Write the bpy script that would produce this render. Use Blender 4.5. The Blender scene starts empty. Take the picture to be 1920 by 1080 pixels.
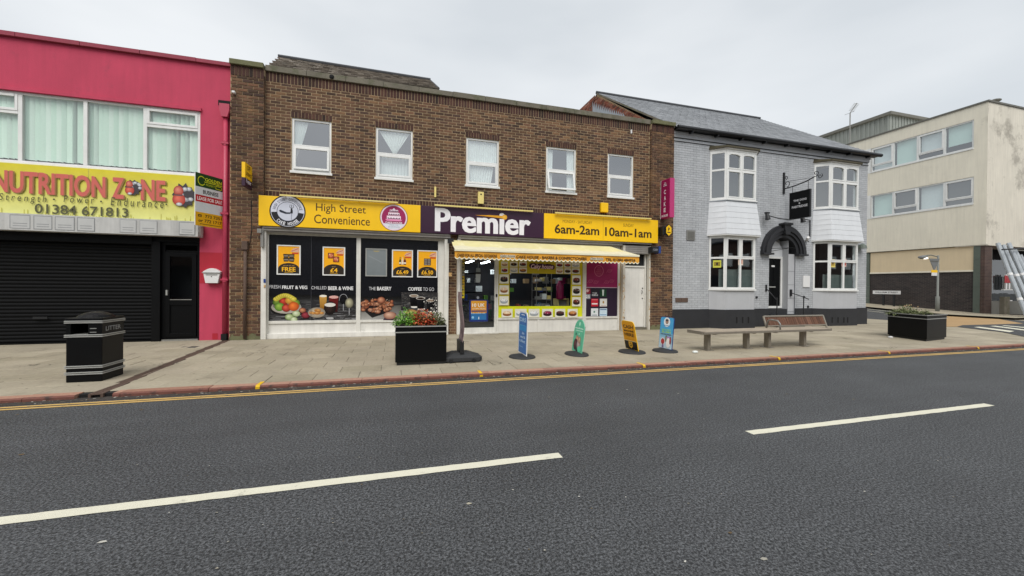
import bpy, bmesh, math, random
from mathutils import Vector, Matrix
random.seed(7)
R = random.random
def U(a, b): return a + (b - a) * R()
SC = bpy.context.scene
COL = SC.collection

# ------------------------------------------------------------------ camera
F_PX, YAW, PITCH, ROLL, CAM_H, CAM_D = 753.165, 0.28329, -0.0055439, 0.0092009, 1.3382, 10.98365
_fw = Vector((math.sin(YAW)*math.cos(PITCH), math.cos(YAW)*math.cos(PITCH), math.sin(PITCH)))
_r0 = Vector((math.cos(YAW), -math.sin(YAW), 0)); _u0 = _r0.cross(_fw)
_r = _r0*math.cos(ROLL) + _u0*math.sin(ROLL); _u = -_r0*math.sin(ROLL) + _u0*math.cos(ROLL)
CAM = Vector((0, -CAM_D, CAM_H))
cd = bpy.data.cameras.new('camera'); cam = bpy.data.objects.new('camera', cd); COL.objects.link(cam)
m = Matrix((( _r.x, _u.x, -_fw.x), (_r.y, _u.y, -_fw.y), (_r.z, _u.z, -_fw.z))).to_4x4()
m.translation = CAM; cam.matrix_world = m
cd.sensor_width = 36; cd.lens = 36*F_PX/1920; cd.clip_start = .05; cd.clip_end = 2000
SC.camera = cam
def P(px, py, axis, val):
    """the place in the street (metres) that a survey sighting hits on the plane axis = val"""
    d = _fw*F_PX + _r*(px-960) - _u*(py-540)
    return CAM + d*((val-CAM[axis])/d[axis])
def FX(px, py, y=0.0):
    p = P(px, py, 1, y); return p.x, p.z
def BX(px0, py0, px1, py1, y=0.0):
    a = FX(px0, py0, y); b = FX(px1, py1, y)
    return a[0], b[0], b[1], a[1]          # x0,x1,z0,z1

# ------------------------------------------------------------------ world and light
w = bpy.data.worlds.new('World'); SC.world = w; w.use_nodes = True
nt = w.node_tree; nt.nodes.clear()
out = nt.nodes.new('ShaderNodeOutputWorld'); bg = nt.nodes.new('ShaderNodeBackground')
sky = nt.nodes.new('ShaderNodeTexSky'); sky.sky_type = 'NISHITA'; sky.sun_disc = False
SUN_EL, SUN_AZ = math.radians(52), math.radians(200)
sky.sun_elevation = SUN_EL; sky.sun_rotation = SUN_AZ; sky.air_density = 1.2; sky.dust_density = 3.0
tc = nt.nodes.new('ShaderNodeTexCoord'); mp = nt.nodes.new('ShaderNodeMapping'); mp.inputs['Scale'].default_value = (1, 1, 3.2)
no = nt.nodes.new('ShaderNodeTexNoise'); no.inputs['Scale'].default_value = 1.5; no.inputs['Detail'].default_value = 4; no.inputs['Roughness'].default_value = .45
cr = nt.nodes.new('ShaderNodeValToRGB')
cr.color_ramp.elements[0].position = .36; cr.color_ramp.elements[0].color = (4.75, 5.0, 5.2, 1)
cr.color_ramp.elements[1].position = .64; cr.color_ramp.elements[1].color = (6.1, 6.25, 6.35, 1)
mx = nt.nodes.new('ShaderNodeMix'); mx.data_type = 'RGBA'; mx.inputs[0].default_value = .9
nt.links.new(tc.outputs['Generated'], mp.inputs[0]); nt.links.new(mp.outputs[0], no.inputs['Vector'])
nt.links.new(no.outputs[0], cr.inputs[0]); nt.links.new(sky.outputs[0], mx.inputs[6]); nt.links.new(cr.outputs[0], mx.inputs[7])
nt.links.new(mx.outputs[2], bg.inputs[0]); bg.inputs[1].default_value = .09
nt.links.new(bg.outputs[0], out.inputs[0])
ld = bpy.data.lights.new('sun', 'SUN'); ld.energy = 1.5; ld.angle = math.radians(42); ld.color = (1, .97, .92)
lo = bpy.data.objects.new('sun', ld); COL.objects.link(lo)
lo.rotation_euler = Vector((math.sin(SUN_AZ)*math.cos(SUN_EL), math.cos(SUN_AZ)*math.cos(SUN_EL), math.sin(SUN_EL))).to_track_quat('Z', 'Y').to_euler()
vs = SC.view_settings; vs.view_transform = 'Standard'; vs.look = 'None'; vs.gamma = 1; vs.use_curve_mapping = False
vs.exposure = .78

# ------------------------------------------------------------------ materials
def lin(h, k=1):
    h = h.lstrip('#'); c = [int(h[i:i+2], 16)/255 for i in (0, 2, 4)]
    return tuple(k*(x/12.92 if x <= .04045 else ((x+.055)/1.055)**2.4) for x in c) + (1,)
def _new(name):
    mt = bpy.data.materials.new(name); mt.use_nodes = True; n = mt.node_tree
    return mt, n, n.nodes['Principled BSDF']
def _noise(n, scale, detail=5, rough=.6, sc3=None, vec=None):
    t = n.nodes.new('ShaderNodeTexNoise'); t.inputs['Scale'].default_value = scale
    t.inputs['Detail'].default_value = detail; t.inputs['Roughness'].default_value = rough
    if vec is None:
        g = n.nodes.new('ShaderNodeNewGeometry'); vec = g.outputs['Position']
    if sc3:
        q = n.nodes.new('ShaderNodeMapping'); q.inputs['Scale'].default_value = sc3
        n.links.new(vec, q.inputs[0]); vec = q.outputs[0]
    n.links.new(vec, t.inputs['Vector']); return t.outputs[0]
def _mr(n, src, a, b, c, d):
    t = n.nodes.new('ShaderNodeMapRange'); n.links.new(src, t.inputs[0])
    for i, v in enumerate((a, b, c, d)): t.inputs[i+1].default_value = v
    return t.outputs[0]
def _mul(n, col, fac):
    t = n.nodes.new('ShaderNodeVectorMath'); t.operation = 'SCALE'
    n.links.new(col, t.inputs[0]); n.links.new(fac, t.inputs['Scale']); return t.outputs[0]
def _mix(n, fac, a, b):
    t = n.nodes.new('ShaderNodeMix'); t.data_type = 'RGBA'
    if hasattr(fac, 'node'): n.links.new(fac, t.inputs[0])
    else: t.inputs[0].default_value = fac
    for s, i in ((a, 6), (b, 7)):
        if hasattr(s, 'node'): n.links.new(s, t.inputs[i])
        else: t.inputs[i].default_value = s
    return t.outputs[2]
def _bump(n, bs, h, strength, dist=.01):
    t = n.nodes.new('ShaderNodeBump'); t.inputs['Strength'].default_value = strength; t.inputs['Distance'].default_value = dist
    n.links.new(h, t.inputs['Height']); n.links.new(t.outputs[0], bs.inputs['Normal'])
def mat(name, col, rough=.6, var=.1, vs=3, streak=0, stain=None, bump=0, bs=60, metal=0, spec=.5, speck=0, alpha=None, bdist=.01):
    """plain painted / cast surface: base colour, mottling, rain streaks, stains of another colour, fine bump"""
    mt, n, b = _new(name)
    c = n.nodes.new('ShaderNodeRGB'); c.outputs[0].default_value = lin(col) if isinstance(col, str) else col
    o = c.outputs[0]
    if stain:
        f = _mr(n, _noise(n, stain[1], 6, .7), stain[2], stain[2]+.12, 0, stain[3]); o = _mix(n, f, o, lin(stain[0]))
    if var: o = _mul(n, o, _mr(n, _noise(n, vs), .25, .75, 1-var, 1+var))
    if streak: o = _mul(n, o, _mr(n, _noise(n, 1, 5, .6, (9, 9, .7)), .35, .7, 1, 1-streak))
    if speck: o = _mul(n, o, _mr(n, _noise(n, bs, 3, .6), .3, .7, 1-speck, 1+speck))
    n.links.new(o, b.inputs['Base Color'])
    b.inputs['Roughness'].default_value = rough; b.inputs['Metallic'].default_value = metal
    b.inputs['Specular IOR Level'].default_value = spec
    if bump: _bump(n, b, _noise(n, bs, 4, .6), bump, bdist)
    return mt
def piecemat(name, cols, mode, rough=.85, stain=None, bump=.3, bs=90, spread=.12, blotch=0, streak=0):
    """pieces (bricks, slabs, slates): each takes its own colour from the ramp"""
    mt, n, b = _new(name)
    if mode == 'island': r = n.nodes.new('ShaderNodeNewGeometry').outputs['Random Per Island']
    else: r = n.nodes.new('ShaderNodeObjectInfo').outputs['Random']
    t = n.nodes.new('ShaderNodeValToRGB'); e = t.color_ramp.elements
    e[0].color = lin(cols[0]); e[-1].color = lin(cols[-1])
    for i, cc in enumerate(cols[1:-1]):
        x = e.new((i+1)/(len(cols)-1)); x.color = lin(cc)
    n.links.new(r, t.inputs[0]); o = t.outputs[0]
    if stain:
        f = _mr(n, _noise(n, stain[1], 5, .7), stain[2], stain[2]+.2, 0, stain[3]); o = _mix(n, f, o, lin(stain[0]))
    if blotch: o = _mul(n, o, _mr(n, _noise(n, .9, 6, .65), .3, .7, 1-blotch, 1+blotch))
    o = _mul(n, o, _mr(n, _noise(n, 25, 4), .25, .75, 1-spread, 1+spread))
    if streak: o = _mul(n, o, _mr(n, _noise(n, 1, 5, .6, (4, 4, .5)), .35, .68, 1+streak*.4, 1-streak))
    n.links.new(o, b.inputs['Base Color']); b.inputs['Roughness'].default_value = rough
    b.inputs['Specular IOR Level'].default_value = .3
    if bump: _bump(n, b, _noise(n, bs, 4, .7), bump, .004)
    return mt
def inkmat(name, rough=.5, spec=.4, var=.06):
    mt, n, b = _new(name)
    a = n.nodes.new('ShaderNodeAttribute'); a.attribute_name = 'Col'
    n.links.new(_mul(n, a.outputs['Color'], _mr(n, _noise(n, 6), .25, .75, 1-var, 1+var)), b.inputs['Base Color'])
    b.inputs['Roughness'].default_value = rough; b.inputs['Specular IOR Level'].default_value = spec
    return mt
def glassmat(name, tint, gloss, rough=.02):
    """window glass: see-through with a mirror-like reflection"""
    mt = bpy.data.materials.new(name); mt.use_nodes = True; n = mt.node_tree; n.nodes.clear()
    o = n.nodes.new('ShaderNodeOutputMaterial'); tr = n.nodes.new('ShaderNodeBsdfTransparent'); gl = n.nodes.new('ShaderNodeBsdfGlossy')
    tr.inputs[0].default_value = tint; gl.inputs['Roughness'].default_value = rough; gl.inputs[0].default_value = (.95, .97, 1, 1)
    mxs = n.nodes.new('ShaderNodeMixShader'); lw = n.nodes.new('ShaderNodeLayerWeight'); lw.inputs[0].default_value = .5
    pw = n.nodes.new('ShaderNodeMath'); pw.operation = 'POWER'; n.links.new(lw.outputs['Facing'], pw.inputs[0]); pw.inputs[1].default_value = 4
    f = _mr(n, pw.outputs[0], 0, 1, gloss, 1)
    n.links.new(f, mxs.inputs[0]); n.links.new(tr.outputs[0], mxs.inputs[1]); n.links.new(gl.outputs[0], mxs.inputs[2])
    bp = n.nodes.new('ShaderNodeBump'); bp.inputs['Strength'].default_value = .05; bp.inputs['Distance'].default_value = .02
    n.links.new(_noise(n, 1.5, 2), bp.inputs['Height']); n.links.new(bp.outputs[0], gl.inputs['Normal'])
    n.links.new(mxs.outputs[0], o.inputs[0]); return mt

def asphalt(name, dark, light):
    mt, n, b = _new(name)
    g = n.nodes.new('ShaderNodeNewGeometry')
    v = n.nodes.new('ShaderNodeTexVoronoi'); v.inputs['Scale'].default_value = 85; n.links.new(g.outputs['Position'], v.inputs['Vector'])
    n1 = _noise(n, 60, 5, .7); n2 = _noise(n, .8, 6, .6); n3 = _noise(n, 1, 4, .6, (.25, 2.2, 1)); n4 = _noise(n, 120, 3, .7)
    c = _mix(n, _mr(n, n1, .42, .6, 0, 1), lin(dark), lin(light))
    c = _mul(n, c, _mr(n, v.outputs['Distance'], 0, .8, 1.35, .65))
    c = _mul(n, c, _mr(n, n2, .3, .7, .85, 1.15)); c = _mul(n, c, _mr(n, n3, .3, .7, .88, 1.12)); c = _mul(n, c, _mr(n, n4, .35, .65, .7, 1.3))
    n.links.new(c, b.inputs['Base Color']); b.inputs['Roughness'].default_value = .72; b.inputs['Specular IOR Level'].default_value = .45
    h = n.nodes.new('ShaderNodeMath'); h.operation = 'ADD'; n.links.new(n1, h.inputs[0]); n.links.new(n4, h.inputs[1])
    _bump(n, b, h.outputs[0], .5, .01)
    return mt
BR = ['#3f3129', '#503b2f', '#634a36', '#543f33', '#775641', '#453530', '#6a4f3d', '#7d5f45']
M = dict(
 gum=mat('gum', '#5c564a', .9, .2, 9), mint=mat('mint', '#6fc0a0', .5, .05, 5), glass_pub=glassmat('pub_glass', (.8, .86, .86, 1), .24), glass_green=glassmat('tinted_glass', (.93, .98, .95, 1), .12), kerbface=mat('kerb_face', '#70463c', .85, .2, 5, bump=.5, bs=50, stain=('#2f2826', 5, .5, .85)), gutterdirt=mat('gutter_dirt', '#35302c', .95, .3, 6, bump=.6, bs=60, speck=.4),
 asphalt=asphalt('asphalt', '#232527', '#5c5e61'), sideasphalt=mat('sideasphalt', '#3c3d3f', .9, .2, 1.5, bump=.4, bs=90, speck=.25),
 brick_s=piecemat('brick_mass', BR, 'island', stain=('#94724e', 1.1, .55, .5), blotch=.16, streak=.22), brick_o=piecemat('brick_piece', BR, 'object', stain=('#94724e', 1.1, .55, .5), blotch=.16, streak=.22),
 soldier=piecemat('soldier', ['#33231f', '#4a302a', '#3e2c28', '#553a30', '#2e2421'], 'island', blotch=.15),
 redbrick=piecemat('redbrick', ['#5a2e24', '#7c4434', '#8b5a48', '#4d342c', '#9a7264'], 'island', blotch=.25),
 mortar=mat('mortar', '#a59072', .95, .2, 1.6, streak=.12, bump=.4, bs=150, stain=('#7c6c54', .9, .56, .6)),
 painted_s=piecemat('painted_brick_mass', ['#a6a9ad', '#acafb3', '#b2b5b9', '#a9acb0'], 'island', .7, spread=.05, blotch=.07, bump=.5, bs=45, streak=.1, stain=('#66605c', 5, .70, .8)),
 painted_o=piecemat('painted_brick_piece', ['#a6a9ad', '#acafb3', '#b2b5b9', '#a9acb0'], 'object', .7, spread=.05, blotch=.07, bump=.5, bs=45, streak=.1, stain=('#66605c', 5, .70, .8)),
 painted_joint=mat('painted_joint', '#71747a', .9, .2, 4, bump=.4, bs=80, streak=.15),
 painted_smooth=mat('painted_smooth', '#aeb0b4', .7, .05, 2, streak=.06, bump=.15, bs=60),
 plinth=mat('plinth_paint', '#242529', .6, .2, 3, bump=.3, bs=40, stain=('#55565a', 3, .68, .5)),
 slab_s=piecemat('slab_mass', ['#938b78', '#9b9281', '#968e7c', '#a09785', '#8f8775'], 'island', .85, stain=('#6a6356', 1.3, .56, .6), blotch=.16, bump=.35, bs=70),
 slab_o=piecemat('slab_piece', ['#938b78', '#9b9281', '#968e7c', '#a09785', '#8f8775'], 'object', .85, stain=('#6a6356', 1.3, .56, .6), blotch=.16, bump=.35, bs=70),
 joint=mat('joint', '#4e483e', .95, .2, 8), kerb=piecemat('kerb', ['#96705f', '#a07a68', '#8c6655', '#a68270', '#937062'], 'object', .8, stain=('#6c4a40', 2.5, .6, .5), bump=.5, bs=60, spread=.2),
 kerb_s=piecemat('kerb_mass', ['#8c5346', '#9a6353', '#7d4a40', '#a06a5c'], 'island', .8, stain=('#6c4a40', 2.5, .6, .5), bump=.5, bs=60, spread=.2),
 yellowline=mat('yellow_line', '#bb9a5a', .8, .12, 6, speck=.2, bs=120, stain=('#77684a', 9, .58, .7)), whiteline=mat('white_line', '#cfccba', .8, .05, 4, speck=.12, bs=150, bump=.4, stain=('#77756c', 9, .62, .65)),
 yellowmark=mat('yellow_mark', '#d3a90c', .7, .1, 9, stain=('#8c5a44', 20, .62, .8)),
 ironrust=mat('rusty_iron', '#57453b', .8, .2, 9, bump=.4, bs=80), iron=mat('iron', '#3c3b3a', .7, .15, 9, bump=.3),
 redwall=mat('red_render', '#bb3c58', .8, .09, 1.4, streak=.1, bump=.25, bs=55, stain=('#8d3a4e', 1.7, .6, .45)),
 redbright=mat('red_bright', '#a8142c', .65, .08, 3, bump=.1), redpaint=mat('red_gloss', '#ad3650', .45, .1, 5),
 redcope=mat('red_coping', '#8e3a4a', .8, .15, 3, bump=.3, stain=('#5a4a48', 4, .6, .5)),
 upvc=mat('white_upvc', '#e0e1df', .4, .05, 4, streak=.08), upvcdirty=mat('white_paint_worn', '#dad8d1', .55, .08, 5, streak=.18, stain=('#8a7d68', 5, .66, .5)),
 whitepanel=mat('white_panel', '#dddbd5', .6, .06, 4, streak=.14, stain=('#8e8a80', 3.5, .62, .4)), rustpost=mat('rust_post', '#c6c1b5', .6, .08, 6, stain=('#8c5430', 8, .6, .8)),
 rustbit=mat('flaking_paint', '#c9a46c', .7, .2, 20, stain=('#7d4c2c', 20, .5, .9)),
 net=mat('net_curtain', '#e4e9e6', .9, .05, 8), blind=piecemat('blind', ['#dcf0e4', '#e6f4ec', '#d2e8dc', '#ecf6f0'], 'island', .8, bump=0, spread=.03),
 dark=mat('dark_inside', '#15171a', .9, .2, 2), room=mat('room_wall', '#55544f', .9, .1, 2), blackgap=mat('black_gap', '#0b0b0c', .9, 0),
 glass_up=glassmat('window_glass', (.93, .97, .97, 1), .32), glass_dark=glassmat('shop_glass', (.9, .93, .94, 1), .08), glass_cream=glassmat('office_glass', (.88, .94, .95, 1), .24),
 shutter=mat('black_shutter', '#07080a', .7, .15, 4, streak=.1, spec=.15), blackdoor=mat('black_door', '#060709', .45, .1, 4, spec=.15), blackpaint=mat('black_paint', '#07080a', .45, .2, 5, spec=.18, bump=.05),
 silverband=mat('silver_band', '#9b9c99', .35, .1, 8, metal=.1), galv=mat('galvanised', '#8b8a86', .5, .12, 6, metal=.3, streak=.15), greyhouse=mat('shutter_box', '#8c8883', .55, .08, 4, streak=.2),
 stone=mat('coping_stone', '#6c675b', .9, .25, 2.2, bump=.5, bs=50, stain=('#4c5138', 2, .5, .7)), mossstone=mat('mossy_stone', '#6a6a4c', .9, .2, 3, bump=.5, bs=50, stain=('#50503a', 3, .5, .7)),
 shingle=piecemat('shingle', ['#5a544e', '#837b72', '#958d83', '#756d64', '#a0988e', '#4c4640'], 'island', .9, spread=.2), slate=piecemat('slate', ['#7f8286', '#8c8f93', '#999ca0', '#85888c', '#93969a'], 'island', .75, spread=.1, blotch=.12, bump=.2),
 ridge=mat('ridge_tile', '#45474b', .8, .2, 4), gutter=mat('black_gutter', '#15161a', .45, .1, 4), lead=mat('lead', '#8b949e', .5, .1, 5), mosslead=mat('mossy_lead', '#4b4636', .9, .35, 9, bump=.6, bs=40),
 cladding=mat('white_cladding', '#d2d5d9', .5, .04, 4, streak=.05), ink=inkmat('ink'), vinyl=inkmat('vinyl', .22, .45, .08),
 yellowsign=mat('yellow_sign', '#f4c200', .4, .03, 3, streak=.03), purplesign=mat('purple_sign', '#33152f', .35, .05, 3), fadedyellow=mat('faded_yellow', '#d6cc58', .5, .08, 1.5, stain=('#d8d27a', .9, .46, .75)),
 whiteplastic=mat('white_plastic', '#dadada', .4, .03, 5), pelmet=mat('grubby_pelmet', '#bdbdbb', .7, .08, 5, streak=.25, stain=('#8a8a88', 6, .62, .5)),
 reflectsheet=mat('reflection_sheet', '#7c8582', .9, .2, 4, streak=.2), darkroom=mat('dim_shop_wall', '#2e2f33', .9, .2, 2), canopytop=mat('canopy_top', '#cdc490', .75, .1, 2.2, stain=('#d8d2b4', 3, .55, .6)), pink=mat('magenta_sign', '#8f0d4c', .35, .04, 3), pinkedge=mat('magenta_edge', '#b5316e', .4, .05, 3), blueplastic=mat('blue_plastic', '#1c3c82', .4, .05, 3), cream_t=mat('cream_strip', '#e0cd7e', .5, .05, 3),
 canopy=mat('canopy_cloth', '#d2ccb0', .75, .06, 2.2, streak=.06, stain=('#d2c27c', 3, .6, .5)), valance=mat('valance_cloth', '#d9992c', .8, .06, 5, stain=('#e6bc62', 5, .6, .5)),
 scallop=mat('scallop_edge', '#e3dfc4', .8, .05, 5), rubber=mat('rubber', '#2b2c2e', .75, .15, 12, bump=.2), blacksteel=mat('black_steel', '#16171a', .5, .1, 6),
 wood=mat('weathered_wood', '#9a8e7e', .75, .2, 6, streak=0, bump=.3, bs=120), woodred=piecemat('slat_wood', ['#583c2e', '#664636', '#4c3428', '#705040'], 'object', .7, spread=.2), benchsteel=mat('bench_steel', '#8a8378', .45, .1, 8, metal=.4),
 cream=mat('cream_render', '#e3ddcc', .85, .06, .8, streak=.1, bump=.15, bs=30, stain=('#9d9686', .55, .6, .35)), creamdirty=mat('cream_render_stained', '#d8d2c4', .88, .08, .9, streak=.14, bump=.15, bs=30, stain=('#807a70', .7, .53, .6)), beige=mat('beige_panel', '#d4c2a2', .85, .04, 2, streak=.05),
 metalclad=mat('metal_cladding', '#8b908c', .6, .1, .7, streak=.25), greentile=mat('green_tile', '#5a635b', .4, .2, 2.5), roofedge=mat('roof_edge', '#66655f', .7, .1, 4),
 soil=mat('soil', '#2a211a', .95, .3, 20, bump=.8, bs=60), buff=mat('buff_surface', '#a0835c', .9, .1, 1.5, bump=.3, bs=90, speck=.1), fleck=piecemat('fleck', ['#8d8a80', '#bab8b0', '#6a6355', '#5d4a30', '#a39f90'], 'island', .8, bump=0),
 concrete=mat('concrete', '#77736a', .9, .12, 2, bump=.3, bs=60), tube=mat('silver_wrap', '#a3a9ae', .35, .15, 9, metal=.2, bump=.3, bs=30), redbox=mat('red_plastic', '#a30f1a', .4, .08, 5), lampglow=None,
 leaf_g=piecemat('leaf_green', ['#3a6a20', '#5c9230', '#487c28', '#7cae42', '#9cc858'], 'island', .6, bump=0), leaf_r=piecemat('leaf_red', ['#8c3020', '#bc4c2e', '#a03826', '#dc7c54', '#7c4426'], 'island', .6, bump=0),
 leaf_d=piecemat('leaf_dull', ['#55603a', '#6a7347', '#3f4a2c', '#7d8258', '#8a8a6c'], 'island', .7, bump=0), petal=mat('petal', '#c9ab84', .8, .2, 30),
 skirt=mat('dark_brick_panel', '#2d2a2a', .8, .1, 3), post_grey=mat('grey_post', '#747773', .6, .12, 9), ground=mat('ground', '#4a4a48', .95, .2, .2), oppo=mat('terrace_brick', '#4a3a32', .9, .2, .5), signback=mat('sign_back', '#6f7274', .6, .08, 4))
def emis(name, col, s):
    mt, n, b = _new(name); b.inputs['Base Color'].default_value = col; b.inputs['Emission Color'].default_value = col; b.inputs['Emission Strength'].default_value = s
    return mt
M['strip'] = emis('strip_light', (.9, .95, 1, 1), 12.0); M['lampglow'] = emis('lamp_lens', (1, .95, .85, 1), .8)
def brickwall_tex(name, c1, c2, mo, axis):
    """brickwork too far off to tell the bricks apart"""
    mt, n, b = _new(name); g = n.nodes.new('ShaderNodeNewGeometry'); s = n.nodes.new('ShaderNodeSeparateXYZ'); c = n.nodes.new('ShaderNodeCombineXYZ')
    n.links.new(g.outputs['Position'], s.inputs[0]); ad = n.nodes.new('ShaderNodeMath'); ad.operation = 'ADD'; n.links.new(s.outputs[0], ad.inputs[0]); n.links.new(s.outputs[1], ad.inputs[1]); n.links.new(ad.outputs[0], c.inputs[0]); n.links.new(s.outputs[2], c.inputs[1])
    t = n.nodes.new('ShaderNodeTexBrick'); t.inputs['Scale'].default_value = 1
    for k, v in (('Brick Width', .225), ('Row Height', .075), ('Mortar Size', .007), ('Mortar Smooth', .2)): t.inputs[k].default_value = v
    t.inputs['Color1'].default_value = lin(c1); t.inputs['Color2'].default_value = lin(c2); t.inputs['Mortar'].default_value = lin(mo)
    n.links.new(c.outputs[0], t.inputs['Vector']); n.links.new(_mul(n, t.outputs[0], _mr(n, _noise(n, 1.5), .3, .7, .8, 1.2)), b.inputs['Base Color'])
    b.inputs['Roughness'].default_value = .8; return mt
M['darkbrick'] = brickwall_tex('dark_brickwork', '#252122', '#3a3130', '#4f4b47', 1)
M['brownbrick'] = brickwall_tex('brown_brickwork', '#3e2c28', '#4e3a33', '#5f5650', 0)

# ------------------------------------------------------------------ mesh helpers
class MB:
    def __init__(s, T=None): s.v = []; s.f = []; s.m = []; s.T = T
    def add(s, vs_, fs, m=0):
        k = len(s.v)
        for p in vs_:
            p = Vector(p); s.v.append(s.T @ p if s.T else p)
        for f in fs: s.f.append([k+i for i in f]); s.m.append(m)
    def box(s, x0, x1, y0, y1, z0, z1, m=0):
        if x1 < x0: x0, x1 = x1, x0
        s.add([(x0,y0,z0),(x1,y0,z0),(x1,y1,z0),(x0,y1,z0),(x0,y0,z1),(x1,y0,z1),(x1,y1,z1),(x0,y1,z1)],
              [(0,3,2,1),(4,5,6,7),(0,1,5,4),(1,2,6,5),(2,3,7,6),(3,0,4,7)], m)
    def quad(s, a, b, c, d, m=0): s.add([a,b,c,d], [(0,1,2,3)], m)
    def rect(s, x0, x1, z0, z1, y, m=0): s.quad((x0,y,z0),(x1,y,z0),(x1,y,z1),(x0,y,z1), m)
    def prism(s, pts, y0, y1, m=0):
        """polygon in x,z pushed from y0 (front) to y1"""
        n = len(pts); s.add([(x,y0,z) for x,z in pts]+[(x,y1,z) for x,z in pts],
            [tuple(range(n)), tuple(range(2*n-1, n-1, -1))]+[(i,(i+1)%n+0,(i+1)%n+n,i+n)[::-1] for i in range(n)], m)
    def extr(s, pts, z0, z1, m=0):
        """polygon in x,y lifted from z0 to z1"""
        n = len(pts); s.add([(x,y,z0) for x,y in pts]+[(x,y,z1) for x,y in pts],
            [tuple(range(n-1,-1,-1)), tuple(range(n,2*n))]+[(i,(i+1)%n,(i+1)%n+n,i+n) for i in range(n)], m)
    def tube(s, pts, r, n=8, m=0, cap=True):
        pts = [Vector(p) for p in pts]; rs = r if isinstance(r, (list, tuple)) else [r]*len(pts)
        vs_ = []; fs = []
        for i, p in enumerate(pts):
            d = (pts[min(i+1, len(pts)-1)]-pts[max(i-1, 0)]).normalized()
            a = d.orthogonal().normalized() if i == 0 else (a - d*a.dot(d)).normalized()
            b = d.cross(a)
            for k in range(n):
                t = 2*math.pi*k/n; vs_.append(p+(a*math.cos(t)+b*math.sin(t))*rs[i])
        for i in range(len(pts)-1):
            for k in range(n): fs.append((i*n+k, i*n+(k+1)%n, (i+1)*n+(k+1)%n, (i+1)*n+k))
        if cap: fs.append(tuple(range(n-1,-1,-1))); fs.append(tuple(range((len(pts)-1)*n, len(pts)*n)))
        s.add(vs_, fs, m)
    def ball(s, c, r, n=10, m=0):
        rr = r if isinstance(r, (tuple, list)) else (r, r, r); vs_ = []; fs = []
        for i in range(n//2+1):
            ph = math.pi*i/(n//2)
            for k in range(n):
                t = 2*math.pi*k/n; vs_.append((c[0]+rr[0]*math.sin(ph)*math.cos(t), c[1]+rr[1]*math.sin(ph)*math.sin(t), c[2]+rr[2]*math.cos(ph)))
        for i in range(n//2):
            for k in range(n): fs.append((i*n+k, i*n+(k+1)%n, (i+1)*n+(k+1)%n, (i+1)*n+k)[::-1])
        s.add(vs_, fs, m)
    def build(s, name, mats, parent=None, smooth=False, bevel=0, **kw):
        me = bpy.data.meshes.new(name); me.from_pydata([tuple(p) for p in s.v], [], s.f)
        for mt in (mats if isinstance(mats, (list, tuple)) else [mats]): me.materials.append(M[mt] if isinstance(mt, str) else mt)
        if len(me.materials) > 1: me.polygons.foreach_set('material_index', s.m)
        if smooth: me.polygons.foreach_set('use_smooth', [True]*len(me.polygons))
        o = link(name, me, parent, **kw)
        if bevel:
            b = bmesh.new(); b.from_mesh(me); bmesh.ops.remove_doubles(b, verts=b.verts, dist=1e-5)
            bmesh.ops.bevel(b, geom=[e for e in b.edges if len(e.link_faces) == 2 and e.calc_face_angle(0) > .5], offset=bevel, segments=2, profile=.6, affect='EDGES', clamp_overlap=True)
            b.to_mesh(me); b.free()
        return o
def link(name, data, parent=None, **kw):
    o = bpy.data.objects.new(name, data); COL.objects.link(o)
    if parent: o.parent = parent
    for k, v in kw.items():
        if v is not None: o[k] = v
    return o
def thing(name, label, cat, loc=(0, 0, 0), rz=0, group=None):
    o = link(name, None, label=label, category=cat, group=group); o.location = loc; o.rotation_euler = (0, 0, rz); o.empty_display_size = .1
    return o
def put(o, loc=(0, 0, 0), rz=0): o.location = loc; o.rotation_euler = (0, 0, rz); return o
_tx = {}
def glyphs(body, bold=0, shear=0, space=1):
    k = (body, bold, shear, space)
    if k not in _tx:
        c = bpy.data.curves.new('t', 'FONT'); c.body = body; c.offset = bold; c.shear = shear; c.space_character = space; c.resolution_u = 3; c.space_line = 1
        o = bpy.data.objects.new('t', c); me = bpy.data.meshes.new_from_object(o)
        V = [(v.co.x, v.co.y) for v in me.vertices]; Fc = [tuple(p.vertices) for p in me.polygons]
        bpy.data.objects.remove(o); bpy.data.curves.remove(c); bpy.data.meshes.remove(me)
        x0 = min(p[0] for p in V); x1 = max(p[0] for p in V); y0 = min(p[1] for p in V); y1 = max(p[1] for p in V)
        _tx[k] = ([((p[0]-x0)/(x1-x0), (p[1]-y0)/(y1-y0)) for p in V], Fc, (x1-x0)/(y1-y0))
    return _tx[k]
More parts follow.
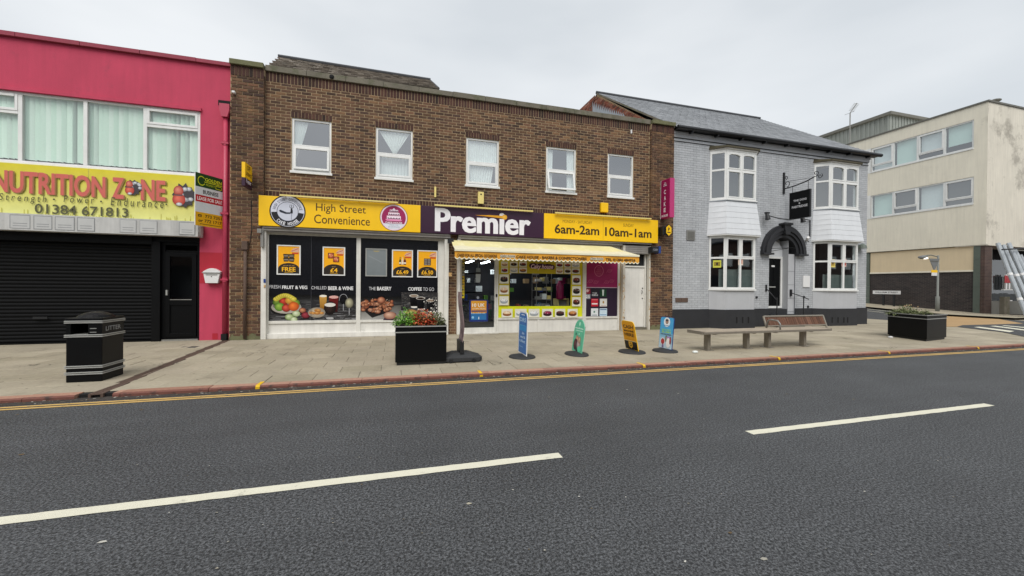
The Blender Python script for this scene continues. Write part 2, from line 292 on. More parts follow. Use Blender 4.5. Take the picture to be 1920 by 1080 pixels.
class Print:
    """flat print: shapes in (u, v) laid on a plane, each a hair above the one before; colour per corner"""
    def __init__(s, O=(0, 0, 0), Ua=(1, 0, 0), Va=(0, 0, 1), N=(0, -1, 0), lift=.0012, step=.00035):
        s.O, s.U, s.V, s.N = Vector(O), Vector(Ua), Vector(Va), Vector(N); s.h = lift; s.step = step; s.v = []; s.f = []; s.c = []
    def _p(s, u, v): return s.O+s.U*u+s.V*v+s.N*s.h
    def _c(s, c): return lin(c) if isinstance(c, str) else c
    def poly(s, pts, col, adv=True):
        k = len(s.v); s.v += [s._p(*p) for p in pts]; s.f.append(list(range(k, k+len(pts))))
        cs = col if isinstance(col, list) else [col]*len(pts); s.c.append([s._c(c) for c in cs])
        if adv: s.h += s.step
    def rect(s, u0, u1, v0, v1, col, adv=True): s.poly([(u0,v0),(u1,v0),(u1,v1),(u0,v1)], col, adv)
    def grad(s, u0, u1, v0, v1, cb, ct): s.poly([(u0,v0),(u1,v0),(u1,v1),(u0,v1)], [cb, cb, ct, ct])
    def rrect(s, u0, u1, v0, v1, r, col, n=4):
        pts = []
        for cx, cy, a0 in ((u1-r,v1-r,0),(u0+r,v1-r,90),(u0+r,v0+r,180),(u1-r,v0+r,270)):
            for i in range(n+1):
                a = math.radians(a0+90*i/n); pts.append((cx+r*math.cos(a), cy+r*math.sin(a)))
        s.poly(pts, col)
    def ell(s, u, v, a, b, col, n=20, t0=0, t1=360, rot=0):
        pts = []; full = t1-t0 >= 360
        for i in range(n if full else n+1):
            t = math.radians(t0+(t1-t0)*i/n); x, y = a*math.cos(t), b*math.sin(t)
            pts.append((u+x*math.cos(rot)-y*math.sin(rot), v+x*math.sin(rot)+y*math.cos(rot)))
        s.poly(pts, col)
    def ring(s, u, v, a, b, k, col, n=28, t0=0, t1=360):
        for i in range(n):
            q = [math.radians(t0+(t1-t0)*j/n) for j in (i, i+1)]
            s.poly([(u+a*math.cos(q[0]),v+b*math.sin(q[0])),(u+a*math.cos(q[1]),v+b*math.sin(q[1])),(u+a*k*math.cos(q[1]),v+b*k*math.sin(q[1])),(u+a*k*math.cos(q[0]),v+b*k*math.sin(q[0]))], col, False)
        s.h += s.step
    def shade(s, u, v, a, b, hi, lo_, n=16, rot=0, ou=-.25, ov=.3):
        """rounded-looking printed blob: light spot to darker rim"""
        c = (u+ou*a, v+ov*b); rim = []
        for i in range(n):
            t = 2*math.pi*i/n; x, y = a*math.cos(t), b*math.sin(t)
            rim.append((u+x*math.cos(rot)-y*math.sin(rot), v+x*math.sin(rot)+y*math.cos(rot)))
        for i in range(n): s.poly([c, rim[i], rim[(i+1)%n]], [hi, lo_, lo_], False)
        s.h += s.step
    def line(s, p, q, w_, col):
        d = Vector((q[0]-p[0], q[1]-p[1])); n = Vector((-d.y, d.x)).normalized()*w_/2
        s.poly([(p[0]+n.x,p[1]+n.y),(p[0]-n.x,p[1]-n.y),(q[0]-n.x,q[1]-n.y),(q[0]+n.x,q[1]+n.y)], col)
    def text(s, body, u0, u1, v0, v1, col, bold=.0, shear=0, space=1, slope=0):
        if bold > .03:
            q = (bold-.02)*(v1-v0)*.7
            for du, dv in ((-q, 0), (q, 0), (0, 0)): s.text(body, u0+q+du, u1-q+du, v0+dv, v1+dv, col, .02, shear, space, slope)
            return
        V, Fc, _ = glyphs(body, bold, shear, space); c = s._c(col); k = len(s.v)
        s.v += [s._p(u0+(u1-u0)*x, v0+(v1-v0)*y+slope*(x-.5)) for x, y in V]
        for f in Fc: s.f.append([k+i for i in f]); s.c.append([c]*len(f))
        s.h += s.step
    def arc(s, body, u, v, r, h, a0, a1, col, bold=0, inner=False):
        """letters set round a circle, a0..a1 degrees"""
        n = len(body); c = s._c(col)
        for i, ch in enumerate(body):
            if ch == ' ': continue
            t = math.radians(a0+(a1-a0)*(i+.5)/n); V, Fc, asp = glyphs(ch, bold); wd = min(h*asp, abs(math.radians(a1-a0))*r/n*.85)
            sg = -1 if inner else 1
            rd = Vector((math.cos(t), math.sin(t)))*sg; tg = Vector((rd.y, -rd.x)); k = len(s.v); base = Vector((u, v))+Vector((math.cos(t), math.sin(t)))*r
            for x, y in V:
                q = base+tg*(x-.5)*wd+rd*(y-.5)*h; s.v.append(s._p(q.x, q.y))
            for f in Fc: s.f.append([k+j for j in f]); s.c.append([c]*len(f))
        s.h += s.step
    def build(s, name, parent=None, mt='ink', **kw):
        me = bpy.data.meshes.new(name); me.from_pydata([tuple(p) for p in s.v], [], s.f); me.materials.append(M[mt])
        ca = me.color_attributes.new('Col', 'FLOAT_COLOR', 'CORNER'); flat = [x for f in s.c for c in f for x in c]
        ca.data.foreach_set('color', flat); return link(name, me, parent, **kw)
def wall(mb, x0, x1, z0, z1, y, holes, depth=.12, m=0, mr=None):
    """front face of a wall with rectangular openings and their reveals"""
    xs = sorted({x0, x1, *[min(max(h[i], x0), x1) for h in holes for i in (0, 1)]}); zs = sorted({z0, z1, *[min(max(h[i], z0), z1) for h in holes for i in (2, 3)]})
    for i in range(len(xs)-1):
        for j in range(len(zs)-1):
            cx, cz = (xs[i]+xs[i+1])/2, (zs[j]+zs[j+1])/2
            if not any(h[0] < cx < h[1] and h[2] < cz < h[3] for h in holes): mb.rect(xs[i], xs[i+1], zs[j], zs[j+1], y, m)
    mr = m if mr is None else mr
    for a, b, c, d in holes:
        q = y+depth
        mb.quad((a,y,c),(a,y,d),(a,q,d),(a,q,c), mr); mb.quad((b,y,c),(b,q,c),(b,q,d),(b,y,d), mr)
        mb.quad((a,y,d),(b,y,d),(b,q,d),(a,q,d), mr)
        if c > .02: mb.quad((a,y,c),(a,q,c),(b,q,c),(b,y,c), mr)
def frame(mb, x0, x1, z0, z1, y0, y1, w_, m=0):
    mb.box(x0, x0+w_, y0, y1, z0, z1, m); mb.box(x1-w_, x1, y0, y1, z0, z1, m)
    mb.box(x0+w_, x1-w_, y0, y1, z0, z0+w_, m); mb.box(x0+w_, x1-w_, y0, y1, z1-w_, z1, m)
def pane(x0, x1, z0, z1, y, mt, parent, name='pane', T=None):
    b = MB(T)
    if 'glass' in mt: b.rect(x0, x1, z0, z1, y)
    else: b.box(x0, x1, y, y+.006, z0, z1)
    return b.build(name, mt, parent)
# bricks: each a little block standing proud of the mortar
def brick_mesh(nm, w_, h, mt, d=.02, ch=.004):
    b = MB(); brick_geo(b, 0, 0, w_, h, 0, d, ch); me = bpy.data.meshes.new(nm); me.from_pydata([tuple(p) for p in b.v], [], b.f); me.materials.append(M[mt]); return me
def brick_geo(b, x, z, w_, h, y, d=.02, ch=.004):
    c = ch
    b.add([(x,y+d,z),(x+w_,y+d,z),(x+w_,y+d,z+h),(x,y+d,z+h),(x,y+c,z),(x+w_,y+c,z),(x+w_,y+c,z+h),(x,y+c,z+h),(x+c,y,z+c),(x+w_-c,y,z+c),(x+w_-c,y,z+h-c),(x+c,y,z+h-c)],
          [(8,9,10,11),(4,5,9,8),(5,6,10,9),(6,7,11,10),(7,4,8,11),(0,1,5,4),(1,2,6,5),(2,3,7,6),(3,0,4,7)])
def brick_cells(x0, x1, z0, z1, y, holes=(), bw=.225, bh=.075, jt=.014, clip=None):
    out_ = []; n0 = math.floor(z0/bh)
    for j in range(n0, math.ceil(z1/bh)):
        a, b = max(j*bh, z0), min((j+1)*bh, z1)
        if b-a < .02: continue
        off = (j % 2)*bw/2; cuts = [(h[0], h[1]) for h in holes if h[2] < (a+b)/2 < h[3]]
        i = math.floor((x0-off)/bw)
        while i*bw+off < x1:
            segs = [(max(i*bw+off, x0), min((i+1)*bw+off, x1))]
            for c0, c1 in cuts:
                ns = []
                for s0, s1 in segs:
                    if c1 <= s0 or c0 >= s1: ns.append((s0, s1)); continue
                    if c0 > s0: ns.append((s0, c0))
                    if c1 < s1: ns.append((c1, s1))
                segs = ns
            for s0, s1 in segs:
                if s1-s0 > .03 and (clip is None or clip((s0+s1)/2, (a+b)/2)): out_.append((s0+jt/2, a+jt/2, s1-s0-jt, b-a-jt, y))
            i += 1
    return out_
def lay_bricks(parent, cells, m_one, m_mass, d=.02, ch=.004, n=300, name='brick', jit=.002):
    """the n bricks that show largest are objects of their own, the others one mass"""
    def size(c):
        dx, dy, dz = c[0]+c[2]/2-CAM.x, c[4]-CAM.y, c[1]-CAM.z; r2 = dx*dx+dy*dy+dz*dz; return -c[2]*c[3]*dy/r2**1.5
    cells = sorted(cells, key=size); meshes = {}
    for x, z, w_, h, y in cells[:n]:
        k = (round(w_, 3), round(h, 3))
        if k not in meshes: meshes[k] = brick_mesh(name, w_, h, m_one, d, ch)
        o = link(name, meshes[k], parent); o.location = (x, y+U(-jit, jit), z)
    b = MB()
    for x, z, w_, h, y in cells[n:]: brick_geo(b, x, z, w_, h, y+U(-jit, jit), d, ch)
    if b.v: b.build('brickwork', m_mass, parent, kind='stuff')

# ================================================================== GROUND
RZ = -.05
b = MB(); b.quad((-300,-300,-.35),(300,-300,-.35),(300,300,-.35),(-300,300,-.35)); b.build('ground', 'ground', kind='structure')
road = link('road', None, kind='structure')
b = MB(); b.box(-90, 90, -22, -4.9, RZ-.1, RZ); b.build('carriageway', 'asphalt', road)
b = MB(); xs = [-30+i*.5 for i in range(181)]; ee = [-5.13+U(-.02, .015) for _ in xs]
for i in range(180): b.quad((xs[i],ee[i],RZ+.003),(xs[i+1],ee[i+1],RZ+.003),(xs[i+1],-4.95,RZ+.003),(xs[i],-4.95,RZ+.003))
b.build('gutter_dirt', 'gutterdirt', road)
yl = P(880, 713.5, 2, RZ).y; yl2 = P(880, 718, 2, RZ).y
for ya, yb in ((yl, yl-(yl-yl2)*.38), (yl2+(yl-yl2)*.38, yl2)):
    b = MB(); xs = [-30+i*1.0 for i in range(91)]
    for i in range(90):
        j1, j2 = U(-.004, .004), U(-.004, .004); b.quad((xs[i],yb+j1,RZ+.004),(xs[i+1],yb+j1,RZ+.004),(xs[i+1],ya+j2,RZ+.004),(xs[i],ya+j2,RZ+.004))
    b.build('yellow_line', 'yellowline', road)
cy = P(1050, 849, 2, RZ).y; cy2 = P(1050, 859, 2, RZ).y; xe = P(1051, 854, 2, RZ).x; xs2 = P(1395, 808, 2, RZ).x; xe2 = P(1855, 759, 2, RZ).x
for a, c in ((xs2-6.02-.0, xe), (xs2, xe2), (xs2+6, xe2+6), (xs2-12, xe-6)):
    b = MB(); n = 60; top = [(a+(c-a)*i/n, cy+U(-.003, .003)) for i in range(n+1)]; bot = [(a+(c-a)*i/n, cy2+U(-.003, .003)) for i in range(n+1)]
    for i in range(n): b.quad((*bot[i],RZ+.004),(*bot[i+1],RZ+.004),(*top[i+1],RZ+.004),(*top[i],RZ+.004))
    b.build('centre_line', 'whiteline', road)
# kerb of red stone
KY0, KY1 = -5.01, -4.855
kerb = link('kerb', None, kind='structure')
kcache = {}
for i in range(-14, 38):
    x = i*.915-.44
    if -3.63 < x+.4 < -3.0: pass
    if x < -12 or x > 30: continue
    if x < -3.45 < x+.915:
        segs = [(x, -3.62), (-3.26, x+.915)] if x < -3.62 else [(-3.26, x+.915)]
    else: segs = [(x, x+.915)]
    for s0, s1 in segs:
        if s1-s0 < .05: continue
        L = round(s1-s0-.006, 3)
        if L not in kcache:
            q = MB(); q.add([(0,0,-.2),(L,0,-.2),(L,.16,-.2),(0,.16,-.2),(0,0,-.018),(L,0,-.018),(L,.16,0),(0,.16,0),(0,.018,0),(L,.018,0)],
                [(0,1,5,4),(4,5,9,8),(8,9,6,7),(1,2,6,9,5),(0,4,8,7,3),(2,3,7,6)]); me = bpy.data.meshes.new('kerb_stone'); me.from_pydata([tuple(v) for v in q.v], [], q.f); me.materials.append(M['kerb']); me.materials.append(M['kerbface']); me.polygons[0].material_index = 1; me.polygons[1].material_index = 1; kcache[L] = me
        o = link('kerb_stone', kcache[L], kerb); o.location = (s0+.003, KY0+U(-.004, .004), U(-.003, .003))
for px, py in ((487,720),(902,700),(1204,683),(1452,669),(1647,657),(1817,649)):
    x = P(px, py, 2, 0).x; b = MB(); wd = .05
    b.box(x-wd/2, x+wd/2, KY0-.006, KY0-.003, -.045, -.02); b.quad((x-wd/2,KY0+.016,.003),(x+wd/2,KY0+.016,.003),(x+wd/2,KY1+.06,.004),(x-wd/2,KY1+.06,.004)); b.quad((x-wd/2,KY0-.004,-.018),(x+wd/2,KY0-.004,-.018),(x+wd/2,KY0+.016,.003),(x-wd/2,KY0+.016,.003))
    b.build('painted_tick', 'yellowmark', kerb)
# pavement
pav = link('pavement', None, kind='structure')
b = MB(); b.box(-40, 60, KY1, .6, -.3, -.007); b.box(17.4, 60, .6, 2.6, -.3, -.007); b.build('bedding', 'joint', pav)
cells = []
SW, SD = .6, .45
def drain_x(y): return -3.78+( -3.43+3.78)*((y+.09)/(-5.03+.09))
def in_hatch(x, y):  # dark patch of the side street's mouth and buff strip
    return x > 18.2 and y > -4.0 and (x-18.2)*.9 > (y+1.2)*-1 and not (x > 30) and y > -4+ (x-18)*.02 and (x > 19.9 or y < -1.4) and False
rows = int((0-KY1)/SD)+1
for j in range(rows+6):
    y0 = KY1+.004+j*SD; y1 = min(y0+SD, .06 if True else 0)
    for i in range(-20, 52):
        x0 = i*SW+(j % 2)*SW/2+.1; x1 = x0+SW
        if j >= rows-0:
            y1 = y0+SD
            if x0 < 17.5: continue
        if x1 < -12.5 or x0 > 30: continue
        if y1-y0 < .05: continue
        dx = drain_x((y0+y1)/2)
        if x0 < dx < x1:
            for a, c in ((x0, dx-.075), (dx+.075, x1)):
                if c-a > .04: cells.append((a, c, y0, y1))
        else: cells.append((x0, x1, y0, y1))
def ssz(c):
    dx, dy = (c[0]+c[1])/2-CAM.x, (c[2]+c[3])/2-CAM.y; return -(c[1]-c[0])*(c[3]-c[2])/(dx*dx+dy*dy)**1.5
cells.sort(key=ssz); sc_ = {}
def slab(b, w_, d): b.add([(0,0,-.02),(w_,0,-.02),(w_,d,-.02),(0,d,-.02),(0,0,-.003),(w_,0,-.003),(w_,d,-.003),(0,d,-.003),(.004,.004,0),(w_-.004,.004,0),(w_-.004,d-.004,0),(.004,d-.004,0)],
    [(8,9,10,11),(4,5,9,8),(5,6,10,9),(6,7,11,10),(7,4,8,11),(0,1,5,4),(1,2,6,5),(2,3,7,6),(3,0,4,7)])
for a, c, d, e in cells[:300]:
    k = (round(c-a-.005, 3), round(e-d-.005, 3))
    if k not in sc_:
        q = MB(); slab(q, *k); me = bpy.data.meshes.new('paving_slab'); me.from_pydata([tuple(v) for v in q.v], [], q.f); me.materials.append(M['slab_o']); sc_[k] = me
    o = link('paving_slab', sc_[k], pav); o.location = (a+.0025, d+.0025, U(-.0025, .0015)); o.rotation_euler = (U(-.004, .004), U(-.004, .004), 0)
b = MB()
for a, c, d, e in cells[300:]:
    k = len(b.v); z = U(-.0025, .0015); q = MB(); slab(q, c-a-.005, e-d-.005)
    b.add([(v.x+a+.0025, v.y+d+.0025, v.z+z) for v in q.v], q.f)
b.build('paving_slabs', 'slab_s', pav, kind='stuff')
# drain channel with slots across the pavement
dr = link('drain_channel', None, kind='structure')
p0, p1 = Vector((-3.43, -4.99, 0)), Vector((-3.775, -.1, 0)); dv = (p1-p0).normalized(); nv = Vector((dv.y, -dv.x, 0)); L = (p1-p0).length
b = MB(); b.T = Matrix(((dv.x, nv.x, 0, p0.x), (dv.y, nv.y, 0, p0.y), (0, 0, 1, -.001), (0, 0, 0, 1)))
b.box(0, L, -.07, -.045, -.05, .001); b.box(0, L, .045, .07, -.05, .001); b.box(0, L, -.045, .045, -.06, -.05)
i = 0
while i*.03 < L: b.box(i*.03, i*.03+.016, -.045, .045, -.012, 0); i += 1
b.build('channel_grate', 'ironrust', dr)
b = MB(); b.box(-3.62, -3.26, KY0+.01, KY1, RZ-.05, -.075); b.box(-3.61, -3.27, KY0+.06, KY1, -.075, -.008, 1); b.ball((-3.5,-5.0,-.09), (.07,.04,.03)); b.ball((-3.38,-5.02,-.085), (.06,.05,.035)); b.build('broken_outlet', ['concrete', 'blackgap'], dr)
q = P(355, 651, 2, 0); b = MB(); b.box(q.x-.14, q.x+.14, q.y-.1, q.y+.1, -.002, .003); tagm = b.build('access_cover', 'iron', pav)
# side street, its pavements
G = lambda px, py, z=0: P(px, py, 2, z)
side = link('side_street', None, kind='structure')
def ramp(y): return max(0, (y-2.4))*.055
b = MB(); ys = [-1.6, 0, 2.4, 6, 12, 25, 60]
for i in range(len(ys)-1): b.quad((20.4,ys[i],ramp(ys[i])+.004),(26.6,ys[i],ramp(ys[i])+.004),(26.6,ys[i+1],ramp(ys[i+1])+.004),(20.4,ys[i+1],ramp(ys[i+1])+.004))
b.build('roadway', 'sideasphalt', side)
b = MB()
for i in range(1, len(ys)-1): b.quad((26.75,ys[i],ramp(ys[i])+.1),(29.9,ys[i],ramp(ys[i])+.1),(29.9,ys[i+1],ramp(ys[i+1])+.1),(26.75,ys[i+1],ramp(ys[i+1])+.1))
b.build('far_footway', 'slab_s', side)
b = MB()
for i in range(3, len(ys)-1):
    z, z2 = ramp(ys[i]), ramp(ys[i+1]); b.quad((26.6,ys[i],z),(26.6,ys[i+1],z2),(26.6,ys[i+1],z2+.1),(26.6,ys[i],z+.1)); b.quad((26.6,ys[i],z+.1),(26.6,ys[i+1],z2+.1),(26.75,ys[i+1],z2+.1),(26.75,ys[i],z+.1))
b.build('far_kerb', 'kerb_s', side)
b = MB()
for i in range(1, len(ys)-1): b.quad((17.3,ys[i],ramp(ys[i])+.005),(20.4,ys[i],ramp(ys[i])+.005),(20.4,ys[i+1],ramp(ys[i+1])+.005),(17.3,ys[i+1],ramp(ys[i+1])+.005))
b.build('near_footway', 'slab_s', side)
b = MB()
for x in (24.9, 26.2):
    for a, c in ((4, 12), (13, 20)): b.quad((x,a,ramp(a)+.012),(x+.12,a,ramp(a)+.012),(x+.12,c,ramp(c)+.012),(x,c,ramp(c)+.012))
b.build('side_line', 'whiteline', side)
b = MB(); pts = [(1740,591),(1776,589),(1850,594),(1921,607),(1850,609.5),(1794.5,612.5),(1740,613)]
b.add([(*G(x, y, .007).xy, .007) for x, y in pts], [tuple(range(len(pts)))]); b.build('buff_strip', 'buff', side)
b = MB(); pts = [(1794.5,612.5),(1805,609.5),(1850,608.5),(1921,606.5),(1921,631),(1880,622.5),(1840,618)]
b.add([(*G(x, y, .011).xy, .011) for x, y in pts], [tuple(range(len(pts)))]); b.build('dark_patch', 'sideasphalt', side)
b = MB()
for pts in ([(1826,613.3),(1836,612.6),(1902,620.8),(1893,622.6)], [(1856,611.3),(1866,610.8),(1924,618),(1924,620)], [(1878,610.4),(1884,610),(1924,613.6),(1924,615)]):
    b.add([(*G(x, y, .015).xy, .015) for x, y in pts], [(0, 1, 2, 3)])
b.build('hatch_stripe', 'whiteline', side)
# flecks of gum, grit and leaf on the road and in the gutter
b = MB()
def fleck(x, y, z, s):
    n = random.choice((4, 5, 6)); a0 = R()*6; b.add([(x+s*U(.5, 1.2)*math.cos(a0+6.283*i/n), y+s*.6*U(.5, 1.2)*math.sin(a0+6.283*i/n), z+U(.001, .004)) for i in range(n)], [tuple(range(n))])
for _ in range(900):
    fleck(U(-8, 17), KY0-abs(random.gauss(0, .09)), RZ+.004, U(.006, .024))
for _ in range(420):
    d = U(1.5, 12); a = U(-.75, 1.1); x, y = d*math.sin(a+.28), -CAM_D+d*math.cos(a+.28)
    if y < -5.1: fleck(x, y, RZ+.001, U(.003, .010))
for px, py in ((40,853),(192,1017),(265,769),(32,778),(985,742),(1030,745),(1176,731),(1370,1000),(1433,1049),(1272,738),(1475,739),(1600,749),(880,945)):
    q = G(px, py, RZ); fleck(q.x, q.y, RZ+.002, .022)
for _ in range(260): fleck(U(-8, 18), U(-4.8, -.3), .001, U(.004, .014))
b.build('litter_flecks', 'fleck', kind='stuff')
b = MB()
for _ in range(420): fleck(U(-8, 18), U(-4.8, -.2), .0015, U(.008, .02))
for k in range(14):
    cx_, cy_ = U(-6, 16), U(-4.6, -.6)
    for _ in range(22): fleck(cx_+random.gauss(0, .12), cy_+random.gauss(0, .07), .0015, U(.006, .03))
b.build('gum_spots', 'gum', kind='stuff')

# ================================================================== RED SHOP (left)
red = thing('painted_shop', 'magenta red rendered shop with a wide white upstairs window, at the left edge', 'shop building')
RX0, RX1 = -13.0, -3.735
WZ0, WZ1 = 3.82, 5.31
b = MB()
wall(b, RX0, RX1, 0, 6.42, 0, [(-12, -4.36, WZ0, WZ1), (-12, -4.36, 0, 2.66)], .14)
b.box(RX0, RX0+.1, .15, 9, 0, 6.4); b.box(RX1-.1, RX1, .15, 9, 0, 6.4); b.box(RX0, RX1, 8.9, 9, 0, 6.4); b.box(RX0+.1, RX1-.1, .15, 8.9, 6.2, 6.3)
b.build('wall', 'redwall', red)
b = MB(); b.rect(-4.355, -3.9, 1.33, 2.05, -.004); b.rect(-4.1, -3.99, .02, .16, -.0045); b.build('repainted_patch', 'redbright', red)
for i in range(9):
    x = RX0+i*1.06+.1; b = MB(); b.box(x, min(x+1.05, RX1-.005), -.07, .3, 6.42, 6.50+U(0,.01)); b.build('coping', 'redcope', red)
b = MB(); b.box(RX0, -4.33, -.045, -.002, WZ1+.0, WZ1+.07); b.build('lintel_ledge', 'redwall', red)
# upstairs window band
win = thing('ribbon_window', 'wide white framed upstairs window with pale vertical blinds over the yellow sign', 'window')
bays = [(-12.0, -9.72, 0), (-9.72, -8.66, 0), (-8.66, -7.58, 1), (-7.58, -6.49, 0), (-6.49, -5.42, 0), (-5.42, -4.36, 1)]
f = MB(); frame(f, -12, -4.36, WZ0, WZ1, .02, .09, .055)
for a, c, t in bays[1:]: f.box(a-.035, a+.035, .018, .092, WZ0+.055, WZ1-.055)
for a, c, t in bays:
    if t:
        l, r = (a+.035), (c-.035 if c < -4.4 else c-.055)
        f.box(l, r, .016, .09, 4.845, 4.91); frame(f, l, r, 4.91, WZ1-.055, .006, .08, .05)
f.build('frame', 'upvc', win, bevel=.004)
b = MB(); b.box(-12.05, -4.33, -.06, .1, WZ0-.05, WZ0-.002); b.build('sill', 'upvc', win)
for a, c, t in bays:
    pane(a+.03, c-.03, WZ0+.05, WZ1-.05, .05, 'glass_green', win)
    s = MB(); x = a+.06
    while x < c-.06:
        an = U(.15, .5) if R() < .8 else U(.7, 1.2); hw = .055
        s.quad((x-hw*math.cos(an), .125-hw*math.sin(an), WZ0+.1+U(0,.02)), (x+hw*math.cos(an), .125+hw*math.sin(an), WZ0+.1), (x+hw*math.cos(an), .125+hw*math.sin(an), WZ1), (x-hw*math.cos(an), .125-hw*math.sin(an), WZ1)); x += .089
    s.build('blind', 'blind', win)
b = MB(); b.box(-12, -4.2, .9, .92, 3.5, 5.6); b.build('back_wall', 'room', red)
# yellow fascia board with faded print
YB = -.1
def xz(px, py, y=YB): return FX(px, py, y)
sg = thing('nutrition_sign', 'long faded yellow NUTRITION ZONE sign board over the black shutter', 'shop sign')
x1, zt = xz(376, 331); _, zb = xz(376, 424)
zt0 = xz(0, 312)[1]; zb0 = xz(0, 406)[1]
b = MB(); b.box(-12, x1-2.05-.0, YB, 0-.002, zb, zt); b.box(x1-2.044, x1, YB, -.002, zb, zt); b.build('board', 'fadedyellow', sg)
p = Print((0, YB, 0))
p.grad(-12, x1-2.06, zb+.04, zt-.01, '#d9da8c', '#d6c828'); p.h -= p.step; p.grad(x1-2.035, x1-.01, zb+.04, zt-.01, '#d8d98a', '#d4c628')
for i in range(60):
    x = U(-9, x1-.05); p.line((x, zb+.02), (x+U(-.01,.01), zb+U(.08,.24)), .012, '#b9b24a')
def tb(s, l, t, r, bt, col, y=YB, pr=p, **k):
    a = FX(l, t, y); c = FX(r, bt, y); pr.text(s, a[0], c[0], c[1], a[1], col, **k)
def big(s, l, zt_, r, zb_, pr=p):
    xa, xb = xz(l, 350)[0], xz(r, 350)[0]; pr.text(s, xa+.03, xb+.03, zb_-.012, zt_-.012, '#8e6a3c', bold=.03); pr.text(s, xa, xb, zb_, zt_, '#c8645a', bold=.03)
bz0, bz1 = xz(100, 366)[1], xz(100, 325)[1]
big('NUTRITION', -13, bz1, 199, bz0); big('Z', 211, bz1, 234, bz0); big('NE', 265, bz1, 311, bz0)
p.text('Strength', xz(0, 370)[0]+.0, xz(89, 373)[0], xz(50, 379)[1]-.03, xz(50, 365)[1], '#4e4e30', bold=.0, shear=.15, space=1.45)
p.text('Power', xz(121, 375)[0], xz(178, 378)[0], xz(150, 381)[1], xz(150, 368)[1], '#4e4e30', shear=.15, space=1.45)
p.text('Endurance', xz(209, 378)[0], xz(308, 386)[0], xz(260, 388)[1], xz(260, 373)[1], '#4e4e30', shear=.15, space=1.45)
for px in (103, 191, 313): x, z = xz(px, 374+(px-100)*.045); p.ell(x, z, .018, .018, '#4e4e30')
p.text('01384 671813', xz(67, 390)[0], xz(242, 400)[0], xz(150, 404)[1], xz(150, 386)[1], '#55553a', bold=.015)
def burst(u, v, s):
    """hole knocked through the board with a red punch bag and grey weights"""
    pts = [];
    for i in range(22):
        t = 2*math.pi*i/22; r = s*(.98 if i % 2 else .78)*U(.9, 1.1); pts.append((u+r*math.cos(t)*.85+.12*s, v+r*math.sin(t)))
    p.poly(pts, '#3e3a3e')
    for i in range(9): t = U(0, 6.28); p.shade(u+s*.35+s*.42*math.cos(t), v+s*.1+s*.45*math.sin(t), s*.2, s*.17, '#e6e8ea', '#7b7f86', 10)
    p.shade(u-s*.25, v+s*.35, s*.34, s*.42, '#e08a76', '#9c3328'); p.shade(u-s*.22, v-s*.35, s*.45, s*.5, '#e6745e', '#a03026')
    p.shade(u-s*.2, v-s*.72, s*.22, s*.14, '#f0f0f0', '#8a8f96', 10); p.rect(u-s*.5, u+s*.02, v-s*.05, v+s*.06, '#55484c')
u, v = xz(249, 352); burst(u, v, .19); u, v = xz(343, 367); burst(u, v, .28)
p.build('print', sg)
# pelmet of the folded awning
b = MB(); za, zc = xz(300, 412, -.28)[1], xz(300, 441, -.28)[1]; xr = xz(371, 440, -.28)[0]
b.box(-12, xr, -.28, -.02, zc, za); b.ball((xr, -.15, (za+zc)/2), (.04, .12, (za-zc)/2)); 
pel = thing('awning_box', 'long grubby white awning box above the black roller shutter', 'awning'); b.build('casing', 'pelmet', pel)
p2 = Print((0, -.28, 0))
for l, r in ((18,57),(63,98),(103,140),(145,178),(225,256),(262,295),(336,366)):
    a, c = xz(l, 425, -.28)[0], xz(r, 425, -.28)[0]; g = U(.0, 1); p2.rect(a, c, zc+.03, za-.03, '#7e8082' if g > .5 else '#9c9d9e'); p2.rect(a+.012, c-.012, zc+.042, za-.042, '#b6b7b6')
    for k in range(2): p2.rect(a+.05, c-.05, zc+.08+k*.05, zc+.095+k*.05, '#8c8d8f')
p2.build('panel_print', pel)
# roller shutter and door
b = MB(); b.box(-12, -4.36, .02, .14, 2.27, 2.66); b.box(-12, -5.27, -.02, .0, 2.2, 2.38); b.build('shutter_housing', 'blackpaint', red)
sh = thing('roller_shutter', 'wide closed black roller shutter behind the litter bin', 'shutter')
nS = 29; h = 2.24/nS; me = None
for i in range(nS):
    if me is None:
        q = MB(); n = 4; pr = [(.015*math.sin(math.pi*k/n), h*k/n) for k in range(n+1)]
        for k in range(n): q.quad((-12,.1-pr[k][0],pr[k][1]*.97),(-5.28,.1-pr[k][0],pr[k][1]*.97),(-5.28,.1-pr[k+1][0],pr[k+1][1]*.97),(-12,.1-pr[k+1][0],pr[k+1][1]*.97))
        me = bpy.data.meshes.new('slat'); me.from_pydata([tuple(v) for v in q.v], [], q.f); me.materials.append(M['shutter'])
    o = link('slat', me, sh); o.location = (0, 0, .03+i*h)
b = MB(); b.box(-12, -5.28, .05, .1, 0, .03); b.build('bottom_bar', 'blackpaint', sh)
b = MB(); b.box(-12, -5.28, .13, .135, 0, 2.3); b.build('slat_backing', 'dark', sh)
x, z = xz(76, 596, .05); b = MB(); b.box(x-.12, x+.12, .035, .05, z-.025, z+.025); b.build('lock_plate', 'blacksteel', sh)
b = MB(); b.box(-5.28, -5.12, -.01, .14, 0, 2.27); b.build('shutter_post', 'blackpaint', red)
dd = thing('shop_door', 'black framed glass door beside the red pillar', 'door')
b = MB(); frame(b, -5.12, -4.36, 0.02, 2.27, .06, .13, .07); frame(b, -5.04, -4.44, .09, 2.02, .04, .1, .085); b.box(-5.05, -4.43, .07, .12, 2.02, 2.08); b.box(-4.955, -4.525, .045, .1, .82, .95)
b.build('leaf_frame', 'blackdoor', dd, bevel=.004); pane(-4.96, -4.52, .95, 1.94, .07, 'glass_dark', dd)
b = MB(); b.box(-4.955, -4.525, .065, .09, .175, .82); b.build('kick_panel', 'blackdoor', dd)
